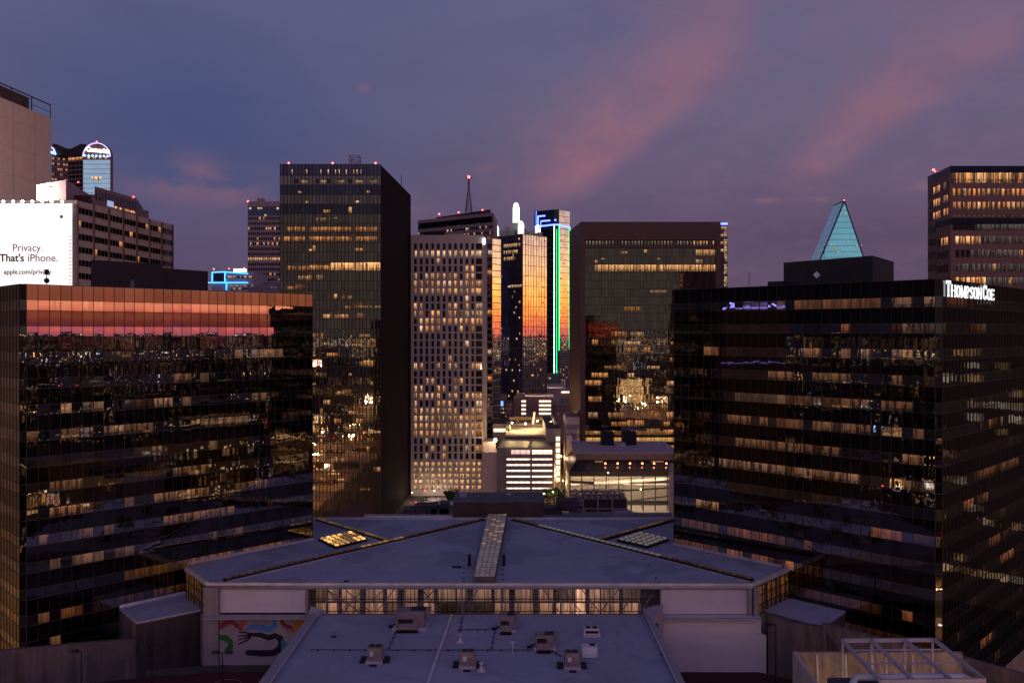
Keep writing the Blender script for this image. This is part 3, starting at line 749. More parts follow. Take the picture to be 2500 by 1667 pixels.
for sx_, sy_ in ((-1,-1),(1,-1),(1,1),(-1,1)):
    b.bar((T_.x+sx_*2.2, 575+sy_*2.2, zb_), (T_.x+sx_*.62, 575+sy_*.62, zm), .28); b.bar((T_.x+sx_*.62, 575+sy_*.62, zm), (T_.x+sx_*.3, 575+sy_*.3, T_.z), .22)
for i in range(14):
    f = i/14; z0 = zb_+(T_.z-zb_)*f; z1_ = zb_+(T_.z-zb_)*(i+1)/14
    w0 = 2.2-(1.58)*min(1, f*1.7) if f < .6 else .5; 
    b.bar((T_.x-w0, 575, z0), (T_.x+w0, 575, z1_), .1); b.bar((T_.x+w0, 575, z0), (T_.x-w0, 575, z1_), .1); b.bar((T_.x-w0, 575, z0), (T_.x+w0, 575, z0), .1)
b.build('lattice', mat('red_mast_steel', (.14,.05,.06), .6), m)
b = MB(); b.box(T_.x-1.9, T_.x+1.9, 574, 576, T_.z-.3, T_.z+.3); b.build('platform', M_BLACK, m)
beacon(1144.5, 432.5, 574, 'bright red lamp at the tip of the lattice mast', 1.5)
for px, lb in ((1072, 'left of the mast'), (1120, 'just left of the mast foot'), (1178, 'right of the mast')):
    beacon(px, 523-(px-1072)*.09, 580, 'red warning lamp on the brown slab roof %s' % lb, .9)

# --- slim mirrored tower with green and blue light behind it
Y = 520; F = Face(XY(1202, Y), XY(1202, Y)+Vector((5.0, 5.0))); zt = ZZ(578, Y)
F.P = XY(1202, Y); z2 = ZZ(582, Y)
t = thing('mirrored_tower', 'slim mirrored tower edge showing the pink sunset right of the white gridded tower', 'skyscraper', (F.P.x, Y+15, 0))
body(t, [XY(1150, Y), F.P, F.Q, F.Q+Vector((-20,0))], 0, z2-.3, mat('brown_stone', (.15,.11,.11)))
gl, fr = MB(), MB(); zz = z2; i = 0
F.n = Vector((F.d.y, -F.d.x))
while zz > 0:
    for k in range(4): gl.face(F.quad(k*F.L/4, (k+1)*F.L/4, max(0, zz-3.9), zz, .1, .01))
    F.bar(fr, 0, F.L, zz-.22, zz+.22, .1, .22); zz -= 3.9
gl.build('glass_facade', G_GOLD, t); fr.build('floor_bands', mat('warm_band', (.25,.18,.16), .5), t)
F2 = Face(XY(1187, Y-1), XY(1202, Y)); d2, o2 = winrows(F2, [(z2-6-r_*4, z2-3.6-r_*4) for r_ in range(38)], 1, .7, off=1.2, lit=lambda r, k: warmc(None, .9) if rng.random() < .22 else None)
add_windows(t, d2, 'window', G_DIM, 40); add_windows(t, o2, 'lit_window', R_FAR)
M_GRN = emis('green_neon', (.03,1,.25), 3)
M_BLU = emis('blue_neon', (.07,.12,1), 7)
t = thing('neon_lantern', 'small cluster of green and blue light just right of the brown slab tower', 'lit crown', D(1209, 580, 640))
b = MB(); 
for i in range(5): b.ball(D(1206+i%2*5, 552+i*6.5, 640), 1.5, 7, 4)
b.build('green_light', emis('green_flood', (.05,.9,.15), 2.0), t)
b = MB(); P_ = lambda x, y: D(x, y, 640)
b.bar(P_(1203,537), P_(1211,541), .3); b.bar(P_(1203,540), P_(1212,540), .35); b.bar(P_(1206,526), P_(1209,531), .3); b.bar(P_(1206,526), P_(1204,532), .3); b.build('blue_light', M_BLU, t)
b = MB(); b.prism([XY(1203,641), XY(1214,641), XY(1214,660), XY(1203,660)], 0, ZZ(545, 641)); b.build('shaft', MATS['brown_stone'], t)

# --- tower with lit spires
Yc = 650; C = XY(1276, Yc); k_ = sqrt(.5)
LL = XY(1213, Yc+ 20); RR = XY(1335, Yc+ 19)
# solve the two 45 degree faces
def end45(C, px, s):
    u = (px-CX)/FP; t_ = (u*C.y-C.x)/(s-u); return C+Vector((s*t_, t_))
LL = end45(C, 1213, -1); RR = end45(C, 1335, 1)
zt = ZZ(572, Yc)
t = thing('spire_tower', 'glass tower with glowing white spires, its right face gold with sunset', 'skyscraper', (C.x, C.y, 0))
body(t, [LL, C, RR, LL+(RR-C)], 0, zt-.3, mat('brown_stone', (.15,.11,.11)))
Fl, Fr = Face(LL, C), Face(C, RR)
for F, m, nm in ((Fl, G_BLUE, 'left_glass'), (Fr, G_GOLD, 'right_glass')):
    gl = MB(); n = int(F.L/2.4); zz = zt
    while zz > 0:
        for k in range(n): gl.face(F.quad(k*F.L/n, (k+1)*F.L/n, max(0, zz-3.9), zz, .1, .006))
        zz -= 3.9
    gl.build('glass_facade', m, t)
fr = MB()
for F in (Fl, Fr):
    n = 9
    for k in range(n+1): F.bar(fr, max(0, k*F.L/n-.13), min(F.L, k*F.L/n+.13), 0, zt, .05, .28)
    for r_ in range(int(zt/7.8)): F.bar(fr, 0, F.L, zt-r_*7.8-.16, zt-r_*7.8+.16, .05, .25)
fr.build('mullions', mat('steel_mullion', (.16,.13,.13), .45, .5), t)
on = []
for _ in range(130):
    F = Fl if rng.random() < .62 else Fr; u = rng.uniform(.5, F.L-2.5); z_ = rng.choice([zt-4*i for i in range(1, 55)])
    if z_ < 3: continue
    w_ = rng.uniform(.6, 1.5)
    on.append((F.quad(u, u+w_, z_, z_+1.5, .32), warmc(rng.choice([2,4,5,1]), rng.uniform(.5, 2)), F.cell(0, 1)))
for i, z_ in enumerate((zt-9, zt-14, zt-19)):
    for k in range(7-i): on.append((Fl.quad(8+k*2.6, 10+k*2.6, z_, z_+2.6, .32), warmc(2, .8), Fl.cell(0, 1)))
for k in range(8): on.append((Fl.quad(15+k*1.6, 16.2+k*1.6, zt-40, zt-38, .32), warmc(4, 1.0), Fl.cell(0, 1)))
add_windows(t, on, 'lit_window', R_FAR, 100)
M_SPIRE = emis('spire_light', (1,.96,.90), 2.0)
M_PALE = mat('pale_green_stone', (.42,.44,.38), .7)
cen = (LL+RR)/2
b = MB()
for px, top, w_, dep in ((1228, 562, 4, 12), (1240, 553, 5, 16), (1250, 558, 4, 14), (1256, 545, 5.5, 20), (1262, 550, 4, 22), (1272, 556, 5, 12), (1284, 560, 4, 14), (1298, 565, 4, 12), (1318, 568, 4, 14), (1234,566,6,18), (1290,567,8,18), (1306,570,8,18)):
    p = D(px, top, Yc+dep); b.box(p.x-w_/2, p.x+w_/2, p.y-w_/2, p.y+w_/2, zt-.3, p.z)
b.build('crown_pedestals', M_PALE, t)
M_SPIRED = emis('spire_lattice_light', (1,.93,.85), .5)
for px, top, bot, r_, dep, nm in ((1260, 494, 545, 4.2, 22, 'a'), (1272, 543, 571, 3.8, 10, 'b'), (1313, 551, 577, 3.2, 16, 'c'), (1212.5, 551, 576, 2.6, 40, 'd')):
    Yp = Yc+dep; p0, p1 = D(px, bot, Yp), D(px, top, Yp); r_ = r_*.58
    b = MB(); h = p1.z-p0.z
    for i in range(9):
        a = 2*pi*i/9; e = lambda f: Vector((p0.x+cos(a)*r_*f, p0.y+sin(a)*r_*f, 0))
        b.bar(Vector((0,0,p0.z))+e(1), Vector((0,0,p0.z+h*.75))+e(.95), .28)
    for i in range(6):
        z_ = p0.z+h*(i+.5)/8
        for j in range(9):
            a, c_ = 2*pi*j/9, 2*pi*(j+1)/9
            b.bar((p0.x+cos(a)*r_, p0.y+sin(a)*r_, z_), (p0.x+cos(c_)*r_, p0.y+sin(c_)*r_, z_), .22)
    b.ball((p0.x, p0.y, p0.z+h*.78), r_*.95, 9, 6, 0, 1.5)
    o = b.build('lit_spire', M_SPIRE, t)
    b = MB(); b.tube(p0, p0+Vector((0,0,h*.75)), r_*.55, n=8); b.build('spire_core', M_SPIRED, o)

# --- green outlined tower
Y = 900; t = thing('neon_outlined_tower', 'tallest glass tower, outlined with green neon edges and a blue neon crown', 'skyscraper', (XY(1350, Y).x, Y+20, 0))
A_, B1, B2, C_ = XY(1306, Y+14), XY(1353, Y), XY(1365, Y), None
C_ = end45(B2, 1391, 1)
zt = ZZ(512, Y); z15 = zt
body(t, [A_, B1, B2, C_, C_+Vector((0,30)), A_+Vector((0,30))], 0, zt-.5, mat('brown_stone', (.15,.11,.11)))
Fs_ = [(Face(A_, B1), G_BLUE), (Face(B1, B2), glass('green_dark_glass', (.10,.22,.16), .05, 0)), (Face(B2, C_), G_GOLD)]
for F, m in Fs_:
    gl = MB(); zz = zt; n = max(2, int(F.L/4))
    while zz > 0:
        for k in range(n): gl.face(F.quad(k*F.L/n, (k+1)*F.L/n, max(0, zz-4.2), zz, .1, .006))
        zz -= 4.2
    gl.build('glass_facade', m, t)
fr = MB()
for F, m in Fs_:
    zz = zt
    while zz > 0: F.bar(fr, 0, F.L, max(0, zz-.22), zz+.22, .1, .4); zz -= 6.6
fr.build('floor_bands', mat('dark_band', (.14,.11,.12), .5), t)
def crown(x0, xm, x1, y0, ym, y1, ybot, dep, name):
    """stepped crown tier with neon edges: left, middle ridge, right"""
    a, m, c_ = XY(x0, Y+dep+10), XY(xm, Y+dep), XY(x1, Y+dep+12)
    b = MB(); zb = ZZ(ybot, Y+dep); z_ = ZZ(ym, Y+dep)
    b.prism([a, m, c_, c_+Vector((0,20)), a+Vector((0,20))], zb, z_); b.build('crown_tier', G_BLUE, t)
    n = MB()
    L3 = [Vector((p.x, p.y-.5, z_+.2)) for p in (a, m, c_)]
    n.bar(L3[0], L3[1], .75); n.bar(L3[1], L3[2], .75)
    for p in (L3[0], L3[2]): n.bar(p, (p.x, p.y, zb), .75)
    return n
n = crown(1310, 1351, 1379, 519, 516, 521, 553, 4, 'x'); o = n.build('neon_tube', M_BLU, t)
n = crown(1313, 1355, 1381, 530, 526, 531, 553, 2, 'x'); n.build('neon_tube', M_BLU, t)
n = crown(1321, 1356, 1381, 541, 538, 543, 553, .5, 'x'); n.build('neon_tube', M_BLU, t)
zt2 = ZZ(551, Y)
g = MB(); tt = lambda P, z_: Vector((P.x, P.y-.6, z_))
zT = ZZ(550, Y)
n = MB(); n.bar(tt(A_, zT), tt(B1, zT+.5), .7); n.bar(tt(B1, zT+.5), tt(B2, zT+.5), .7); n.bar(tt(B2, zT), tt(C_, zT-1), .7); n.build('neon_tube', M_BLU, t)
M_GRNW = emis('pale_green_neon', (.35,1,.55), 6)
n = MB(); n.bar(tt(B1, 0), tt(B1, zT), .36); n.build('neon_tube', M_GRNW, t)
n = MB(); n.bar(tt(B2, 0), tt(B2, zT), .36); n.bar(tt(C_, ZZ(853, Y)), tt(C_, zT-1), .45)
pm = (B1+B2)/2; n.bar(tt(pm, 0), tt(pm, ZZ(560, Y)), .25); n.build('neon_tube', M_GRN, t)
on = [(Fs_[i][0].quad(u, u+2.2, ZZ(py+3.5, Y), ZZ(py, Y), .45), warmc(rng.choice([1,2,4]), rng.uniform(.6, 1.6)), (Fs_[i][0].cell(0, 1))) for i, u, py in [(0 if rng.random() < .6 else 2, rng.uniform(1, 9), rng.uniform(560, 900)) for _ in range(46)]]
add_windows(t, on, 'lit_window', R_FAR)
beacon(1351, 515, 905, 'tiny red lamp on the blue neon crown', .5)

# --- small gridded block at the foot of the green tower, far haze of low blocks
Y = 760; F = Face(XY(1367, Y), XY(1420, Y)); t = thing('gridded_block', 'small grey gridded block low between the green neon tower and the brown tower', 'office building', (F.P.x+8, Y+10, 0))
body(t, box4(1367, 1420, Y, 25), 0, ZZ(857, Y), mat('grey_panel', (.22,.20,.20), .8))
dark, on = winrows(F, [(ZZ(862+i*6.4+4, Y), ZZ(862+i*6.4, Y)) for i in range(14)], 15, .55, lit=lambda r, k: warmc(None, rng.uniform(.5, 1.2)) if r > 4 and rng.random() < .25 else None)
add_windows(t, dark, 'window', M_DIMWIN, 60); add_windows(t, on, 'lit_window', R_FAR, 40)

# --- brown framed tower right of centre
Y = 455; t = thing('brown_framed_tower', 'wide tower with a thick brown stone frame around a dark mirrored face', 'skyscraper', (XY(1590, Y).x, Y+25, 0))
Pl, P0, P1 = XY(1411.5, Y+14), XY(1416, Y), XY(1758, Y); zt = ZZ(543, Y)
M_BRN = mat('brown_granite_frame', (.085,.042,.035), .55, var=.15, scale=.1, spec=.5)
body(t, [P0, P1, P1+Vector((3,40)), P0+Vector((3-6,40))], 0, zt, M_BRN, 'frame_wall')
F = Face(P0, P1)
uL, uR = XY(1428.5, Y).x-P0.x, XY(1746, Y).x-P0.x
zTop, zB1, zB2 = ZZ(606, Y), ZZ(600, Y), ZZ(586, Y)
b = MB()      # projecting frame
F.bar(b, 0, uL, 0, zt+.1, 0, 1.6); F.bar(b, uR, F.L, 0, zt+.1, 0, 1.6); F.bar(b, uL, uR, zB2, zt+.1, 0, 1.55); F.bar(b, uL, uR, zTop, zB1, 0, 1.5)
b.build('frame', M_BRN, t)
G_B = glass('grey_mirror_glass', (.40,.345,.295), .02, .0018, 2.4, 4.3)
gl, fr = MB(), MB(); NP = 40; pw_ = (uR-uL)/NP
gl_z = [(zB1, zB2)]; zz = zTop
while zz > 0: gl_z.append((max(0, zz-4.3), zz)); zz -= 4.3
for z0, z1_ in gl_z:
    for k in range(NP): gl.face(F.quad(uL+k*pw_, uL+(k+1)*pw_, z0, z1_, .2, .005))
gl.build('glass_facade', G_B, t)
for k in range(NP+1): F.bar(fr, uL+k*pw_-.05, uL+k*pw_+.05, 0, zTop, .18, .32 if k % 5 else .5)
for z0, z1_ in gl_z[1:]: F.bar(fr, uL, uR, z1_-.06, z1_+.06, .18, .33)
for k in range(NP+1): F.bar(fr, uL+k*pw_-.35, uL+k*pw_+.35, zB1, zB2, .18, .6)
fr.build('mullions', M_MULL, t)
lit = []
def bandb(row, p0, p1, col, br, h0=.1, h1=.8):
    z1 = zTop-row*4.3
    for p in range(p0, p1+1): lit.append((F.quad(uL+p*pw_+.08, uL+(p+1)*pw_-.08, max(1, z1-4.3+4.3*h0), z1-4.3+4.3*h1, .25), warmc(col, br*rng.uniform(.7, 1.2)), F.cell(p*pw_, (p+1)*pw_, row*5.1)))
bandb(2, 3, 39, 1, .95, .15, .95)
for p in range(0, 40):
    if rng.random() < .85: lit.append((F.quad(uL+p*pw_+.45, uL+(p+1)*pw_-.45, zB1+.3, zB2-.6, .25), warmc(5 if p < 33 else 1, .28 if p < 33 else 1.1), F.cell(0, 1)))
bandb(0, 34, 39, 1, .9); bandb(0, 11, 12, 1, .5, .3, .6); bandb(0, 18, 18, 1, .8, .4, .8); bandb(1, 3, 3, 1, 1, .2, .5); bandb(1, 5, 5, 2, .7, .6, .75); bandb(1, 22, 22, 2, .8, .6, .75); bandb(1, 34, 35, 2, .7, .1, .6)
bandb(5, 20, 24, 1, .5, .5, .8); bandb(5, 30, 33, 2, .9, .1, .7); bandb(7, 12, 16, 0, .3, .1, .8)
for r_ in range(10, 34):
    for s in range(0, 40, 6):
        if rng.random() < .62:
            a = s+rng.randrange(3); bandb(r_, a, min(39, a+rng.randrange(1, 5)), rng.choice([0,1,2]), rng.uniform(.25, .9), .1, rng.uniform(.45, .8))
bandb(25, 0, 39, 2, .8, 0, .8)
add_windows(t, lit, 'lit_window', R_FAR, 100)
Y = 500; t = thing('slender_tower', 'slender tower edge topped by a blue line, behind the brown framed tower', 'skyscraper', (XY(1766, Y).x, Y+10, 0))
body(t, box4(1740, 1776, Y, 6), 0, ZZ(546, Y), mat('indigo_wall', (.10,.08,.11), .7))
b = MB(); b.bar(D(1757, 546.5, Y-1), D(1776, 546.5, Y-1), .5, r2=.5); b.build('neon_tube', M_BLU, t)
F = Face(XY(1757, Y), XY(1776, Y)); on = []
for i in range(42):
    z_ = ZZ(560+i*6.1, Y)
    if i < 12 and i % 3 == 0: on.append((F.quad(.3, F.L-.4, z_, z_+1.6, .1), warmc(2, rng.uniform(.5, 1)), F.cell(0, 5)))
    elif i % 5 != 4: on.append((F.quad(F.L-2.0, F.L-.3, z_, z_+1.5, .1), warmc(4, rng.uniform(.35, .9)), F.cell(0, 1)))
add_windows(t, on, 'lit_window', R_FAR)

# --- teal pyramid-topped glass prism
Y = 560; zA = ZZ(492, Y); t = thing('prism_tower', 'teal glass tower with a slanted pyramid top, bright and dark facets set by emission', 'skyscraper', (XY(2060, Y).x, Y+20, 0))
apx = D(2061.5, 491, Y+12); bl, br_ = D(2001, 637, Y), D(2111, 637, Y); rl = D(2036, 502, Y+40); ll = D(1974, 649, Y+30)
lowL = D(1985, 700, Y); 
ext = lambda a, b_, z_: a+(b_-a)*((z_-a.z)/(b_.z-a.z))
zlo = 70
A1 = ext(apx, bl, zlo); A2 = ext(apx, br_, zlo); A3 = ext(rl, ll, zlo)
b = MB(); b.face([A1, A2, apx]); 
PRG = glass('teal_glass', (.34,.62,.66), .04, .0012, 2.5, 4)
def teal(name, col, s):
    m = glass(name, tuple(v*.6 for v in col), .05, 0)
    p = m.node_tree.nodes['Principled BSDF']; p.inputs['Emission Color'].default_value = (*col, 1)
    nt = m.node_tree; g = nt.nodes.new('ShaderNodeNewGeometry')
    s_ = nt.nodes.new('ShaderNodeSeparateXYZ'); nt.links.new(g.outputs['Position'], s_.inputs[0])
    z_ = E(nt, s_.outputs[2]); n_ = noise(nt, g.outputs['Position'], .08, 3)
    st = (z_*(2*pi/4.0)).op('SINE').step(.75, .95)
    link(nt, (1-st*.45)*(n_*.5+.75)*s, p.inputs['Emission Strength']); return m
b.build('front_facet', teal('teal_lit_glass', (.12,.34,.38), .75), t)  # lit and shaded facet tones put into emission colour, no lamp inside
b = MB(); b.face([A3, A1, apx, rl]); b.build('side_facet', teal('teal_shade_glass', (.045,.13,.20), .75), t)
b = MB(); b.face([A2, A3+Vector((60,40,0)), rl, apx]); b.face([A3, rl, A3+Vector((60,40,0))]); b.build('rear_facet', PRG, t)
b = MB(); b.bar(A1, apx, .35); b.bar(apx, A2, .35); b.bar(apx, rl, .35); b.build('edge_trim', M_MULL, t)
nrm = (A2-A1).cross(apx-A1).normalized(); on = []
for px, py, w_ in ((2057,520,9),(2039,577,2),(2063,577,3),(2080,579,4),(2066,587,6),(2022,596,10),(2032,596,7),(2088,598,6),(2101,598,3),(2043,605,2.5),(2054,606,4),(2041,614,7),(2084,608,3),(2057,560,2)):
    h_ = 3
    pts = []
    for qx, qy in ((px, py+h_), (px+w_, py+h_), (px+w_, py), (px, py)):
        ray = D(qx, qy, 100)-Vector((0,0,EYE)); k = (A1-Vector((0,0,EYE))).dot(nrm)/ray.dot(nrm); pts.append(Vector((0,0,EYE))+ray*(k*.999))
    on.append((pts, warmc(4, 1.6), [(0,0),(1,0),(1,1),(0,1)]))
add_windows(t, on, 'lit_window', R_FAR)
beacon(2061, 489, Y+12, 'tiny red lamp at the apex of the teal prism', .6)

# --- octagonal office tower at the right edge
M_OCT = mat('mauve_brown_stone', (.20,.12,.12), .7, var=.15, scale=.15)
t = thing('octagonal_tower', 'brown office tower at the right edge with rows of glowing windows', 'office tower', (150, 275, 0))
def octo(px0, Y0, px1, Y1, ztop, tag_, z0=0):
    P0, P1 = XY(px0, Y0), XY(px1, Y1); P2 = P1+Vector((40, 0)); P3 = P2+Vector((0,45)); P4 = P0*1.16+Vector((1,0)); P3 = Vector((P3.x, P4.y))
    b = MB(); b.prism([P0, P1, P2, P3, P4], z0, ztop); b.build('wall', [M_OCT], t)
    return Face(P0, P1), Face(P1, P2)
Yu, Yl = 251, 240
per = 32.4/FP*Yu
Fa, Fb = octo(2265, 268, 2319, Yu, ZZ(404, Yu)-2.2, 'u')
b = MB(); zt = ZZ(404, Yu)     # dark glass roof storey edge
b.prism([Fa.P+Vector((-.1,-.1)), Fa.Q+Vector((0,-.3)), Fb.Q+Vector((0,-.3)), Fb.Q+Vector((0,40)), Fa.P*1.12+Vector((.5,0))], zt-2.2, zt-.2); b.build('roof_band', mat('navy_glass_roof', (.02,.025,.05), .2, .5), t)
dark, on = [], []
z1 = ZZ(416, Yu)
for k in range(24):
    q = (Fb.quad(.3+k*1.47, 1.7+k*1.47, ZZ(447, Yu), z1, .12), warmc(rng.choice([1,1,0]), rng.choice([.35,.9,1.3]) if k > 0 else .12), Fb.cell(k, k+1.4, 3.3)); (on).append(q)
for r_ in range(3):
    za = ZZ(461+r_*32.2, Yu)
    for k in range(30):
        q = (Fb.quad(.9+k*1.43, 1.75+k*1.43, za-(2.05 if r_ < 2 else .7), za, .12), warmc(rng.choice([0,1,6,3]), rng.uniform(.35, 1.3) if r_ < 2 else .12), Fb.cell(k, k+1)); on.append(q)
for r_ in range(7):
    za = ZZ(441+r_*32.6, Yu)
    for k in range(8):
        f0 = .06+k*.115; q = (Fa.quad(Fa.L*f0, Fa.L*(f0+.075), za-2.1, za, .12), warmc(0, rng.uniform(.7, 1.4)) if r_ < 3 and k in (2,3,4,6,7) and r_ != 0 or (r_ == 0 and k in (2,3,4,6)) else (0,0,0), Fa.cell(k, k+1))
        (on if q[1][0] else dark).append(q)
Fc, Fd = octo(2284, 249, 2321, Yl, ZZ(534, Yl)-1.6, 'l')
b = MB(); zt = ZZ(533, Yl); b.prism([Fc.P+Vector((-.1,-.1)), Fc.Q+Vector((0,-.3)), Fd.Q+Vector((0,-.3)), Fd.Q+Vector((0,8)), Fc.P*1.02+Vector((.3,0))], zt-1.7, zt); b.build('roof_band', MATS['navy_glass_roof'], t)
for k in range(26):
    (on if k > 3 else dark).append((Fd.quad(.6+k*1.5, 2.0+k*1.5, ZZ(562, Yl), ZZ(545, Yl), .12), (.10,.09,.10), Fd.cell(k, k+1)))
for r_, (py) in enumerate((577, 610, 644, 677)+tuple(710+33*i for i in range(22))):
    za = ZZ(py, Yl)
    for k in range(27):
        br = rng.uniform(.9, 1.4) if (r_ == 0 and k < 5) or (r_ == 3 and rng.random() < .4) else (rng.uniform(.5,1.2) if rng.random() < .12 else .09)
        if r_ in (1, 2) and k < 3 and r_ == 1: br = 0
        q = (Fd.quad(1.3+k*1.48, 2.35+k*1.48, za-2.1, za, .12), warmc(rng.choice([0,1,2]), br) if br > .1 else ((.10,.09,.095) if br else (0,0,0)), Fd.cell(k, k+1)); (on if br else dark).append(q)
    for k in range(5):
        f0 = .1+k*.16; q = (Fc.quad(Fc.L*f0, Fc.L*(f0+.1), za-2.1, za, .12), warmc(0, 1.2) if r_ == 0 and k > 1 else (0,0,0), Fc.cell(k, k+1)); (on if q[1][0] else dark).append(q)
add_windows(t, dark, 'window', M_DIMWIN, 60); add_windows(t, on, 'lit_window', R_FAR, 100)
beacon(2279, 415, 262, 'larger red lamp on the sloped shoulder of the octagonal tower', 1.3); beacon(2283, 419, 261, 'smaller red lamp just below the larger one on the octagonal tower', .8)

# ------------------------------------------------------------------ left background
# blank beige tower
zt_ = lambda py, Y: ZZ(py, Y)
Yn, Yf = 362, 405
P0, P1 = XY(-25, Yn), XY(124, Yf)
t = thing('blank_beige_tower', 'blank beige concrete tower cut by the left edge, with a railed dark roof rim', 'tower', (P0.x, P0.y, 0))
zc = ZZ(289, Yf)
body(t, [P0, P1, P1+Vector((-40,25)), P0+Vector((-40,25))], 0, zc, M_BEIGE)
F = Face(P0, P1); b = MB()
F.bar(b, 0, F.L*.66, zc, zc+5.6, -1.6, -1.2); F.bar(b, 0, F.L, zc+5.9, zc+6.4, -.3, .05)
for k in range(4): F.bar(b, max(0,F.L*k/3-.3), min(F.L,F.L*k/3+.3), zc, zc+6.0, -.3, 0)
F.bar(b, F.L*.66, F.L, zc+2.7, zc+2.9, -.2, 0)
b.build('roof_screen', mat('bronze_screen', (.06,.045,.045), .6), t)
b = MB()
for f in (.36, .72): F.bar(b, F.L*f-.09, F.L*f+.09, 20, zc-.1, -.02, .03)
for k in range(7): F.bar(b, 0, F.L, zc-8-k*12.0, zc-7.92-k*12.0, -.02, .028)
b.build('joints', mat('dark_joint', (.22,.17,.16), .9), t)  # panel joints as thin bars in a darker tone

# arched bank tower
Y = 720; t = thing('arched_tower', 'tower with lit barrel-vault gables and a white glowing name, behind the beige tower', 'skyscraper', (XY(230, Y).x, Y+20, 0))
M_PNK = mat('pink_granite', (.22,.13,.12), .7, var=.1)
def arch(parent, px0, px1, Y, pyspring, dep, nm, m, pybot=480):
    a, c_ = XY(px0, Y), XY(px1, Y); r_ = (c_.x-a.x)/2; cx = (a.x+c_.x)/2; zs = ZZ(pyspring, Y)
    prof = [(cx-r_, zs)]+[(cx+r_*cos(pi-pi*i/20), zs+r_*1.0*sin(pi*i/20)) for i in range(1, 20)]+[(cx+r_, zs)]
    full = [(cx+r_, 0), ]+list(reversed(prof))+[(cx-r_, 0)]
    b = MB(); A = [(x, Y, z_) for x, z_ in full]; B = [(x, Y+dep, z_) for x, z_ in full]
    b.hexa(A, B, 0); b.build('wall', m, parent); return cx, r_, zs
cx, r_, zs = arch(t, 201, 272, Y, 383, 3, 'a', M_PNK)
b = MB(); a, c_ = D(204, 392, Y-.4), D(269, 466, Y-.4); F = Face(XY(204, Y), XY(269, Y))
F.bar(b, 0, F.L, ZZ(475, Y), ZZ(391, Y), 0, .5)
b.build('glass_bay', teal('pale_lit_glass', (.30,.42,.58), .8), t)
on = [(F.quad(7, 15.5, ZZ(441, Y), ZZ(432, Y), .6), (1.3,1.0,.7), F.cell(0, 6)), ]+[(F.quad(3.5+i*4.8, 5.6+i*4.8, ZZ(389, Y), ZZ(383, Y), .4), warmc(4, 1.2), F.cell(0, 1)) for i in range(4)]
add_windows(t, on, 'lit_window', R_FAR)
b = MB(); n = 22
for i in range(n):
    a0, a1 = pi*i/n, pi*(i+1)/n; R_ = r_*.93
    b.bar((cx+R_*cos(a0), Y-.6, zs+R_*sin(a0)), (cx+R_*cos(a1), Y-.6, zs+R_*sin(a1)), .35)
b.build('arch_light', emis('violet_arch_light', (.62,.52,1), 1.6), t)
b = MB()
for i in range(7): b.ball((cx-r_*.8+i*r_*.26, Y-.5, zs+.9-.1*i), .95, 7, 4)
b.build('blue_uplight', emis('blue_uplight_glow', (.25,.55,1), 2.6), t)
textmesh('Comerica', 5.4, emis('white_name_light', (1,1,1), 4), 'lettering', t, (Vector((cx-r_*.72, Y-1, zs+4.6)), (1,0,-.10), (0,0,1)), .2, .1, .93)
# gable seen edge-on at the left, dark vault and shaft between
b = MB(); P0, P1 = XY(126, Y+4), XY(201, Y+4)
for i, (px, py) in enumerate(((126,352),(138,352),(148,360),(160,364),(172,363),(185,358),(195,352),(201,352))): pass
prof = [D(x, y, Y+4) for x, y in ((128,351),(138,352),(150,361),(162,364),(174,363),(186,357),(196,352),(206,352))]
A = [(p.x, p.y, p.z) for p in reversed(prof)]+[D(128, 379, Y+4)[:], D(206, 384, Y+4)[:]]
A = [tuple(D(206, 384, Y+4))]+[tuple(p) for p in reversed(prof)]+[tuple(D(128, 379, Y+4))]
b.hexa(A, [(p[0], p[1]+24, p[2]) for p in A]); b.build('vault_roof', mat('black_lead_roof', (.02,.016,.02), .5), t)
body(t, [XY(126, Y+3), XY(166, Y+9), XY(203, Y+3), XY(203, Y+26), XY(126, Y+26)], 0, ZZ(382, Y+6), M_PNK, 'shaft')
Fq = Face(XY(126, Y+3), XY(166, Y+9)); Fq2 = Face(XY(166, Y+9), XY(203, Y+3))
d1, o1 = winrows(Fq, [(ZZ(388+i*12.8, Y), ZZ(383+i*12.8, Y)) for i in range(7)], 6, .7, lit=lambda r, k: warmc(1, 1.0) if rng.random() < .35 else None)
d2, o2 = winrows(Fq2, [(ZZ(388+i*11, Y), ZZ(381+i*11, Y)) for i in range(8)], 4, .85, lit=lambda r, k: warmc(0, 1.1) if r == 0 else None)
add_windows(t, d1+d2, 'window', G_DIM, 30); add_windows(t, o1+o2, 'lit_window', R_FAR)
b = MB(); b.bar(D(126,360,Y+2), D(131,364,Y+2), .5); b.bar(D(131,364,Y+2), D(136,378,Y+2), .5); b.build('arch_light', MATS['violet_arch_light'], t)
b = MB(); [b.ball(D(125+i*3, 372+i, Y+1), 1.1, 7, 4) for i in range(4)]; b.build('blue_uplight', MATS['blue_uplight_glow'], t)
beacon(236, 346, Y, 'red lamp on top of the barrel-vault gable', .7)

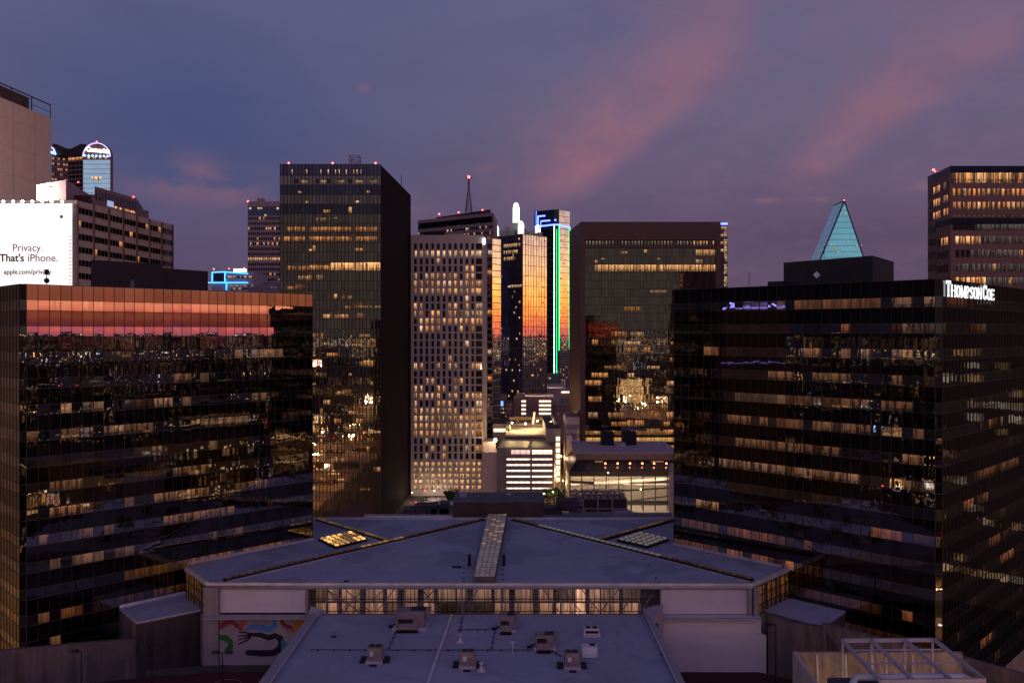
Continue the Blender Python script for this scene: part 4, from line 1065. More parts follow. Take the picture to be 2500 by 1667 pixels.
# stepped block between
Y = 420; t = thing('setback_building', 'mauve stepped building with a lit top floor behind the banded office slab', 'building', (XY(240, Y).x, Y+10, 0))
M_MAUVE = mat('lilac_render', (.30,.25,.31), .8, var=.1)
body(t, [XY(90, 300), XY(161, 290), XY(232, 330), XY(232, 380), XY(90, 380)], 0, ZZ(439, 290), M_MAUVE, 'wall')
F = Face(XY(90, 300), XY(161, 290)); b = MB(); F.bar(b, F.L*.42, F.L*.53, ZZ(478, 296), ZZ(456, 296), 0, .1); b.build('door', M_DIMWIN, t)
Pa, Pb = XY(231, 330), XY(333, 360); F = Face(Pa, Pb)
body(t, [Pa, Pb, Pb+Vector((-10,30)), Pa+Vector((-10,30))], 0, ZZ(455, 330), mat('brown_stone', (.15,.11,.11)), 'upper_wall')
d1, _ = winrows(F, [(ZZ(486, 330), ZZ(464, 330))], 14, .55); add_windows(t, d1, 'window', G_DIM)
o1 = [(F.quad(F.L*f, F.L*(f+.06), ZZ(502, 335), ZZ(496, 335), .15), warmc(1, 1.3), F.cell(0, 1)) for f in (.45, .56, .7, .77, .84, .91)]
add_windows(t, o1, 'lit_window', R_FAR)
b = MB(); F.bar(b, F.L*.28, F.L*.42, ZZ(500, 335), ZZ(486, 335), .1, .3); b.build('lit_bay', teal('pale_blue_bay', (.35,.45,.65), .9), t)
body(t, [XY(333, 365), XY(363, 372), XY(363, 395), XY(333, 395)], 0, ZZ(512, 368), MATS['brown_stone'], 'end_wall')
beacon(191, 445, 300, 'red lamp on the lilac roof ledge below the arched tower', .7); beacon(326, 481, 357, 'red lamp at the right end of the stepped mauve building', .8)

# banded office slab with billboard
C = XY(187, 290); B = XY(421, 356)
t = thing('banded_office', 'beige office slab with continuous window bands and vertical ribs behind the billboard', 'office building', (C.x, C.y, 0))
zt = ZZ(489, 290)
zt2 = ZZ(549, 410)
ztm = zt
F = Face(C, B)
body(t, [C, B, B+Vector((-30,30)), XY(-60, 300), XY(-60, 290)], 0, ztm, mat('tan_panel', (.46,.395,.355), .8, var=.12), 'wall')
b = MB(); dark, on = [], []
FHb = 4.43
for r_ in range(14):
    za = ztm-2.3-r_*FHb
    for k in range(7):
        for j in range(4):
            u = F.L*(k+.05+j*.235)/7; q = (F.quad(u, u+F.L/7*.21, za-2.0, za, .06), (rng.random(),)*3, F.cell(0, 2))
            (on if rng.random() < .03 else dark).append(q if True else q)
    F.bar(b, 0, F.L, za+.05, za+.28, 0, .3); F.bar(b, 0, F.L, za-2.4, za-2.15, 0, .25)
add_windows(t, dark, 'window', G_DIM, 100)
add_windows(t, [(q[0], warmc(0, .9), q[2]) for q in on], 'lit_window', R_FAR)
b.build('sill_bands', mat('pale_sill', (.42,.36,.34), .8), t)
b = MB()
for k in range(8): F.bar(b, min(F.L*k/7, F.L-.5), min(F.L*k/7+.45, F.L), 0, ztm, .03, .55)
b.build('ribs', mat('rust_rib', (.15,.08,.07), .7), t)
b = MB(); b.prism([XY(150, 300), XY(225, 300), XY(225, 315), XY(150, 315)], ztm, ZZ(477, 300)); b.build('roof_plant', mat('dark_red_plant', (.08,.035,.035), .7), t)

# billboard with lamps
Y = 275; bl0, bl1 = XY(-95, Y), XY(176, Y); z0, z1 = ZZ(712, Y), ZZ(497, Y)
t = thing('billboard', 'huge glowing white billboard with black lettering on the left', 'billboard', ((bl0.x+bl1.x)/2, Y, z0))
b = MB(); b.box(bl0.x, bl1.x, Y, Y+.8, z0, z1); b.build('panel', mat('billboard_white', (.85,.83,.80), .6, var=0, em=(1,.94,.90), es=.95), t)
b = MB(); b.box(bl1.x, bl1.x+1.3, Y+.1, Y+1.2, z0, z1); 
for i in range(24): b.box(bl1.x-.9, bl1.x-.2, Y-.25, Y-.05, z0+i*1.15+.3, z0+i*1.15+.5) if i % 1 == 0 and i < 16 else None
b.build('frame', mat('grey_frame', (.25,.23,.24), .6), t)
INK = mat('billboard_ink', (.02,.017,.015), .6, var=0); INK2 = mat('billboard_thin_ink', (.22,.20,.20), .6, var=0)
o = textmesh('Privacy.', 3.25, INK2, 'lettering', t, (D(30, 613, Y-.12), (1,0,0), (0,0,1)), .03, 0, .98); o['label'] = 'thin grey word Privacy'
o = textmesh("That's", 3.3, INK, 'lettering', t, (D(-1, 638, Y-.12), (1,0,0), (0,0,1)), .03, .07, .98); o['label'] = 'bold words on the second line'
o = textmesh("iPhone.", 3.3, INK, 'lettering', t, (D(67, 638, Y-.12), (1,0,0), (0,0,1)), .03, .0, 1.0)
o = textmesh("apple.com/privacy", 2.15, INK, 'lettering', t, (D(9, 669, Y-.12), (1,0,0), (0,0,1)), .03, .025, .98); o['label'] = 'web address line'
b = MB(); o_ = D(150, 529, Y-.1)      # fruit emblem with a bite and a leaf
pts = []
for i in range(28):
    a = 2*pi*i/28; r_ = .62+.05*cos(2*a); x, z_ = r_*cos(a)*.92, r_*sin(a)
    d_ = sqrt((x-.72)**2+(z_-.08)**2)
    if d_ < .30: x = .72-.30*(.72-x)/max(d_, .01); z_ = .08+(z_-.08)*.30/max(d_, .01)
    if abs(x) < .12 and z_ > .4: z_ -= .08
    pts.append((o_.x+x, o_.y, o_.z+z_))
b.face(pts); b.face([(o_.x, o_.y, o_.z+.62), (o_.x+.14, o_.y, o_.z+.66), (o_.x+.26, o_.y, o_.z+.95), (o_.x+.05, o_.y, o_.z+.86)])
b.build('emblem', mat('emblem_grey', (.25,.24,.24), .6, var=0), t)
M_SPOT = emis('billboard_spot', (1,.9,.78), 30, False)
for i, px in enumerate((8, 32, 55, 79, 103, 126, 152)):
    p = D(px, 492, Y-2.2); l = thing('billboard_lamp', '%s floodlight from the left on the billboard top edge' % ['first','second','third','fourth','fifth','sixth','seventh'][i], 'floodlight', p, 'floodlights along the billboard')
    b = MB(); b.ball(p, .42, 8, 5, 0, .8); b.build('bulb', M_SPOT, l)
    b = MB(); b.bar(p+Vector((0,2.4,-.7)), p+Vector((0,.2,.3)), .07); b.box(p.x-.5, p.x+.5, p.y-.35, p.y+.45, p.z+.4, p.z+.55); b.build('arm', M_BLACK, l)
for i, px in enumerate((12, 60, 108)):      # unseen fill lights added to brighten the beige tower
    ld = bpy.data.lights.new('tower_fill', 'POINT'); ld.energy = 42000; ld.color = (1,.66,.50); ld.shadow_soft_size = 2
    lo = bpy.data.objects.new('tower_fill', ld); COL.objects.link(lo); lo.location = D(px, 470, Y+22)

# blue neon building
Y = 560; t = thing('neon_trimmed_building', 'low white building edged with bright blue neon left of the banded tower', 'building', (XY(560, Y).x, Y+10, 0))
body(t, box4(517, 620, Y, 30), 0, ZZ(664, Y), mat('pale_lilac_wall', (.36,.34,.42), .7))
M_NB = emis('bright_blue_neon', (.05,.38,1), 3.5)
b = MB(); P_ = lambda x, y: D(x, y, Y-.6)
for a, c_ in (((518,665),(518,687)), ((518,665),(549,663.5)), ((549,663),(549,688)), ((549,664),(605,668)), ((507,690),(605,690)), ((553,690),(553,708))): b.bar(P_(*a), P_(*c_), .28)
b.build('neon_tube', M_NB, t)
F = Face(XY(551, Y), XY(620, Y))
d1, o1 = winrows(F, [(ZZ(679, Y), ZZ(674, Y)), (ZZ(700, Y), ZZ(696, Y)), (ZZ(707, Y), ZZ(703, Y))], 16, .8, lit=lambda r, k: warmc(4, rng.uniform(.3, 1.1)) if rng.random() < .7 else None)
add_windows(t, d1, 'window', G_DIM); add_windows(t, o1, 'lit_window', R_FAR)
F = Face(XY(519, Y), XY(548, Y)); b = MB(); F.bar(b, 0.2, F.L, ZZ(687, Y), ZZ(667, Y), .05, .2); b.build('glass_bay', G_BLUE, t)
b = MB(); p0, p1 = XY(570, Y+5), XY(598, Y+5); b.box(p0.x, p1.x, Y+5, Y+9, ZZ(664, Y), ZZ(656, Y+5)); b.build('lit_sign_panel', emis('warm_sign_panel', (1,.72,.55), 2.2), t)
for px, py, lb in ((522,657,'left, on a low roof edge'), (559,656,'left of the warm sign panel'), (596,655,'right end of the warm sign panel')): beacon(px, py, Y, 'small red lamp over the blue neon building, '+lb, .7)
Y = 500
t = thing('low_lilac_building', 'low lilac building with a sloping roofline in front of the banded tower', 'building', (XY(640, Y).x, Y+5, 0))
b = MB(); pts = [D(605, 706, Y), D(620, 700, Y), D(652, 688, Y), D(652, 694, Y), D(684, 692, Y)]
A = [tuple(pts[0][:2])+(0,)]+[tuple(p) for p in pts]+[tuple(pts[-1][:2])+(0,)]; A.reverse()
b.hexa(A, [(p[0], p[1]+15, p[2]) for p in A]); b.build('wall', mat('lilac_wall_dim', (.22,.19,.26), .8), t)
add_windows(t, [(Face(XY(600, Y), XY(690, Y)).quad(u, u+1.6, ZZ(704, Y), ZZ(700, Y), .1), (.35,.33,.4), [(0,0),(1,0),(1,1),(0,1)]) for u in (14, 16.2)], 'lit_window', R_FAR)
# ------------------------------------------------------------------ low buildings in the centre
def lamp_post(px, py, Y, h, label, col=(1,.75,.45), watt=900, grp='street lamps', double=False, lit=True, arm=.9):
    p = D(px, py, Y); t = thing('street_lamp', label, 'street lamp', (p.x, p.y, p.z-h), grp)
    b = MB(); b.tube((p.x, p.y, p.z-h), (p.x, p.y, p.z), .11, .07, 8); b.build('pole', M_BLACK, t)
    for s in ((-1, 1) if double else (-1,)):
        b = MB(); b.bar((p.x, p.y, p.z-.05), (p.x+s*arm*.5, p.y, p.z+.05), .05); cx = p.x+s*arm
        b.hexa([(cx-.55, p.y-.35, p.z-.12), (cx+.5, p.y-.35, p.z-.12), (cx+.5, p.y+.35, p.z-.12), (cx-.55, p.y+.35, p.z-.12)],
               [(cx-.45, p.y-.28, p.z+.18), (cx+.35, p.y-.28, p.z+.22), (cx+.35, p.y+.28, p.z+.22), (cx-.45, p.y+.28, p.z+.18)]); hd = b.build('lamp_head', M_BLACK, t)
        if lit:
            b = MB(); b.ball((cx, p.y, p.z-.2), .3, 8, 5, 0, .7); b.build('bulb', emis('warm_street_bulb', (1,.72,.40), 25, False), hd)
    if lit: point(t, (p.x-arm, p.y-.3, p.z-.7), col, watt)
    return t
def point(parent, loc, col, watt, r=.4, name='glow'):
    ld = bpy.data.lights.new(name, 'POINT'); ld.energy = watt; ld.color = col; ld.shadow_soft_size = r
    lo = bpy.data.objects.new(name, ld); COL.objects.link(lo); lo.location = loc
    if parent: setpar(lo, parent)
    return lo
# roads
b = MB(); b.face([(-75,195,.02),(40,195,.02),(40,640,.02),(-75,640,.02)]); 
M_ASPH = mat('asphalt', (.10,.085,.08), .85, var=.3, scale=.3)
b = MB(); b.face([(XY(985,430).x, 372, .03), (XY(1110,430).x, 372, .03), (XY(1100,430).x, 424, .03), (XY(985,430).x, 424, .03)])
b.face([(20.5, 330, .034), (29.5, 330, .034), (31, 760, .034), (20, 760, .034)])
struct('road', b, M_ASPH)
b = MB()
for k in range(7): y = 376+k*6.2; b.bar((XY(1022,430).x, y, .06), (XY(1082,430).x, y+1, .06), .10, r2=.01)
for k in range(12): b.box(24.8, 25.0, 340+k*9, 345+k*9, .05, .07)
struct('road_markings', b, mat('worn_white_paint', (.55,.50,.45), .7))
b = MB(); b.face([(XY(1085,420).x, 405, .06), (22, 405, .06), (22, 418, .06), (XY(1085,420).x, 418, .06)]); struct('pavement', b, mat('pavement_concrete', (.22,.19,.17), .85))

# beige blank block beside the gridded tower
Y = 412; t = thing('blank_annex', 'plain beige windowless block between the white gridded tower and the lit garage', 'building', (XY(1195, Y).x, Y+8, 0))
body(t, box4(1178, 1214, Y, 14), 0, ZZ(1104, Y), M_BEIGE, 'wall', mat('pale_roof', (.35,.31,.28), .8))
body(t, [XY(1178, Y+6), XY(1210, Y+6), XY(1210, Y+20), XY(1178, Y+20)], ZZ(1104, Y), ZZ(1078, Y+6), M_BEIGE, 'upper_wall', MATS['pale_roof'])
b = MB(); p = D(1209, 1074, Y+4); b.ball(p, .8, 8, 5); b.build('floodlight', emis('warm_flood_bulb', (1,.78,.5), 30, False), t)
point(t, (p.x-1.5, p.y-2.5, p.z+1), (1,.70,.42), 2200)

# parking garage
R_GAR = bpy.data.materials.new('garage_deck_lit'); R_GAR.use_nodes = True
nt = R_GAR.node_tree; p_ = nt.nodes['Principled BSDF']; uv = nt.nodes.new('ShaderNodeUVMap'); uv.uv_map = 'cell'
s_ = nt.nodes.new('ShaderNodeSeparateXYZ'); nt.links.new(uv.outputs[0], s_.inputs[0]); u_, v_ = E(nt, s_.outputs[0]), E(nt, s_.outputs[1])
f_ = v_*.45+.55; f_ = f_*((u_*1.15).op('SINE').op('ABSOLUTE')*.55+.7)
st_ = (noise(nt, combine(nt, u_*.25, v_*4, 0), 1, 2)-.5)*.8+1
at_ = nt.nodes.new('ShaderNodeAttribute'); at_.attribute_name = 'tint'
nt.links.new(at_.outputs['Color'], p_.inputs['Emission Color']); link(nt, f_*st_*2.3, p_.inputs['Emission Strength']); p_.inputs['Base Color'].default_value = (.5,.45,.4,1)
def opening(parent, F, u0, u1, z0, z1, tint=(1,.76,.54), depth=.9, name='deck_opening', m=None):
    """recessed lit bay between parapets"""
    b = MB(); b.face(F.quad(u0, u1, z0, z1, .04), 0, tint, None, F.cell(u0, u1)); return b.build(name, m or R_GAR, parent)
Y = 410; F = Face(XY(1213, Y), XY(1353, Y)); zt = ZZ(1092, Y)
t = thing('parking_garage', 'brightly lit multistorey garage with white glowing decks in the street centre', 'parking garage', (XY(1283, Y).x, Y+20, 0))
M_GARC = mat('garage_concrete', (.34,.28,.26), .85, var=.12)
Yb = 448
poly = [F.P, F.Q, XY(1357, Yb)+Vector((0,0)), XY(1226, Yb)]
body(t, poly, 0, zt-1.2, M_GARC, 'wall', mat('dark_brown_deck', (.10,.07,.065), .5))
b = MB(); F.bar(b, 0, F.L, zt-1.2, zt-.1, -.4, .05); b.bar((XY(1226,Yb).x, Yb, zt-.9), (XY(1357,Yb).x, Yb, zt-.9), .4); 
b.bar((XY(1285,Y).x, Y, zt-1.0), (XY(1300,Yb).x, Yb, zt-1.0), .25); b.build('parapet', M_GARC, t)
ux = lambda px: (px-1213)/FP*Y
for r_, (ya, yb_) in enumerate(((1098,1109),(1119,1125),(1133,1139),(1147,1153.5),(1161,1167.5),(1175,1181.5),(1190,1195.5),(1203,1208))):
    for a, c_ in ((1237,1294),(1299,1348)):
        opening(t, F, ux(a)+(2.2 if r_ == 0 and a < 1290 else 0), ux(c_), ZZ(yb_, Y), ZZ(ya, Y), (1.0,.76,.58) if r_ else ((1,.60,.42) if a > 1290 else (.45,.28,.24)))
b = MB()
for r_ in range(8):
    zc = ZZ(1112+r_*14.1, Y); F.bar(b, ux(1236), ux(1349), zc-.7, zc+.7, .03, .35)
F.bar(b, ux(1294), ux(1299), 0, zt-1.2, .03, .42); F.bar(b, 0, ux(1235), 0, zt, .03, .6); F.bar(b, ux(1348), F.L, 0, zt-.3, .03, .5)
b.build('parapet_bands', mat('grey_band_concrete', (.24,.20,.20), .85), t)
# lit rear wing to the right and the bright upper deck
Y2 = 440; F2 = Face(XY(1356, Y2), XY(1368, Y2))
body(t, box4(1334, 1369, Y2, 60), 0, ZZ(1046, Y2), M_GARC, 'rear_wall')
for i in range(8): opening(t, F2, .3, F2.L-.3, ZZ(1076+i*14.2, Y2), ZZ(1066+i*14.2, Y2), (1.3,.85,.50))
Y3 = 452; F3 = Face(XY(1234, Y3), XY(1366, Y3)); zd = ZZ(1058, Y3); zw = ZZ(1040, Y3)
b = MB(); b.prism([XY(1234, Y3), XY(1366, Y3), XY(1366, 520), XY(1234, 520)], 0, zd-4); b.build('rear_block', M_GARC, t)
M_DECK = mat('lit_concrete', (.50,.43,.35), .8, var=.15)
b = MB(); zk = ZZ(1062, Y3); b.box(F3.P.x, F3.Q.x, Y3+.5, 520, zk-1, zk); b.build('upper_deck', M_DECK, t)
b = MB(); b.box(F3.P.x, F3.Q.x, 500, 503, zk, ZZ(1040, 500)+1.2); b.box(F3.P.x+2, F3.P.x+3, 470, 500, zk, zk+3); b.box(F3.Q.x-2.4, F3.Q.x-1, 460, 500, zk, zk+6)
b.build('deck_wall', M_DECK, t)
b = MB(); Yf = 508
for a, c_ in (((1264,1041),(1264,1021)), ((1360,1041),(1360,1021)), ((1306,1041),(1306,1021))): b.bar(D(a[0], a[1], Yf), D(c_[0], c_[1], Yf), .7)
b.bar(D(1243, 1021, Yf), D(1361, 1021, Yf), .9); b.bar(D(1264, 1034, Yf), D(1361, 1034, Yf), .5); b.build('deck_frame', mat('ochre_frame', (.45,.30,.16), .7), t)
b = MB(); b.box(XY(1262,520).x, XY(1362,520).x, 520, 535, 0, ZZ(1034, 520)); b.build('mural_wall', mat('patterned_wall', (.16,.12,.10), .8, var=.6, scale=.8), t)
for px, Yl in ((1250, 470), (1283, 466), (1312, 480), (1345, 474)):
    q = D(px, 1043, Yl); point(t, (q.x, q.y, zk+4.5), (1,.66,.28), 15000, .5)
    b = MB(); b.ball((q.x, q.y, zk+4.6), .4, 8, 5); b.build('deck_lamp', emis('amber_bulb', (1,.80,.45), 40, False), t)
# glowing slanted pole
b = MB(); b.bar(D(1301, 1034, 470), D(1305, 1006, 470), .5); b.build('lit_fin', emis('lit_fin_glow', (1,.55,.32), 1.6), t)

# second garage behind
Y = 600; F = Face(XY(1254, Y), XY(1351, Y)); zt = ZZ(972, Y)
t = thing('pale_garage', 'pinkish parking garage with a lit pale roof deck behind the bright garage', 'parking garage', (XY(1300, Y).x, Y+20, 0))
M_PINKC = mat('pink_concrete', (.36,.25,.24), .85, var=.1)
body(t, [F.P, F.Q, XY(1351, 645), XY(1262, 645)], 0, zt, M_PINKC, 'wall', mat('pale_deck', (.48,.40,.35), .8))
b = MB(); F.bar(b, 0, F.L, zt, zt+1.1, -.4, 0); F.bar(b, 2, 8, zt, zt+3, -12, -8); b.build('parapet', mat('pale_parapet', (.45,.36,.33), .8), t)
ux = lambda px: (px-1254)/FP*Y
for i in range(4):
    for a, c_ in ((1273,1284),(1316,1345)): opening(t, F, ux(a), ux(c_), ZZ(982+i*10, Y), ZZ(977+i*10, Y), (.9,.62,.45))
point(t, (XY(1285, 620).x, 618, zt+5), (1,.62,.48), 3200); point(t, (XY(1325, 620).x, 622, zt+5), (1,.62,.48), 3200)
# neighbours
def simple(name, label, cat, px0, px1, pytop, Y, dep, m, roofm=None):
    t = thing(name, label, cat, (XY((px0+px1)/2, Y).x, Y+dep/2, 0)); body(t, box4(px0, px1, Y, dep), 0, ZZ(pytop, Y), m, 'wall', roofm); return t
t = simple('flat_roofed_building', 'low pale pink building with a grey roof right behind the second garage', 'building', 1352, 1413, 986, 620, 60, M_PINKC, mat('grey_roof', (.22,.18,.19), .8))
F = Face(XY(1352, 620), XY(1413, 620)); d1, o1 = winrows(F, [(ZZ(994+i*9, 620), ZZ(991+i*9, 620)) for i in range(3)], 9, .3, lit=lambda r, k: warmc(2, .7) if rng.random() < .12 else None); add_windows(t, d1, 'window', M_DIMWIN); add_windows(t, o1, 'lit_window', R_FAR)
b = MB(); b.box(XY(1370,640).x, XY(1412,640).x, 640, 650, ZZ(986,640)-3, ZZ(955, 640)); b.build('roof_plant', mat('grey_block', (.20,.17,.18), .8), t)
b = MB(); F = Face(XY(1370, 639.5), XY(1412, 639.5)); b.face(F.quad(0, F.L, ZZ(959,640), ZZ(955,640), .1), 0, (1,.72,.55), None, F.cell(0, 10)); b.build('lit_eaves', R_GAR, t)
t = simple('slate_block', 'bluish grey plant block on a white podium at the foot of the neon outlined tower', 'building', 1380, 1413, 928, 700, 20, mat('slate_grey', (.16,.15,.20), .8))
t = simple('white_podium', 'white low podium with a bright roof edge below the neon outlined tower', 'building', 1323, 1416, 948, 700-2, 60, mat('pale_pink_wall', (.40,.32,.31), .8), mat('pale_roof2', (.42,.36,.35), .8))
point(t, (XY(1350, 700).x, 705, ZZ(925, 700)), (1,.7,.6), 4000)
t = simple('green_lit_podium', 'small glass podium with a lit window under the green neon tower', 'building', 1336, 1366, 914, 860, 30, mat('teal_grey_wall', (.10,.13,.12), .6))
add_windows(t, [(Face(XY(1336, 860), XY(1366, 860)).quad(1, 3.4, ZZ(926, 860), ZZ(921, 860), .2), warmc(2, 1.5), [(0,0),(1,0),(1,1),(0,1)])], 'lit_window', R_FAR)
b = MB(); b.box(XY(1366, 850).x, XY(1402, 850).x, 850, 851, ZZ(919, 850), ZZ(915.5, 850)); b.build('lit_canopy', emis('cool_canopy', (.85,.85,1), 1.6, False), t)
t = simple('arcaded_building', 'pale pink building with an arched doorway left of the garages', 'building', 1235, 1252, 985, 560, 30, M_PINKC)
F = Face(XY(1235, 560), XY(1252, 560)); d1, o1 = winrows(F, [(ZZ(995+i*11, 560), ZZ(989+i*11, 560)) for i in range(8)], 2, .35); add_windows(t, d1, 'window', M_DIMWIN)
t = simple('street_corner_building', 'dark narrow building with a blue lit screen behind the mirrored tower', 'building', 1220, 1238, 962, 640, 30, mat('dim_stone', (.22,.18,.19), .8))
b = MB(); F = Face(XY(1220, 640), XY(1238, 640)); F.bar(b, .3, 2.6, ZZ(991, 640), ZZ(979, 640), .1, .3); b.build('lit_screen', emis('blue_screen', (.15,.35,.9), 2), t)
d1, o1 = winrows(F, [(ZZ(1000+i*9, 640), ZZ(996+i*9, 640)) for i in range(6)], 3, .6, lit=lambda r, k: warmc(2, 1.0) if rng.random() < .6 else None); add_windows(t, o1, 'lit_window', R_FAR)
t = simple('low_lit_shop', 'low lit building tucked between the gridded tower and the bright garage', 'building', 1203, 1236, 1035, 500, 30, mat('warm_wall', (.30,.24,.21), .8))
F = Face(XY(1203, 500), XY(1236, 500)); b = MB(); b.face(F.quad(.5, F.L-.5, ZZ(1054, 500), ZZ(1046, 500), .1), 0, (1,.70,.45), None, F.cell(0, 8)); b.build('lit_window', R_GAR, t)
point(t, (XY(1230, 492).x, 490, ZZ(1030, 492)), (1,.68,.4), 1200)
for (px, py, Y, h, lb) in ((1232, 935, 560, 14, 'thin tall pole left of the second garage'), (1309, 965, 590, 8, 'thin pole before the second garage')): pass

# striped annex left of the brown tower
Y = 445; t = simple('banded_annex', 'narrow pale annex with grey bands against the left foot of the brown framed tower', 'building', 1382, 1415, 1018, Y, 20, mat('pale_render', (.42,.36,.36), .8), MATS['grey_roof'])
b = MB(); F = Face(XY(1382, Y), XY(1415, Y))
for a, c_ in ((1036,1048),(1058,1069)): F.bar(b, 0, F.L, ZZ(c_, Y), ZZ(a, Y), 0, .1)
b.build('grey_bands', mat('grey_band', (.22,.19,.20), .8), t)
b = MB(); b.box(XY(1383, Y-3).x, XY(1396, Y-3).x, Y-5, Y, 0, ZZ(1060, Y)); b.build('stair_wall', MATS['pale_render'], t)

# low office with sloped glazing and the parking hall beneath
Y = 395; t = thing('parking_hall', 'low grey building with sloped dark glazing above open lit parking ramps', 'building', (XY(1520, Y).x, Y+20, 0))
zr = ZZ(1106, Y); x0, x1 = XY(1407, Y).x, XY(1660, Y).x
xw = XY(1391, Y-12).x
b = MB(); b.prism([(x0, Y), (x1, Y), (x1, Y+42), (x0+1, Y+42)], ZZ(1122, Y), zr); b.build('roof_block', [mat('tan_fascia', (.16,.12,.11), .8)], t)
b = MB(); b.box(x0, x1, Y, Y+42, zr-.01, zr+.25); b.build('roof', mat('lilac_roof', (.36,.33,.40), .8), t)
zg0, zg1 = ZZ(1150, Y-9), ZZ(1122, Y)
b = MB(); n = 17
for k in range(n):
    a0, a1 = x0+(x1-x0)*k/n, x0+(x1-x0)*(k+1)/n; c0, c1 = xw+(x1-xw)*k/n, xw+(x1-xw)*(k+1)/n
    b.face([(c0, Y-9, zg0), (c1, Y-9, zg0), (a1, Y, zg1), (a0, Y, zg1)])
b.face([(xw, Y-9, zg0), (x0, Y, zg1), (x0, Y+30, zg1), (xw, Y+30, zg0)])
b.build('sloped_glazing', glass('slate_glass', (.16,.17,.20), .12, .0), t)
b = MB()
for k in range(n+1): b.bar((xw+(x1-xw)*k/n, Y-9.1, zg0), (x0+(x1-x0)*k/n, Y-.1, zg1+.05), .07)
b.box(xw, x1, Y-9.6, Y-8.6, ZZ(1162, Y-9), zg0); b.build('glazing_bars', mat('dark_brown_metal', (.05,.035,.03), .6), t)
on = []
for a, c_ in ((1452,1473),(1590,1622)):
    p0, p1 = XY(a, Y-3), XY(c_, Y-3); on.append(([(p0.x, Y-2.6, ZZ(1129,Y-2.5)), (p1.x, Y-2.6, ZZ(1129,Y-2.5)), (p1.x, Y-1.6, ZZ(1124.5,Y-1.6)), (p0.x, Y-1.6, ZZ(1124.5,Y-1.6))], warmc(0, .5), [(0,0),(6,0),(6,1),(0,1)]))
add_windows(t, on, 'lit_window', R_FAR)
b = MB()
for k, px in enumerate((1478, 1508, 1538, 1568, 1597, 1627)):
    l = MB(); l.ball(D(px, 1131, Y-5), .42, 8, 5); l.build('soffit_lamp', emis('orange_bulb', (1,.28,.10), 8, False), t)
# parking hall: slabs, ramp, columns, lit back wall
zc = ZZ(1162, Y-9)
M_HALL = mat('hall_concrete', (.50,.43,.36), .8, var=.15)
b = MB(); b.box(xw, x1, Y+14, Y+15, 0, zc); b.box(xw-.1, xw+.5, Y-9, Y+15, 0, zc); b.box(xw, x1, Y-9, Y+15, zc, zc+.4); b.box(xw, x1, Y+2, Y+14, zc-5.8, zc-5.3); b.build('hall_wall', M_HALL, t)
b = MB()
for k, px in enumerate((1392, 1420, 1450, 1480, 1511, 1541, 1570, 1600, 1630)):
    x = XY(px, Y-9).x; b.box(x-.22, x+.22, Y-9.2, Y-8.7, 0, zc)
b.build('columns', MATS['dark_brown_metal'], t)
b = MB()
p0, p1 = D(1500, 1199, Y-9), D(1634, 1190, Y-9); b.bar(p0, p1, .4, r2=.35); b.bar(D(1392, 1176, Y-9), D(1450, 1178, Y-9), .55); b.bar(D(1392, 1199, Y-9), D(1500, 1199, Y-9), .55)
p0, p1 = D(1540, 1222, Y-9), D(1634, 1210, Y-9); b.bar(p0, p1, .3); b.build('ramp_edge', mat('ramp_steel', (.09,.07,.06), .7), t)
b = MB(); b.hexa([D(1480,1182,Y+1)[:], D(1640,1172,Y+1)[:], (D(1640,1172,Y+1).x, Y+12, D(1640,1172,Y+1).z), (D(1480,1182,Y+1).x, Y+12, D(1480,1182,Y+1).z)],
                 [tuple(D(1480,1182,Y+1)+Vector((0,0,.4))), tuple(D(1640,1172,Y+1)+Vector((0,0,.4))), (D(1640,1172,Y+1).x, Y+12, D(1640,1172,Y+1).z+.4), (D(1480,1182,Y+1).x, Y+12, D(1480,1182,Y+1).z+.4)]); b.build('ramp', M_HALL, t)
for px in (1405, 1440, 1480, 1525, 1570, 1615):
    q = D(px, 1170, Y); point(t, (q.x, Y+3, zc-1.1), (1,.80,.55), 1900, .6)
    point(t, (q.x, Y-1, zc-7.2), (1,.80,.55), 1500, .6)
# roof items
for a, c_, y0_, y1_ in ((1469,1499,1055,1090),(1521,1554,1055,1090)): b = MB(); b.box(XY(a, Y+26).x, XY(c_, Y+26).x, Y+26, Y+33, zr, ZZ(y0_, Y+26)); b.build('cooling_tower', mat('near_black_plant', (.012,.012,.02), .7), t)
b = MB(); b.box(XY(1502, Y+20).x, XY(1527, Y+20).x, Y+20, Y+27, zr+.2, ZZ(1082, Y+20)); b.box(XY(1440,Y+8).x, XY(1446,Y+8).x, Y+8, Y+9, zr, zr+1.3); b.tube((XY(1600,Y+6).x, Y+6, zr), (XY(1600,Y+6).x, Y+6, zr+1.8), .2)
b.box(XY(1625,Y+15).x, XY(1640,Y+15).x, Y+15, Y+18, zr, zr+1.6); b.build('roof_plant', mat('lilac_plant', (.34,.31,.36), .8), t)
F = Face(XY(1430, 440), XY(1660, 440)); b = MB(); b.face(F.quad(0, F.L, 24.2, 26.3, .1), 0, (1,.60,.22), None, F.cell(0, 40)); b.build('lit_clerestory', room('lit_clerestory_room', .7, (.1,.1,.1), 'blind'), t)
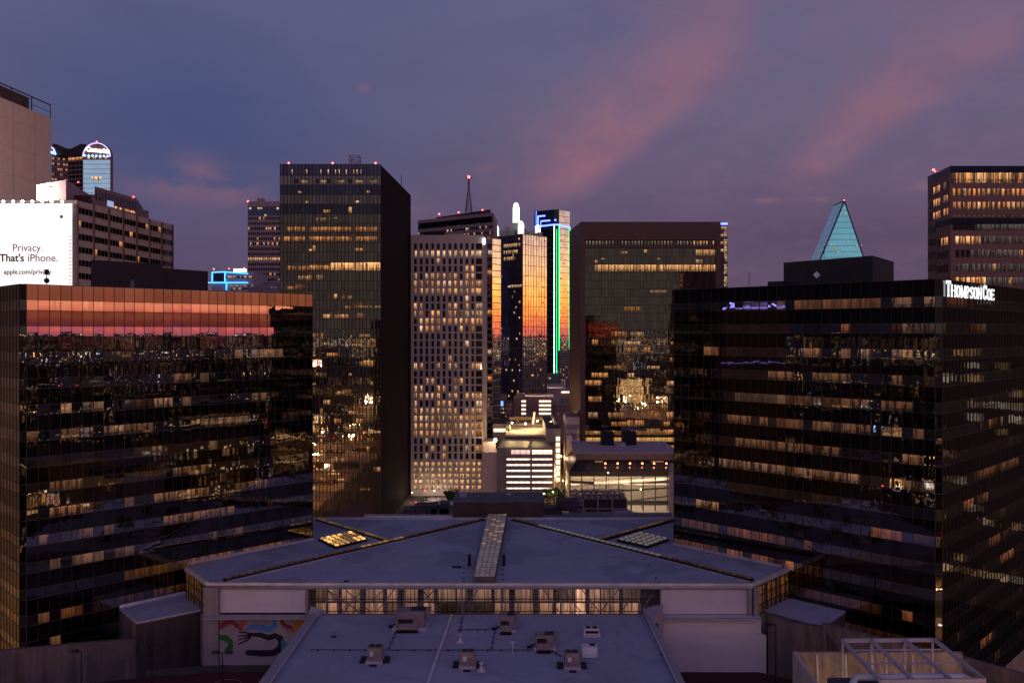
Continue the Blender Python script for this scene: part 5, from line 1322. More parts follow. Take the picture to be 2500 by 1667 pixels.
# lot with white markings, wall, car
b = MB(); b.face([D(1470, 1250, 300)[:2]+(0,) if False else (30, 300, .05), (78, 300, .05), (78, 398, .05), (30, 398, .05)]); struct('parking_lot', b, mat('lit_lot_concrete', (.33,.28,.24), .85, var=.2, scale=.3))
b = MB()
for k in range(9): b.box(46+k*3.4, 46.12+k*3.4, 352, 357, .07, .09)
for k in range(8): b.bar((45+k*3.4, 343, .08), (47.4+k*3.4, 347, .08), .08, r2=.01)
struct('parking_markings', b, MATS['worn_white_paint'])
b = MB(); p0 = XY(1633, 352); q1_ = XY(1636, 380); b.prism([(p0.x, 352), (p0.x+4, 352), (q1_.x+4, 380), (q1_.x, 380)], 0, ZZ(1155, 352)); o = b.build('boundary_wall', mat('pale_wall', (.40,.35,.32), .8)); tag(o, 'pale plain wall end beside the lit ramps, at the right block edge', 'wall')
point(None, (66, 360, 9), (1,.80,.58), 5200, .5, 'lot_light'); point(None, (52, 352, 9), (1,.80,.58), 1800, .5, 'lot_light')
k = 0
for px, py, Y, h, lb in ((1486, 1152, 376, 12, 'lamp standing in front of the lit ramps, bright white head'), (1566, 1192, 362, 8, 'short lamp in the parking lot near the ramp'), (1262, 1152, 0, 0, ''), (1351.5, 1199, 395, 5, 'round lamp at the garage corner beside the alley')):
    if Y: lamp_post(px, py, Y, h, lb, watt=700, arm=.3)
lamp_post(1364, 1150, 425, 8, 'lamp in the glowing alley right of the bright garage', (1,.62,.25), 11000, arm=.2)
lamp_post(1371, 1112, 470, 8, 'amber lamp deeper in the alley beyond the garage', (1,.60,.24), 11000, arm=.2)
lamp_post(1376, 1172, 408, 8, 'amber lamp at the alley mouth near the parked car', (1,.62,.26), 2000, arm=.2)
lamp_post(1062, 1196, 412, 9, 'lamp beside the road at the foot of the gridded tower', (1,.80,.62), 2600, arm=.3)
lamp_post(1008, 1200, 405, 9, 'lamp at the left end of the street below the gridded tower', (1,.66,.42), 500, arm=.3)
def car(px, py, z, col, label, heading=0):
    p = G(px, py, z); t = thing('parked_car', label, 'car', p); L_, w_ = 4.5, 1.8
    def prof(b, pts, hw, mi=0):
        A = [(p.x-hw, p.y+y, p.z+z_) for y, z_ in pts]; B = [(p.x+hw, p.y+y, p.z+z_) for y, z_ in pts]; b.hexa(A, B, mi)
    b = MB(); prof(b, [(-2.2,.3),(-2.25,.7),(-1.2,.95),(1.7,1.0),(2.2,.85),(2.2,.3)], w_/2); b.build('body', mat('car_paint_'+label.split()[0], col, .3, .3, var=0), t)
    b = MB(); prof(b, [(-1.1,.96),(-.4,1.42),(1.0,1.45),(1.7,1.0)], w_/2-.12); b.build('cabin_glass', G_DIM, t)
    for sx_ in (-1, 1):
        for yy in (-1.4, 1.4):
            b = MB(); b.tube((p.x+sx_*.92-.1, p.y+yy, p.z+.33), (p.x+sx_*.92+.1, p.y+yy, p.z+.33), .33, n=12); b.build('wheel', M_BLACK, t)
        b = MB(); b.box(p.x+sx_*.7-.18, p.x+sx_*.7+.18, p.y-2.28, p.y-2.2, p.z+.6, p.z+.75); b.build('headlight', emis('dim_headlight', (1,.9,.7), 1.5, False), t)
    return t
car(1380, 1206, .04, (.06,.05,.05), 'dark car parked at the mouth of the alley beside the garage')
car(1042, 1219, .04, (.05,.05,.06), 'grey car on the street below the white gridded tower')
def traffic_light(px, py, Y, label):
    p = D(px, py, Y); t = thing('traffic_light', label, 'traffic light', (p.x, p.y, 0), 'traffic lights on the street')
    b = MB(); b.tube((p.x, p.y, 0), (p.x, p.y, p.z), .09); b.build('pole', M_BLACK, t)
    b = MB(); b.box(p.x-.2, p.x+.2, p.y-.25, p.y, p.z-.6, p.z+.6); h = b.build('housing', M_BLACK, t)
    b = MB(); b.ball((p.x, p.y-.3, p.z+.35), .30, 8, 5); b.build('red_lens', emis('traffic_red', (1,.05,.03), 9, False), h)
traffic_light(1038, 1200, 400, 'traffic light showing red below the gridded tower'); traffic_light(1017, 1228, 385, 'traffic light showing red beside the black tower corner')

# trees by the garage
def tree(px, py, Y, w, h, label):
    p = D(px, py, Y); t = thing('street_tree', label, 'tree', (p.x, p.y, 0), 'street trees by the garage')
    b = MB(); b.tube((p.x, p.y, 0), (p.x, p.y, h*.6), .3, .16, 8)
    for i in range(6): a = i*1.05; b.tube((p.x, p.y, h*.4), (p.x+cos(a)*w*.35, p.y+sin(a)*w*.35, h*.8), .12, .04, 5)
    b.build('trunk', mat('bark', (.06,.045,.035), .9), t)
    b = MB()
    cl_ = [(p.x+rng.uniform(-1,1)*w*.36, p.y+rng.uniform(-1,1)*w*.36, h*rng.uniform(.5,.95), rng.uniform(.16,.3)*w) for _ in range(13)]
    for x, y, z_, r_ in cl_:
        for _ in range(90):
            v = Vector((rng.gauss(0,1), rng.gauss(0,1), rng.gauss(0,1))).normalized()*r_*rng.uniform(.5,1.05); c_ = Vector((x,y,z_))+v
            a = Vector((rng.uniform(-1,1), rng.uniform(-1,1), rng.uniform(-1,1))).normalized()*.24; e = v.cross(a).normalized()*.2
            b.face([c_-a, c_+e, c_+a, c_-e])
    b.build('crown', mat('dusk_foliage', (.05,.08,.03), .8, var=.5, scale=2), t)
for px, Yt, w, h, lb in ((1342, 398, 6, 7.5, 'leafy tree at the garage corner, leftmost of three'), (1354, 400, 6, 8, 'leafy tree in front of the garage, middle of three'), (1369, 398, 6, 7.4, 'leafy tree by the alley, rightmost of three'), (1105, 395, 6, 7.5, 'tree behind the mall penthouse, left of the garage'), (1096, 400, 5, 6, 'smaller tree by the street beside the gridded tower')):
    tree(px, 1200, Yt, w, h, lb)

# ------------------------------------------------------------------ the mall with the great white roof
ZR = EYE-39.0; ZL = EYE-43.3
t = MALL = thing('shopping_mall', 'low mall with a wide blue-white roof crossed by diagonal skylight strips between the black blocks', 'shopping mall', (-4, 150, 0))
R_ = lambda px, py: G(px, py, ZR)
tipL, shL = R_(455, 1388), R_(506, 1426); shR, tipR = R_(1838, 1428), R_(1926, 1390)
bkL, bkR = R_(765, 1268), R_(1645, 1268)
nearL, nearR = resL['R'][0], resR['L'][0]
def onface(F, z, s): return F.pt(s, z, -.5)
eL = Vector(resL['R'][0].pt(48.6, ZR, -1)); eR = Vector(resR['L'][0].pt(0, ZR, -1))
roofpoly = [shL, shR, tipR+Vector((.6,.6,0)), Vector((eR.x, eR.y, 0)), bkR+Vector((1.5,0,0)), bkL+Vector((-1,0,0)), Vector((eL.x, eL.y, 0)), tipL+Vector((-.6,.6,0))]
b = MB(); b.prism([(p[0], p[1]) for p in roofpoly], ZR-.5, ZR)
m_roof = MATS['white_roof_membrane'].copy(); m_roof.name = 'stained_roof_membrane'
nt = m_roof.node_tree; pr = nt.nodes['Principled BSDF']; src = pr.inputs['Base Color'].links[0].from_socket
g_ = nt.nodes.new('ShaderNodeNewGeometry'); st1_ = noise(nt, g_.outputs['Position'], .085, 3, .45, .6).step(.53, .57)
vv = nt.nodes.new('ShaderNodeSeparateXYZ'); nt.links.new(g_.outputs['Position'], vv.inputs[0])
seam = (E(nt, vv.outputs[0])*(pi/3.0)).op('SINE').op('ABSOLUTE').step(.0, .035)
c1 = mixc(nt, st1_*.38, src, (.13,.17,.25)); c1 = mixc(nt, (1-seam)*.35, c1, (.18,.22,.30))
nt.links.new(c1, pr.inputs['Base Color'])
b.build('roof', m_roof, t)
# rim parapets
b = MB()
rim = lambda a, c_, r=.18, z=.15: b.bar(Vector((a[0], a[1], ZR+z)), Vector((c_[0], c_[1], ZR+z)), r)
rim(shL, shR, .2, .1); rim(tipL, shL, .25); rim(shR, tipR, .25)
rim(bkL, bkR, .25, .2)
b.build('roof_rim', mat('pale_metal_flashing', (.55,.53,.58), .5, .3), t)
b = MB(); FRL = resL['R'][0]; FRL.bar(b, 24.6, 48.6, ZR+.1, ZR+.5, .05, .5); b.build('wall_flashing', MATS['pale_metal_flashing'], t); b = MB(); resR['L'][0].bar(b, 0, 21.4, ZR+.1, ZR+.5, .05, .5); b.build('wall_flashing', MATS['pale_metal_flashing'], t)
# fascia
M_FASC = mat('mauve_fascia', (.20,.17,.21), .7, var=.15, streak=.3)
YF = shL.y; xL, xR = shL.x, shR.x
b = MB(); b.box(xL, xR, YF-.05, YF+.5, ZR-.75, ZR-.02); b.build('fascia', M_FASC, t)
# front walls, glazed centre
gx0, gx1 = XY(752, YF).x, XY(1612, YF).x; zA0, zA1 = ZZ(1498, YF), ZR-.75
Zc = EYE-51.3
wx0, wx1 = XY(536, YF).x, XY(745, YF).x; vx0, vx1 = XY(1614, YF).x, XY(1826, YF).x
b = MB(); b.box(wx0, wx1, YF+.25, YF+3, ZZ(1496, YF), zA1); tag(b.build('wall', M_WHITEP, t), 'smooth pale left wall panel')
b = MB(); b.box(vx0, vx1, YF+.25, YF+3, ZZ(1500, YF), zA1); tag(b.build('wall', M_WHITEP, t), 'smooth pale right wall panel')
M_LEDGE = mat('pale_ledge', (.34,.32,.38), .75, var=.15)
b = MB(); b.box(XY(498, YF-1.5).x, XY(768, YF-1.5).x, YF-1.8, YF+.3, ZZ(1510, YF-1.8), ZZ(1495, YF)-.45); b.build('ledge', M_LEDGE, t)
b = MB(); b.box(XY(1595, YF-1.5).x, XY(1858, YF-1.5).x, YF-1.8, YF+.3, ZZ(1511, YF-1.8), ZZ(1497, YF)-.45); b.build('ledge', M_LEDGE, t)
b = MB(); b.box(XY(500, YF).x, wx0, YF-.6, YF+3, Zc, zA1+.4); M_MC = mat('mauve_concrete', (.24,.20,.235), .85, var=.2, streak=.4); b.build('pier', M_MC, t)
b = MB(); b.box(wx1, gx0, YF+.1, YF+2, Zc, zA1); b.build('pier', M_MC, t)
b = MB(); b.box(vx1, XY(1852, YF).x, YF-.3, YF+3, Zc, zA1+.4); b.build('pier', M_MC, t)
b = MB(); b.box(gx1, vx0, YF+.1, YF+2, Zc, zA1); b.build('pier', M_MC, t)
b = MB(); b.box(XY(1600, YF-1).x, XY(1858, YF-1).x, YF-1.0, YF+.2, Zc-1, ZZ(1511, YF-1.8)+.02)
b.hexa([(XY(1850,131).x,YF-1.0,Zc-1),(XY(1875,130.4).x,YF-1.8,Zc-1),(XY(1875,130.4).x,YF-1.2,Zc-1),(XY(1850,131).x,YF-.4,Zc-1)], [(XY(1850,131).x,YF-1.0,ZZ(1549,131)),(XY(1875,130.4).x,YF-1.8,ZZ(1556,130.4)),(XY(1875,130.4).x,YF-1.2,ZZ(1556,130.4)),(XY(1850,131).x,YF-.4,ZZ(1549,131))])
tag(b.build('wall', M_WHITEP, t), 'tall pale lower wall with a stepped right end')
# glazed sides by the tips
def glazed(Pa, Pc, z0, z1, cols, rows_, name):
    F = Face(Pa, Pc); b = MB(); 
    for k in range(cols+1): F.bar(b, max(0,F.L*k/cols-.06), min(F.L,F.L*k/cols+.06), z0, z1, -.1, .1)
    for k in range(rows_+1): z_ = z0+(z1-z0)*k/rows_; F.bar(b, 0, F.L, z_-.06, z_+.06, -.1, .098)
    fr = b.build('window_frame', mat('dark_green_frame', (.03,.028,.026), .5), t)
    b = MB()
    for k in range(cols): b.face(F.quad(F.L*k/cols, F.L*(k+1)/cols, z0, z1, -.02), 0, (.26,.105,.03), None, F.cell(F.L*k/cols*1.0, F.L*(k+1)/cols, 4))
    b.build(name, room('lit_mall_glass', .32, (.2,.2,.2)), t)
glazed((tipL.x, tipL.y), (shL.x, shL.y), ZR-5.0, ZR-.5, 8, 3, 'side_window'); glazed((shR.x, shR.y), (tipR.x, tipR.y), ZR-5.0, ZR-.5, 8, 3, 'side_window')
b = MB(); b.prism([(tipL.x, tipL.y), (shL.x, shL.y), (shL.x+1, shL.y+1), (tipL.x+1, tipL.y+2)], 0, ZR-5.0); b.prism([(tipR.x, tipR.y), (shR.x, shR.y), (shR.x-1, shR.y+1), (tipR.x-1, tipR.y+2)], 0, ZR-5.0); b.build('side_wall', MATS['mauve_concrete'], t)
# atrium glazing: frame grid, clear glass, rooms behind
b = MB(); NC = 38; w = (gx1-gx0)/NC
for k in range(NC+1): b.box(gx0+k*w-.05, gx0+k*w+.05, YF+.9, YF+1.06, zA0, zA1)
for z_ in (zA0+.06, (zA0*.47+zA1*.53), zA1-.06): b.box(gx0, gx1, YF+.92, YF+1.04, z_-.06, z_+.06)
b.build('window_frame', mat('black_window_frame', (.015,.013,.015), .5), t)
m = bpy.data.materials.new('clear_glass'); m.use_nodes = True; nt = m.node_tree; nt.nodes.remove(nt.nodes['Principled BSDF'])
tr = nt.nodes.new('ShaderNodeBsdfTransparent'); gs = nt.nodes.new('ShaderNodeBsdfGlossy'); gs.inputs['Roughness'].default_value = .03; mx = nt.nodes.new('ShaderNodeMixShader'); mx.inputs[0].default_value = .12
nt.links.new(tr.outputs[0], mx.inputs[1]); nt.links.new(gs.outputs[0], mx.inputs[2]); nt.links.new(mx.outputs[0], nt.nodes['Material Output'].inputs[0])
b = MB(); b.face([(gx0, YF+1.0, zA0), (gx1, YF+1.0, zA0), (gx1, YF+1.0, zA1), (gx0, YF+1.0, zA1)]); b.build('window_glass', m, t)
yb = YF+3.2
b = MB(); b.box(gx0-1, gx1+1, yb, yb+.3, zA0-2, zA1); b.box(gx0-1, gx1+1, YF+1.2, yb, zA0-1.4, zA0-1.1); b.build('inner_wall', mat('inner_cream_wall', (.30,.25,.23), .8), t)
zm = (zA0+zA1)/2
b = MB(); b.box(gx0, gx1, yb-.4, yb, zm-1.1, zm-1.0); b.build('balcony', mat('balcony_wall', (.20,.17,.18), .8), t)
Fi = Face((gx0, yb-.02), (gx1, yb-.02)); on = []
u = .6
i = 0
while u < Fi.L-2.6:
    w_ = rng.choice([1.6, 2.2, 2.8])
    dark_c = 19 < u < 32
    for z0, z1 in ((zA0-.95, zm-1.2), (zm-.9, zA1-.75)):
        br = rng.choice([.35, .55, .8, .15, .45]) if not dark_c else rng.choice([.03, .05, .35])
        if 9 < u < 10.8 and z0 > zm-.5: br = 1.1
        if 39.2 < u < 42 and z0 < zm-.5: br = 1.5
        on.append((Fi.quad(u, u+w_, z0, z1, .05), (br, br*.58, br*.42), Fi.cell(u, u+w_)))
    u += w_+rng.choice([.25, .6, 1.0])
add_windows(t, on, 'lit_window', room('curtained_hotel_room', .85, (.1,.1,.1), 'blind'), 90)
# outer truss
M_TRUSS = mat('grey_steel_truss', (.22,.19,.22), .6, .3, var=.1)
for k, px in enumerate((797, 866, 988, 1128, 1224, 1369, 1490, 1561)):
    x = XY(px, YF-.3).x
    if px == 866: continue
    b = MB(); b.box(x-.12, x+.12, YF-.2, YF+.05, zA0-.6, ZR-.3); b.box(x-.3, x+.3, YF-.5, YF+.1, zA0-.75, zA0-.55); b.build('truss_post', M_TRUSS, t)
for a, c_ in (((799,1438),(840,1494)), ((885,1438),(840,1494)) , ((845,1440),(905,1494)), ((935,1440),(905,1470)), ((963,1438),(920,1492)), ((1004,1492),(1060,1440)), ((1076,1492),(1032,1440)), ((1118,1494),(1124,1440)), ((1168,1494),(1208,1448)), ((1130,1494),(1166,1440)),
              ((1327,1438),(1364,1492)), ((1372,1438),(1418,1492)), ((1420,1438),(1465,1494)), ((1510,1438),(1465,1494)), ((1515,1494),(1556,1438)), ((1562,1494),(1592,1450)), ((880,1494),(800,1440))):
    b = MB(); b.bar(D(a[0], a[1], YF+.2), D(c_[0], c_[1], YF+.2), .07); b.build('truss_diagonal', M_TRUSS, t)
# skylights
M_SKG = bpy.data.materials.new('skylight_glass'); M_SKG.use_nodes = True; nt = M_SKG.node_tree; p_ = nt.nodes['Principled BSDF']
p_.inputs['Metallic'].default_value = .1; p_.inputs['Base Color'].default_value = (.05,.045,.05,1); p_.inputs['Roughness'].default_value = .25; p_.inputs['Specular IOR Level'].default_value = .3
at_ = nt.nodes.new('ShaderNodeAttribute'); at_.attribute_name = 'tint'; nt.links.new(at_.outputs['Color'], p_.inputs['Emission Color']); p_.inputs['Emission Strength'].default_value = 1
M_SKF = mat('skylight_frame', (.018,.016,.018), .5)
def skylight_strip(px0, py0, px1, py1, wd, n, label, lit):
    a, c_ = R_(px0, py0), R_(px1, py1); d = (c_-a); L_ = d.length; d.normalize(); nn = Vector((-d.y, d.x, 0)); b, g = MB(), MB()
    q = lambda u, v, z: a+d*u+nn*v+Vector((0,0,z))
    b.hexa([q(0,-wd/2,0), q(L_,-wd/2,0), q(L_,wd/2,0), q(0,wd/2,0)], [q(0,-wd/2,.45), q(L_,-wd/2,.45), q(L_,wd/2,.45), q(0,wd/2,.45)])
    b.bar(q(0,-wd/2-.1,.08), q(L_,-wd/2-.1,.08), .08, mi=1)
    for k in range(n):
        u0, u1 = L_*(k+.16)/n, L_*(k+.84)/n; f = k/n
        g.hexa([q(u0,-wd*.36,.45), q(u1,-wd*.36,.45), q(u1,wd*.36,.45), q(u0,wd*.36,.45)], [q(u0+.1,-wd*.3,.62), q(u1-.1,-wd*.3,.62), q(u1-.1,wd*.3,.62), q(u0+.1,wd*.3,.62)])
        tt_ = lit(f); g.t[-6:] = [tt_]*6
    o = tag(b.build('skylight', [M_SKF, MATS['pale_metal_flashing']], t), label); g.build('pane', M_SKG, o)
warm_ = lambda br: tuple(v*br for v in (1,.52,.14))
rl_ = lambda lo, hi: rng.uniform(lo, hi)
skylight_strip(548, 1419, 1180, 1271, .95, 46, 'long diagonal skylight strip on the left roof half', lambda f: warm_(rl_(.012,.04) if f < .45 or f > .62 else rl_(.05,.3)))
skylight_strip(1252, 1271, 1836, 1419, .95, 44, 'long diagonal skylight strip on the right roof half', lambda f: (.10,.085,.075) if .12 < f < .66 else warm_(rl_(.012,.04)))
skylight_strip(776, 1271, 946, 1323, .95, 17, 'short skylight strip at the left rear', lambda f: warm_(rl_(.03,.2)))
skylight_strip(1640, 1272, 1456, 1323, .95, 17, 'short skylight strip at the right rear', lambda f: warm_(rl_(.02,.08)))
def diamond(c4, n, m_, lit, label):
    P = [R_(*c_) for c_ in c4]; b, g = MB(), MB()
    up = Vector((0,0,1.0)); b.hexa(P, [p+up*1.0 for p in P]) if False else b.prism([(p.x, p.y) for p in P], ZR, ZR+.45)
    f = lambda u, v, z: P[0].lerp(P[1], u).lerp(P[3].lerp(P[2], u), v)+Vector((0,0,z-.45))
    for i in range(n):
        for j in range(m_):
            u0, u1, v0, v1 = (i+.2)/n, (i+.8)/n, (j+.2)/m_, (j+.8)/m_
            lo = [f(u0,v0,.9), f(u1,v0,.9), f(u1,v1,.9), f(u0,v1,.9)]; c_ = sum(lo, Vector())/4
            g.hexa(lo, [p.lerp(c_, .2)+Vector((0,0,.2)) for p in lo]); tt_ = lit(); g.t[-6:] = [tt_]*6
    for k in (1, 2): b.bar(f(k/3, 0, 1.0), f(k/3, 1, 1.0), .08, mi=1)
    o = tag(b.build('skylight', [M_SKF, MATS['pale_metal_flashing']], t), label); g.build('pane', M_SKG, o)
diamond([(777,1320),(858,1302),(897,1321),(820,1340)], 6, 5, lambda: warm_(rng.choice([.15,.5,1.1,1.5])), 'diamond skylight glowing amber at the left')
diamond([(1506,1322),(1563,1303),(1634,1320),(1580,1339)], 5, 5, lambda: (.11,.095,.085), 'diamond skylight with pale panes at the right')
# central spine
b, g = MB(), MB(); a0, a1 = R_(1157, 1424), R_(1208, 1424); c0, c1 = R_(1191, 1268), R_(1238, 1268)
n = 30
lo = [a0, a1, c1, c0]; b.hexa(lo, [p+Vector((0,0,1.1)) for p in lo])
for k in range(n):
    for j in range(4):
        f = lambda u, v: a0.lerp(a1, u).lerp(c0.lerp(c1, u), v)+Vector((0,0,1.1))
        q = [f((j+.08)/4, (k+.22)/n), f((j+.92)/4, (k+.22)/n), f((j+.92)/4, (k+.78)/n), f((j+.08)/4, (k+.78)/n)]
        g.hexa(q, [p+Vector((0,0,.15)) for p in q]); tt_ = rng.choice([(.06,.05,.05), (.09,.075,.07), (.05,.04,.04), (.25,.15,.07)] if k > 12 else [(.06,.05,.05), (.08,.07,.07)]); g.t[-6:] = [tt_]*6
    b.bar(a0.lerp(c0, k/n)+Vector((0,0,1.22)), a1.lerp(c1, k/n)+Vector((0,0,1.22)), .05, mi=1)
o = tag(b.build('skylight', [mat('spine_frame', (.09,.075,.08), .6), MATS['pale_metal_flashing']], t), 'broad central skylight spine with four rows of panes'); g.build('pane', M_SKG, o)
# small things on the mall roof
def roof_box(px, py, z, w_, d_, h, label, m, name='roof_box', cat='roof box', grp=None):
    p = G(px, py, z); t_ = thing(name, label, cat, p, grp); b = MB()
    b.hexa([(p.x-w_/2,p.y-d_/2,z),(p.x+w_/2,p.y-d_/2,z),(p.x+w_/2,p.y+d_/2,z),(p.x-w_/2,p.y+d_/2,z)], [(p.x-w_/2*.92,p.y-d_/2*.9,z+h),(p.x+w_/2*.92,p.y-d_/2*.9,z+h),(p.x+w_/2*.92,p.y+d_/2*.9,z+h),(p.x-w_/2*.92,p.y+d_/2*.9,z+h)])
    b.build('casing', m, t_); b = MB(); b.box(p.x-w_*.56, p.x+w_*.56, p.y-d_*.56, p.y+d_*.56, z, z+.08); b.build('curb', MATS['pale_metal_flashing'], t_); return t_
roof_box(1146, 1382, ZR, .55, .6, 2.0, 'dark upright vent just left of the central skylight spine', M_BLACK, 'roof_vent', 'roof vent')
roof_box(1230, 1382, ZR, .55, .6, 2.0, 'dark upright vent just right of the central skylight spine', M_BLACK, 'roof_vent', 'roof vent')
roof_box(1115, 1386, ZR, 1.7, 1.0, .25, 'flat dark hatch left of the central skylight spine', M_BLACK, 'roof_hatch', 'roof hatch')
roof_box(846, 1424, ZR, .7, .5, .5, 'small dark box at the roof front edge above the atrium glass', M_BLACK, 'roof_box', 'roof box')
for i, (px, py) in enumerate([(1132,1389),(1132,1400),(1132,1412),(1132,1420),(1228,1392),(1228,1404),(1228,1416),(1576,1366),(1585,1383),(1593,1397),(1602,1412)]):
    side = 'left of the spine' if i < 4 else 'right of the spine' if i < 7 else 'far right'
    ordn = ['rearmost', 'second', 'third', 'front'][i if i < 4 else (i-4 if i < 7 else i-7)]
    roof_box(px, py, ZR, .4, .3, .2, '%s dark pipe block in the short row %s on the mall roof' % (ordn, side), M_BLACK, 'pipe_block', 'pipe block', 'dark pipe blocks on the mall roof')
dn = ['first', 'second', 'third', 'fourth', 'fifth', 'sixth', 'seventh']
for i, (px, py) in enumerate([(1630,1343),(1650,1337),(1693,1344),(1725,1351),(1763,1358),(1798,1366),(1876,1383)]):
    roof_box(px, py, ZR, .35, .25, .15, '%s roof block from the left along the right black building' % dn[i], M_BLACK, 'pipe_block', 'pipe block', 'small blocks along the right block foot')
def gooseneck(px, py, z, label):
    p = G(px, py, z); t_ = thing('vent_pipe', label, 'vent pipe', p); b = MB()
    b.tube(p, p+Vector((0,0,.9)), .09); b.tube(p+Vector((0,0,.9)), p+Vector((.5,0,1.0)), .09); b.tube(p+Vector((.5,0,1.0)), p+Vector((.5,0,.55)), .09); b.build('pipe', mat('galvanised_pipe', (.35,.34,.36), .4, .6), t_)
    b = MB(); b.box(p.x-.3, p.x+.3, p.y-.3, p.y+.3, z, z+.12); b.build('curb', M_BLACK, t_)
gooseneck(459, 1388, ZR, 'bent vent pipe at the far left tip of the mall roof'); gooseneck(1915, 1392, ZR, 'bent vent pipe at the far right tip of the mall roof')

# penthouse and plant behind the roof
t = thing('mall_penthouse', 'long reddish brown penthouse with a dark roof standing behind the mall roof centre', 'penthouse', (XY(1215, 182).x, 184, ZR))
zp = ZZ(1226, 180.5); b = MB(); b.box(XY(1106, 180.5).x, XY(1328, 180.5).x, 180.5, 190, ZR-6, zp); b.build('wall', mat('brick_red_metal', (.085,.050,.050), .8, var=.2), t)
b = MB(); b.box(XY(1106, 180.5).x-.1, XY(1328, 180.5).x+.1, 180.4, 190.1, zp, zp+.35); b.build('roof', mat('blue_grey_roof', (.12,.12,.15), .8), t)
b = MB(); p = D(1243, 1206, 187); b.ball((p.x, p.y, zp+.4), .7, 10, 6, 0, .7); b.box(XY(1122,184).x, XY(1139,184).x, 184, 186, zp, zp+1); b.build('roof_vent', mat('pale_vent', (.3,.3,.36), .6), t)
t = thing('rear_roof', 'dim lower roof with ducts and plant behind the mall on both sides of the penthouse', 'roof', (0, 200, 20))
b = MB(); zq = ZZ(1251, 212); b.prism([(XY(770,181).x, 181), (XY(1650,181).x, 181), (XY(1640,212).x, 212), (XY(1010,212).x, 212)], zq-5, zq); b.build('deck', mat('dim_grey_roof', (.14,.14,.18), .85, var=.3), t)
b = MB(); b.tube(D(890, 1261, 182), D(1105, 1262, 182), .55); [b.tube(D(890+i*20-.6, 1261, 182), D(891.4+i*20, 1261, 182), .62) for i in range(11)]; b.tube(D(1065, 1230, 200), D(1105, 1230, 200), .8)
b.build('silver_duct', mat('silver_duct_metal', (.42,.40,.44), .4, .5), t)
b = MB(); 
for px, py, w_, h in ((1040,1240,5,1.6),(1000,1248,3,1.2),(1075,1246,4,1.2),(1085,1238,2,2.0),(1385,1228,5,1.5),(1350,1243,4,1.0)):
    p = D(px, py, 196); b.box(p.x-w_/2, p.x+w_/2, 195, 199, p.z-h/2-.5, p.z+h/2)
b.build('roof_plant', mat('dim_plant', (.07,.065,.08), .8), t)
b = MB(); b.bar(D(1330, 1237, 200), D(1385, 1238, 200), .25); b.bar(D(1330, 1243, 200), D(1430, 1245, 200), .2); b.box(XY(1504,186).x, XY(1548,186).x, 186, 190, ZZ(1266,186), ZZ(1254,186)); b.build('pipes', mat('pale_pipe', (.28,.28,.34), .6), t)
# brick-red gable by the black tower foot
b = MB(); a, c_, e = D(782, 1262, 195), D(890, 1262, 195), D(842, 1246, 200)
b.hexa([(a.x,190,18),(c_.x,190,18),(c_.x,205,18),(a.x,205,18)], [(a.x,190,a.z),(c_.x,190,c_.z-.2),(c_.x,205,e.z),(a.x+4,205,e.z)]); tag(b.build('low_annex', mat('red_brown_roof', (.12,.045,.035), .8)), 'low dark red roof at the foot of the tall black tower', 'annex')

# big cooling plant
Y = 240; t = thing('cooling_plant', 'boxy cooling plant with rows of fan grilles in front of the lit ramps', 'cooling plant', D(1478, 1250, Y))
p0, p1 = D(1424, 1250, Y), D(1530, 1250, Y); zt = ZZ(1216, Y); b = MB(); b.box(p0.x, p1.x, Y, Y+7, p0.z, zt); b.build('casing', mat('dark_louvre', (.03,.028,.03), .6), t)
M_PLANT = mat('plant_steel', (.34,.31,.32), .5, .4)
b = MB()
for px in (1424, 1460, 1495, 1530): x = XY(px, Y).x; b.box(x-.18, x+.18, Y-.15, Y, p0.z, zt)
for z_ in (p0.z-.2, zt-.2, p0.z+.9): b.box(p0.x, p1.x, Y-.2, Y+.02, z_, z_+.25)
b.box(p0.x-.8, p1.x+.2, Y-1.2, Y-.2, p0.z-.9, p0.z-.65)
for k in range(13): x = p0.x+(p1.x-p0.x)*k/12; b.box(x-.03, x+.03, Y-1.2, Y-1.15, p0.z-.65, p0.z+.3)
b.box(p0.x-.8, p1.x+.2, Y-1.2, Y-1.15, p0.z+.25, p0.z+.32)
b.build('frame', M_PLANT, t)
for r_ in range(3):
    for k in range(7):
        x = p0.x+(p1.x-p0.x)*(k+.5)/7; y = Y+1.2+r_*2.3; b = MB(); b.tube((x, y, zt), (x, y, zt+.55), .62, .55, 12); o = b.build('fan', M_PLANT, t); b = MB(); b.tube((x, y, zt+.56), (x, y, zt+.58), .48, .48, 12); b.build('fan_opening', M_BLACK, o)
b = MB()
for i, z_ in enumerate((3.0, 1.9, .9)): b.bar((p0.x-.5, Y+6.5-i*2.3, zt+z_*.9), (p1.x, Y+6.5-i*2.3, zt+z_*.9), .12); 
for k in range(8): x = p0.x+(p1.x-p0.x)*k/7; b.bar((x, Y+6.5, zt), (x, Y+6.5, zt+2.7), .08)
b.build('railing', M_PLANT, t)
b = MB(); b.box(p0.x-1, p1.x+2, Y-2, Y+9, 22, p0.z-.9); b.build('base', mat('pale_platform', (.35,.30,.30), .8), t)
t = thing('pump_set', 'cluster of pipes and tanks just left of the boxy cooling plant', 'pump set', D(1405, 1235, Y))
b = MB()
for px, py0, py1, r_ in ((1398,1240,1205,.6),(1409,1240,1198,.7),(1418,1232,1208,.5),(1404,1193,1198,.5)): b.tube(D(px, py0, Y+2), D(px, py1, Y+2), r_)
for py in (1212, 1222, 1232): b.bar(D(1392, py, Y), D(1421, py, Y), .15)
b.build('pipework', M_PLANT, t); b = MB(); b.box(XY(1392,Y).x, XY(1422,Y).x, Y-1, Y+4, 20, ZZ(1240, Y)); b.build('base', MATS['dim_plant'], t)

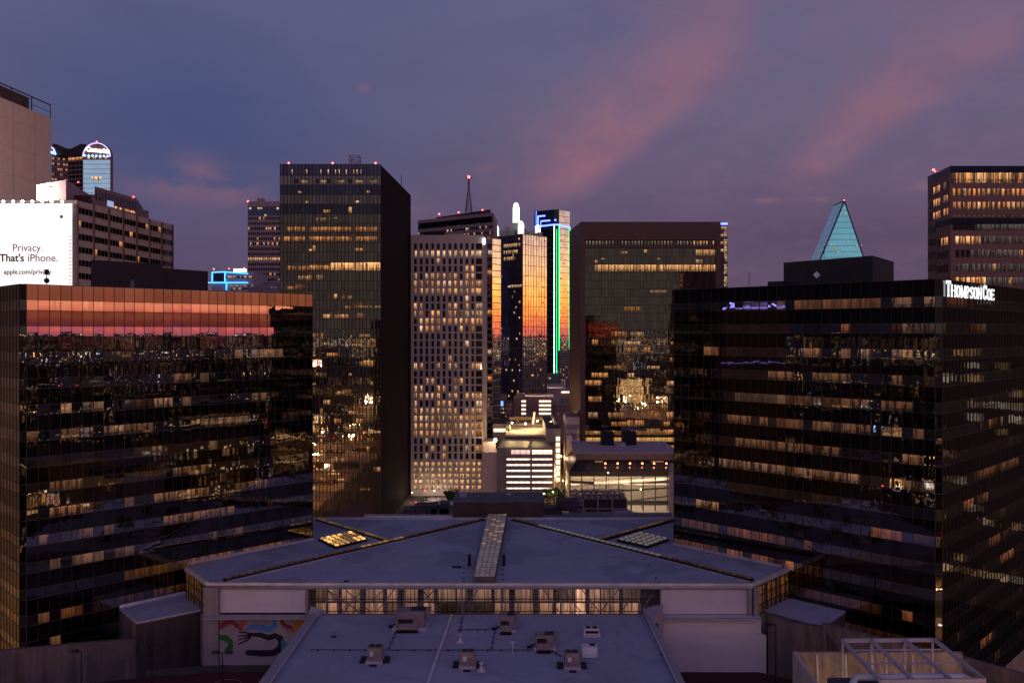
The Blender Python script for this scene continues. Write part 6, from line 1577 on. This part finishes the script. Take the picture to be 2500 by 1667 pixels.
# ------------------------------------------------------------------ foreground roof
M_PRM = mat('plain_roof_membrane', (.30,.335,.46), .75, var=.16, scale=.10)
nt = M_PRM.node_tree; pr = nt.nodes['Principled BSDF']; src = pr.inputs['Base Color'].links[0].from_socket
g_ = nt.nodes.new('ShaderNodeNewGeometry'); vv = nt.nodes.new('ShaderNodeSeparateXYZ'); nt.links.new(g_.outputs['Position'], vv.inputs[0])
sx_ = (E(nt, vv.outputs[0])*(pi/2.4)).op('SINE').op('ABSOLUTE').step(0, .04); sy_ = (E(nt, vv.outputs[1])*(pi/9)).op('SINE').op('ABSOLUTE').step(0, .012)
pond = noise(nt, g_.outputs['Position'], .16, 4, .55, .8).step(.56, .62)
c1 = mixc(nt, (1-sx_*sy_)*.22, src, (.16,.21,.30)); c1 = mixc(nt, pond*.28, c1, (.13,.17,.24)); nt.links.new(c1, pr.inputs['Base Color'])
t = FORE = thing('front_hall', 'low hall with a plain blue-white flat roof full of roof units in the foreground', 'hall', (-5, 118, 0))
fl0, fr0 = G(764, 1498, ZL), G(1592, 1498, ZL); yF = 96
xl, xr = -29.8, 20.4
b = MB(); b.prism([(xl, yF), (xr, yF), (xr, YF-1.2), (xl, YF-1.2)], Zc-3, ZL); b.build('roof', M_PRM, t)
b = MB(); b.hexa([(xl-1.6, yF, ZL-1), (xl, yF, ZL-.02), (xl, YF-1, ZL-.02), (xl-1.0, YF-1, ZL-1)], [(xl-1.3, yF, ZL+.55), (xl+.2, yF, ZL+.55), (xl+.2, YF-1, ZL+.55), (xl-.9, YF-1, ZL+.55)])
b.build('parapet', mat('mauve_grey_coping', (.30,.29,.36), .7, var=.12), t); b = MB(); b.hexa([(xr-.2, yF, ZL-.02), (xr+1.2, yF, ZL-1.5), (xr+1.2, YF-1, ZL-1.5), (xr-.2, YF-1, ZL-.02)], [(xr-.2, yF, ZL+.5), (xr+.8, yF, ZL+.5), (xr+.8, YF-1, ZL+.5), (xr-.2, YF-1, ZL+.5)])
b.build('parapet', mat('mauve_grey_coping', (.36,.34,.39), .7, var=.12), t)
b = MB(); b.bar((xl+.25, yF, ZL+.57), (xl+.25, YF-1, ZL+.57), .05); b.bar((xr-.2, yF, ZL+.53), (xr-.2, YF-1, ZL+.53), .05); b.build('coping_line', mat('bright_flashing', (.68,.66,.70), .45, .2), t); b = MB()
c0, c1 = G(1103, 1502, ZL), G(1045, 1667, ZL); b.bar(c0+Vector((0,0,.1)), c1+(c1-c0)*.2+Vector((0,0,.1)), .16, r2=.12); b.build('ridge_strip', mat('bright_flashing', (.68,.66,.70), .45, .2), t)
for s, px0, px1 in ((1, 755, 785), (2, 1570, 1600)):
    a = G(px0, 1490, ZL+1.2); b = MB()
    if s == 1: b.hexa([(xl-1.2,YF-4.5,ZL-.5),(xl-.2,YF-4.5,ZL+.3),(xl+.9,YF-.9,ZL),(xl-.4,YF-.9,ZL)], [(xl-1.0,YF-4.5,ZL-.1),(xl-.2,YF-4.5,ZL+.6),(xl+.9,YF-.9,ZL+.6),(xl-1.2,YF-.9,ZL+1.3)])
    else: b.hexa([(xr+.4,YF-6,ZL-3),(xr+.8,YF-6,ZL-3),(xr+2.8,YF-1.2,ZL-3),(xr-.3,YF-1.2,ZL-3)], [(xr+.4,YF-6,ZL+.6),(xr+.8,YF-6,ZL+.6),(xr+2.8,YF-1.2,ZL+1.7),(xr-.3,YF-1.2,ZL+.9)])
    b.build('wing_wall', M_LEDGE, t)
# rooftop units
M_UNIT = mat('mauve_unit_casing', (.24,.19,.20), .6, .2, var=.2); M_UNITW = mat('white_unit_casing', (.60,.60,.64), .6, .1, var=.12)
def rooftop_unit(px, py, w_, d_, h, label, kind):
    p = G(px, py, ZL); t_ = thing('rooftop_unit', label, 'rooftop unit', p, 'units on the foreground roof'); m = M_UNITW if kind in ('white', 'wedge') else M_UNIT
    b = MB(); X = lambda x, y, z_: (p.x+x, p.y+y, ZL+z_)
    b.hexa([X(-w_/2,-d_/2,.35), X(w_/2,-d_/2,.35), X(w_/2,d_/2,.35), X(-w_/2,d_/2,.35)], [X(-w_/2*.95,-d_/2*.8,h), X(w_/2*.95,-d_/2*.8,h), X(w_/2,d_/2,h), X(-w_/2,d_/2,h)])
    if kind == 'wedge': b.hexa([X(-w_/2,-d_/2-.6,.1), X(w_/2-.3,-d_/2-.6,.1), X(w_/2,-d_/2,.36), X(-w_/2,-d_/2,.36)], [X(-w_/2,-d_/2-.5,.5), X(w_/2-.3,-d_/2-.5,.5), X(w_/2,-d_/2,h*.95), X(-w_/2,-d_/2,h*.95)])
    cas = b.build('casing', m, t_)
    b = MB(); b.box(p.x-w_*.58, p.x+w_*.58, p.y-d_*.62, p.y+d_*.55, ZL, ZL+.34); b.build('curb', MATS['pale_metal_flashing'], t_)
    b = MB()
    if kind == 'wings':
        b2 = MB(); b2.box(p.x-.45, p.x+.45, p.y-d_/2-1.1, p.y-d_/2-.7, ZL, ZL+.15); b2.build('dark_box', M_BLACK, t_)  # small low dark box added before the unit
        b2 = MB(); b2.box(p.x-w_*.3, p.x-w_*.05, p.y-d_/2-.06, p.y-d_/2+.2, ZL+h*.5, ZL+h*.8); b2.build('control_box', M_UNITW, t_)
        for s in (-1, 1):
            b = MB(); x0_ = s*(w_/2+.55); b.hexa([X(x0_-.45,-d_/2,.02), X(x0_+.45,-d_/2,.02), X(x0_+.45,d_/2*.6,.02), X(x0_-.45,d_/2*.6,.02)], [X(x0_-.35,-d_/2+.1,.35), X(x0_+.35,-d_/2+.1,.35), X(x0_+.35,d_/2*.5,.45), X(x0_-.35,d_/2*.5,.45)]); b.build('side_hood', M_BLACK, t_)
        for s in (-1, 1):
            b = MB(); b.tube(X(s*w_*.22, d_*.1, h), X(s*w_*.22, d_*.1, h+.12), w_*.19, n=14); b.build('fan', M_BLACK, t_)
    elif kind == 'hood':
        b2 = MB(); b2.box(p.x-w_*.42, p.x+w_*.30, p.y-d_/2-1.3, p.y-d_/2-.75, ZL, ZL+.3); b2.build('dark_box', M_BLACK, t_)  # wider dark box added at the front of the hooded unit
        b2 = MB(); b2.tube((p.x-w_/2-.8, p.y, ZL+.1), (p.x-w_/2, p.y, ZL+.5), .12); b2.box(p.x-w_/2-1.1, p.x-w_/2-.5, p.y-.3, p.y+.3, ZL, ZL+.25); b2.build('conduit', M_BLACK, t_)
        b2 = MB(); [b2.box(p.x-w_*.4, p.x+w_*.1, p.y-d_/2-.03-.02*k, p.y-d_/2+.1, ZL+1.0+.16*k, ZL+1.06+.16*k) for k in range(4)]; b2.build('louvre', M_BLACK, t_)
        b.box(p.x+.05, p.x+w_/2-.05, p.y-d_*.2, p.y+d_/2-.1, ZL+h, ZL+h+.06); b.build('intake', M_BLACK, t_)
        b = MB(); b.hexa([X(-w_*.35,-d_/2-.7,.1), X(w_*.25,-d_/2-.7,.1), X(w_*.25,-d_/2,.1), X(-w_*.35,-d_/2,.1)], [X(-w_*.35,-d_/2-.6,.3), X(w_*.25,-d_/2-.6,.3), X(w_*.3,-d_/2,.9), X(-w_*.4,-d_/2,.9)]); b.build('hood', M_UNIT, t_)
        b = MB(); b.hexa([X(w_/2,-.3,h*.5), X(w_/2+.7,-.3,h*.85), X(w_/2+.7,d_/2,h*.85), X(w_/2,d_/2,h*.5)], [X(w_/2,-.3,h), X(w_/2+.7,-.3,h+.05), X(w_/2+.7,d_/2,h+.05), X(w_/2,d_/2,h)]); b.build('side_hood', M_UNIT, t_)
    elif kind == 'white':
        b.box(p.x-w_*.4, p.x+w_*.42, p.y-d_/2-.03, p.y-d_/2+.1, ZL+.5, ZL+h*.75); b.build('grille', M_BLACK, t_)
        for s in (-1, 1):
            b = MB(); b.tube(X(s*w_*.22, 0, h), X(s*w_*.22, 0, h+.12), w_*.17, n=14); b.build('fan', M_BLACK, t_)
    else:
        b.tube(X(w_*.2, d_*.2, h), X(w_*.2, d_*.2, h+.1), w_*.2, n=14); b.build('fan', M_BLACK, t_)
    return t_
rooftop_unit(1003, 1530, 4.3, 2.6, 2.6, 'largest brown rooftop unit with open hoods by the atrium glass', 'hood')
rooftop_unit(1238, 1536, 2.3, 2.0, 2.2, 'narrow brown rooftop unit at the roof centre near the atrium glass', 'hood')
rooftop_unit(1329, 1580, 2.6, 2.0, 1.9, 'brown rooftop unit with a dark intake left of the two white units', 'hood')
rooftop_unit(916, 1612, 1.9, 1.9, 1.9, 'brown twin-fan unit at the left front of the foreground roof', 'wings')
rooftop_unit(1142, 1624, 1.9, 1.9, 1.9, 'brown twin-fan unit beside the small chimney vent right of the ridge', 'wings')
rooftop_unit(1396, 1626, 1.9, 1.9, 1.9, 'brown twin-fan unit in front of the wedge-shaped white unit', 'wings')
rooftop_unit(1444, 1550, 2.2, 1.3, 1.1, 'white unit with two fans and a black front grille at the right', 'white')
rooftop_unit(1439, 1597, 2.1, 1.6, 1.2, 'wedge-shaped white unit with a single fan at the right front', 'wedge')
def cone_vent(px, py, s, label):
    p = G(px, py, ZL); t_ = thing('roof_vent', label, 'roof vent', p); b = MB(); b.box(p.x-.5*s, p.x+.5*s, p.y-.4*s, p.y+.4*s, ZL, ZL+.12); b.build('curb', M_UNITW, t_)
    b = MB(); b.tube(p+Vector((0,0,.1)), p+Vector((0,0,.6*s)), .38*s, .22*s, 12); b.tube(p+Vector((0,0,.6*s)), p+Vector((0,0,1.0*s)), .2*s, .2*s, 12); b.tube(p+Vector((0,0,1.0*s)), p+Vector((0,0,1.15*s)), .34*s, .30*s, 12); b.build('stack', mat('pale_zinc', (.5,.5,.54), .4, .4), t_)
cone_vent(1123, 1567, 1.0, 'small conical vent right of the ridge strip'); cone_vent(1175, 1637, 1.0, 'small chimney vent beside the twin-fan unit at the front')
gooseneck(815, 1554, ZL, 'thin hooked vent pipe at the left of the foreground roof')
p = G(1252, 1596, ZL); t_ = thing('roof_post', 'thin pale post with a cap at the middle of the foreground roof', 'post', p); b = MB(); b.tube(p, p+Vector((0,0,1.5)), .07); b.build('post', M_UNITW, t_); b = MB(); b.hexa([(p.x-.15,p.y-.1,ZL+1.45),(p.x+.15,p.y-.1,ZL+1.45),(p.x+.15,p.y+.1,ZL+1.45),(p.x-.15,p.y+.1,ZL+1.45)], [(p.x-.35,p.y-.2,ZL+1.65),(p.x+.35,p.y-.2,ZL+1.65),(p.x+.35,p.y+.2,ZL+1.65),(p.x-.35,p.y+.2,ZL+1.65)]); b.build('cap', M_UNITW, t_)
def pipe_run(pts, blocks, label):
    P = [G(x, y, ZL)+Vector((0,0,.16)) for x, y in pts]; t_ = thing('pipe_run', label, 'pipe', P[0], 'pipe runs on the foreground roof')
    b = MB(); [b.tube(P[i], P[i+1], .05, n=6) for i in range(len(P)-1)]; b.build('pipe', MATS['galvanised_pipe'] if False else mat('dark_pipe', (.07,.07,.09), .6), t_)
    L_ = (P[-1]-P[0]).length
    for k in range(blocks): c_ = P[0].lerp(P[-1], (k+.5)/blocks); b = MB(); b.box(c_.x-.14, c_.x+.14, c_.y-.12, c_.y+.12, ZL, ZL+.12); b.build('support_block', M_BLACK, t_)
pipe_run([(757,1587),(890,1588),(1068,1588)], 8, 'long straight pipe across the left half of the foreground roof')
pipe_run([(1078,1588),(1228,1588),(1305,1588)], 7, 'straight pipe across the middle of the foreground roof')
pipe_run([(968,1540),(948,1588)], 4, 'short slanting pipe from the largest unit to the long pipe'); pipe_run([(1208,1540),(1199,1588)], 4, 'short slanting pipe right of the ridge')
pipe_run([(1345,1588),(1372,1604)], 3, 'short pipe between the brown units at the right'); pipe_run([(1116,1538),(1195,1538)], 4, 'faint row of pipe blocks behind the conical vent'); pipe_run([(1129,1505),(1122,1545)], 4, 'short pipe running down from the atrium glass')
for px, py, lb in ((1594, 1530, 'upper'), (1619, 1600, 'lower')):
    p = G(px, py, ZL-.2); t_ = thing('wall_bracket', lb+' small dark box on the outside of the right roof parapet', 'wall box', p); b = MB(); b.box(p.x-.1, p.x+.75, p.y-.5, p.y+.3, p.z, p.z+.5); b.box(p.x-.35, p.x-.1, p.y-.3, p.y+.1, p.z+.1, p.z+.3); b.build('casing', M_BLACK, t_)

# ------------------------------------------------------------------ mural wall and lower left
t = thing('mural_wall', 'white wall painted with colourful reaching arms and hands at the lower left', 'mural', (-40, YF, Zc))
M_ML = mat('mural_ground_paint', (.30,.26,.30), .8, var=.15, scale=.4, streak=.4)
ym = YF-.35
b = MB(); b.box(XY(536, ym).x, XY(790, ym).x, ym, ym+.5, Zc-.5, ZZ(1511, ym)); b.build('wall', M_ML, t)
def blob(pts, wds, col, name):
    """painted limb: centre line with widths, in photo pixels, laid on the wall"""
    b = MB(); P = [D(x, y, ym-.02) for x, y in pts]; n = len(P); s = ym/FP
    off = []
    for i in range(n):
        d = (P[min(i+1, n-1)]-P[max(i-1, 0)]).normalized(); nn = Vector((-d.z, 0, d.x)); off.append(nn*wds[i]*s)
    rngk = rng.random()*.008
    for i in range(n-1):
        q = [P[i]-off[i], P[i+1]-off[i+1], P[i+1]+off[i+1], P[i]+off[i]]
        for v in q: v.y = ym-.012-rngk
        b.face(q)
    for i in (0, n-1):
        k = [P[i]+Vector((cos(a)*wds[i]*s, 0, sin(a)*wds[i]*s)) for a in [2*pi*j/10 for j in range(10)]]
        for v in k: v.y = ym-.013-rngk
        b.face(k)
    b.build(name, mat('paint_'+col[0], col[1], .7, var=.1), t)
NAVY, BLUE, RED_, GREEN, PURP, ORNG, TEAL = ('navy',(.012,.012,.035)), ('blue',(.06,.20,.50)), ('red',(.42,.08,.07)), ('green',(.02,.13,.03)), ('maroon',(.22,.03,.07)), ('orange',(.45,.17,.04)), ('teal',(.03,.22,.28))
blob([(608,1548),(636,1549),(655,1556),(672,1551),(684,1557),(687,1572),(680,1585),(668,1593),(640,1594),(606,1592)], [4,6,7,7,8,8,8,8,8,7], NAVY, 'painted_arm')
for y0, y1 in ((1546,1541),(1549,1552),(1552,1561),(1555,1572)): blob([(612,y0),(600,(y0+y1)/2),(582,y1)], [2.4,2.2,1.6], NAVY, 'painted_finger')
blob([(598,1538),(618,1528),(640,1532),(660,1535),(672,1524),(668,1514)], [2,6,8,8,6,5], BLUE, 'painted_arm')
blob([(536,1530),(552,1520),(566,1516),(580,1528),(590,1534)], [7,7,6,5,4], PURP, 'painted_arm')
blob([(566,1516),(578,1526),(588,1534)], [4,6,5], RED_, 'painted_hand')
for x in (590, 595, 600): blob([(586,1530),(x,1522),(x+2,1514)], [2.5,2,1.6], RED_, 'painted_finger')
blob([(688,1516),(698,1528),(708,1530)], [5,6,5], PURP, 'painted_hand')
for x in (702, 709, 715): blob([(700,1526),(x,1534),(x+1,1541)], [2.2,2,1.5], PURP, 'painted_finger')
blob([(738,1514),(728,1522),(722,1534)], [12,10,8], ORNG, 'painted_arm')
blob([(536,1555),(550,1556),(562,1566),(565,1580)], [6,8,7,4], GREEN, 'painted_arm')
for x in (550, 556, 562): blob([(560,1574),(x,1586),(x+2,1594)], [2.5,2,1.5], GREEN, 'painted_finger')
blob([(692,1566),(695,1576),(690,1586)], [6,9,5], TEAL, 'painted_patch')

# court, pale lines
b = MB(); b.box(-75, 62, 60, 140, Zc-4, Zc-1.0); struct('terrace', b, mat('terrace_dark', (.035,.025,.03), .9, var=.3))
b = MB(); b.prism([(-66,80), (xl-1.5,80), (xl-.9,YF-.6), (-45.6,YF-.6), (-66,125)], Zc-1, Zc-.9); struct('sports_court', b, mat('maroon_court', (.075,.018,.022), .85, var=.2))
b = MB(); cc = G(552, 1672, Zc-.9)
for i in range(24):
    a0, a1 = 2*pi*i/24, 2*pi*(i+1)/24; b.bar(cc+Vector((cos(a0)*2.2, sin(a0)*2.2, .02)), cc+Vector((cos(a1)*2.2, sin(a1)*2.2, .02)), .05, r2=.01)
struct('court_markings', b, mat('faded_white_line', (.30,.22,.24), .8))
b = MB(); b.prism([(xr+1.5,80), (50,80), (50,YF-1.2), (xr+1.3,YF-1.2)], Zc-1, Zc-.8); struct('dark_roof', b, mat('dark_red_surface', (.040,.014,.014), .9, var=.3))
# grey podium walls
M_PODC = mat('stained_podium_concrete', (.115,.09,.10), .9, var=.5, scale=.3, streak=.65)
ZP = EYE-43.7
P = [G(290, 1482, ZP), G(450, 1447, ZP), G(508, 1483, ZP), G(333, 1518, ZP)]
t = thing('podium_block', 'grey concrete block with a pale flat roof at the foot of the left black block', 'podium', (P[0].x, P[0].y, 0))
b = MB(); b.prism([(p.x, p.y) for p in P], Zc-5, ZP-.3); b.build('wall', M_PODC, t); b = MB(); b.prism([(p.x, p.y) for p in P], ZP-.3, ZP); b.build('roof', MATS['plain_roof_membrane'], t)
b = MB(); b.bar(P[0]+Vector((.2,-.2,.2)), P[1]+Vector((.2,-.2,.2)), .2); b.build('flashing', MATS['bright_flashing'], t)
Q = [G(1853, 1483, ZP), G(1925, 1447, ZP), G(2076, 1483, ZP), G(2010, 1527, ZP)]
t = thing('podium_block', 'grey concrete block with a pale flat roof at the foot of the right black block', 'podium', (Q[0].x, Q[0].y, 0))
b = MB(); b.prism([(p.x, p.y) for p in Q], Zc-5, ZP-.3); b.build('wall', M_PODC, t); b = MB(); b.prism([(p.x, p.y) for p in Q], ZP-.3, ZP); b.build('roof', MATS['plain_roof_membrane'], t)
b = MB(); b.bar(Q[1]+Vector((0,0,.12)), Q[2]+Vector((0,0,.12)), .1); b.build('flashing', MATS['bright_flashing'], t)
# retaining walls running to the frame edges
def wallrun(pts, label, dz=14, th=.8, ztops=None):
    b = MB()
    for (a, c_) in zip(pts[:-1], pts[1:]):
        d = Vector((c_.x-a.x, c_.y-a.y, 0)).normalized(); n = Vector((d.y, -d.x, 0))*-th
        b.hexa([(a.x,a.y,a.z-dz),(c_.x,c_.y,c_.z-dz),(c_.x+n.x,c_.y+n.y,c_.z-dz),(a.x+n.x,a.y+n.y,a.z-dz)], [tuple(a),tuple(c_),(c_.x+n.x,c_.y+n.y,c_.z),(a.x+n.x,a.y+n.y,a.z)])
    return tag(b.build('retaining_wall', M_PODC), label, 'wall')
za = EYE-46.3
wl = [Vector((-85, 112, za)), G(48, 1584, za), Vector((P[3].x, P[3].y+.3, za))]
wl[0] = Vector((wl[1].x-22, wl[1].y-8, za))
wallrun(wl, 'long stained grey wall below the left black block at the lower left')
wallrun([Vector((P[3].x, P[3].y, ZP-.4)), Vector((P[2].x, P[2].y, ZP-.4)), Vector((XY(536,YF).x, YF-.4, ZP-4.2))], 'tall grey wall face between the podium roof and the mural')
zb2 = EYE-45.8
wr = [Vector((Q[3].x, Q[3].y, zb2)), D(2165, 1566, 128), D(2290, 1592, 127), D(2520, 1655, 121)]
wallrun([wr[0], Vector((wr[0].x+7.5, wr[0].y+5.5, zb2)), ], 'short grey wall behind the right podium roof')
wallrun([D(2008, 1520, 127), D(2180, 1566, 124), D(2350, 1603, 122), D(2520, 1650, 120)], 'grey parapet wall below the right black block at the lower right')
wallrun([D(1875, 1500, 131), D(1935, 1520, 129), D(2010, 1530, 127.5), D(2060, 1600, 123)], 'dim grey wall under the right podium roof', 18)
# low kerb wall along the court
a, c_ = G(130, 1662, Zc-.9), Vector((-45.6, YF-.7, Zc-.9)); b = MB(); b.bar(a-(c_-a)*.3+Vector((0,0,.4)), c_+Vector((0,0,.4)), .25, r2=.5); b.bar(c_+Vector((0,0,.4)), Vector((xl-1,YF-.7,Zc-.5)), .25, r2=.5); tag(b.build('kerb_wall', mat('dark_kerb', (.06,.055,.06), .9)), 'low dark kerb wall edging the maroon court', 'kerb')
# terrace lamps, unlit
for px, py, dbl, lb, Yl in ((199, 1589, False, 'unlit single-headed lamp, leftmost on the lower left terrace', 118), (371, 1580, True, 'unlit double-headed lamp in front of the stained grey wall', 118), (543, 1592, True, 'unlit double-headed lamp in front of the mural', 118), (1894, 1524, False, 'unlit lamp standing right of the tall pale wall', 124)):
    lamp_post(px, py, Yl, 9, lb, lit=False, double=dbl, grp='unlit lamps around the terraces')

# ------------------------------------------------------------------ steel framed plant enclosure at the lower right
t = thing('plant_enclosure', 'walled plant enclosure with a warm lit interior at the bottom right', 'enclosure', D(2100, 1640, 92))
Ye = 104; ztp = ZZ(1592, Ye); xa, xb = XY(1946, Ye).x, XY(2350, Ye).x
M_ENC = mat('warm_concrete', (.34,.28,.24), .85, var=.55, scale=.5, streak=.45)
b = MB(); b.box(xa, xb, Ye, Ye+.4, ztp-7, ztp); b.build('back_wall', M_ENC, t)
b = MB(); x2, y2 = G(2015, 1690, ztp)[:2]; b.hexa([(xa,Ye+.4,ztp-7),(xa-.4,Ye+.4,ztp-7),(x2-.4,y2,ztp-7),(x2,y2,ztp-7)], [(xa,Ye+.4,ztp),(xa-.4,Ye+.4,ztp),(x2-.4,y2,ztp),(x2,y2,ztp)]); b.build('side_wall', mat('pale_enclosure_wall', (.46,.40,.42), .8), t)
b = MB(); b.box(xa, xb, 80, Ye, ztp-7.2, ztp-7); b.build('floor', M_ENC, t)
b = MB()
for px in (1996, 2066, 2132, 2165, 2230): x = XY(px, Ye-.3).x; b.hexa([(x-.1,Ye-.9,ztp-7),(x+.1,Ye-.9,ztp-7),(x+.1,Ye,ztp-7),(x-.1,Ye,ztp-7)], [(x-.1,Ye-.15,ztp-.2),(x+.1,Ye-.15,ztp-.2),(x+.1,Ye,ztp-.2),(x-.1,Ye,ztp-.2)])
b.build('buttresses', mat('pale_buttress', (.6,.56,.55), .7), t)
point(t, (XY(2010, 99).x, 99.5, ztp-5.6), (1,.62,.34), 110, .3); point(t, (XY(2080, 99).x, 99.5, ztp-5.6), (1,.62,.34), 100, .3); point(t, (XY(2150, 99).x, 99.5, ztp-5.6), (1,.62,.34), 35, .3)
t = thing('steel_frame', 'open pale steel frame of beams over the plant enclosure at the bottom right', 'steel frame', D(2200, 1600, 95))
M_STL = mat('pale_painted_steel', (.46,.43,.52), .5, .2, var=.1)
zf = ZZ(1562, 101); cs = [G(2057, 1563, zf), G(2281, 1561, zf), G(2404, 1659, zf), G(2150, 1662, zf)]
def beam(a, c_, r=.16, r2=.2, name='beam'):
    b = MB(); b.bar(a, c_, r, r2=r2); b.build(name, M_STL, t)
ext_ = lambda a, c_, k: a+(c_-a)*k
fl_, fr_2 = ext_(cs[0], cs[3], 1.0), ext_(cs[1], cs[2], 1.0)
beam(cs[0], cs[1]); beam(cs[0], fl_, .16); beam(cs[1], fr_2, .16); beam(fl_, fr_2)
for f in (.315, .68): beam(cs[0].lerp(cs[1], f), fl_.lerp(fr_2, f), .15)
for f in (.26, .60): beam(cs[0].lerp(fl_, f), cs[1].lerp(fr_2, f), .07, .07, 'crossbar')
for f in (0, .315, .68, .98): q = cs[0].lerp(cs[1], f); beam(q, q-Vector((0,0,6.2)), .11, .11, 'post')
for f in (0, .315, .68, 1): q = fl_.lerp(fr_2, f); beam(q, q-Vector((0,0,6.2)), .11, .11, 'post')
for f0, f1 in ((.315,.5), (.68,.5)): q = cs[0].lerp(cs[1], f0)-Vector((0,0,.3)); e = cs[0].lerp(cs[1], f1)-Vector((0,0,5.6)); beam(q, e, .05, .05, 'brace')
t = thing('chiller_duct', 'thick blue-white duct bending under the steel frame at the bottom right', 'duct', D(2200, 1650, 94))
za_ = zf-2.2
b = MB(); b.tube(D(2090, 1653, 91), D(2350, 1651, 91), .36, n=12); b.tube(D(2350, 1651, 91), D(2385, 1667, 90), .36, n=12); b.tube(D(2090, 1653, 91), D(2080, 1672, 90.5), .36, n=12); b.ball(D(2350, 1651, 91), .36, 12, 8); b.ball(D(2090, 1653, 91), .36, 12, 8); b.build('duct', mat('blue_white_duct', (.50,.55,.65), .5, .2), t)
b = MB(); b.box(XY(2045, 90).x, XY(2380, 90).x, 84, 93, ZZ(1690, 90)-1, ZZ(1672, 91)); b.build('casing', mat('dark_plant_casing', (.06,.06,.08), .7), t)
t = thing('access_ladder', 'small dark caged ladder inside the plant enclosure', 'ladder', D(2035, 1655, 97))
b = MB(); a = D(2031, 1648, 98); c_ = D(2040, 1652, 98)
for p in (a, c_): b.bar(p, p-Vector((0,0,3)), .04)
for k in range(8): b.bar(a-Vector((0,0,.35*k)), c_-Vector((0,0,.35*k)), .03)
for k in range(5): p = D(2046+k*9, 1654, 98); b.bar(p, p-Vector((0,0,1.2)), .03)
b.bar(D(2040, 1654, 98), D(2085, 1654, 98), .03); b.build('ladder', M_BLACK, t)
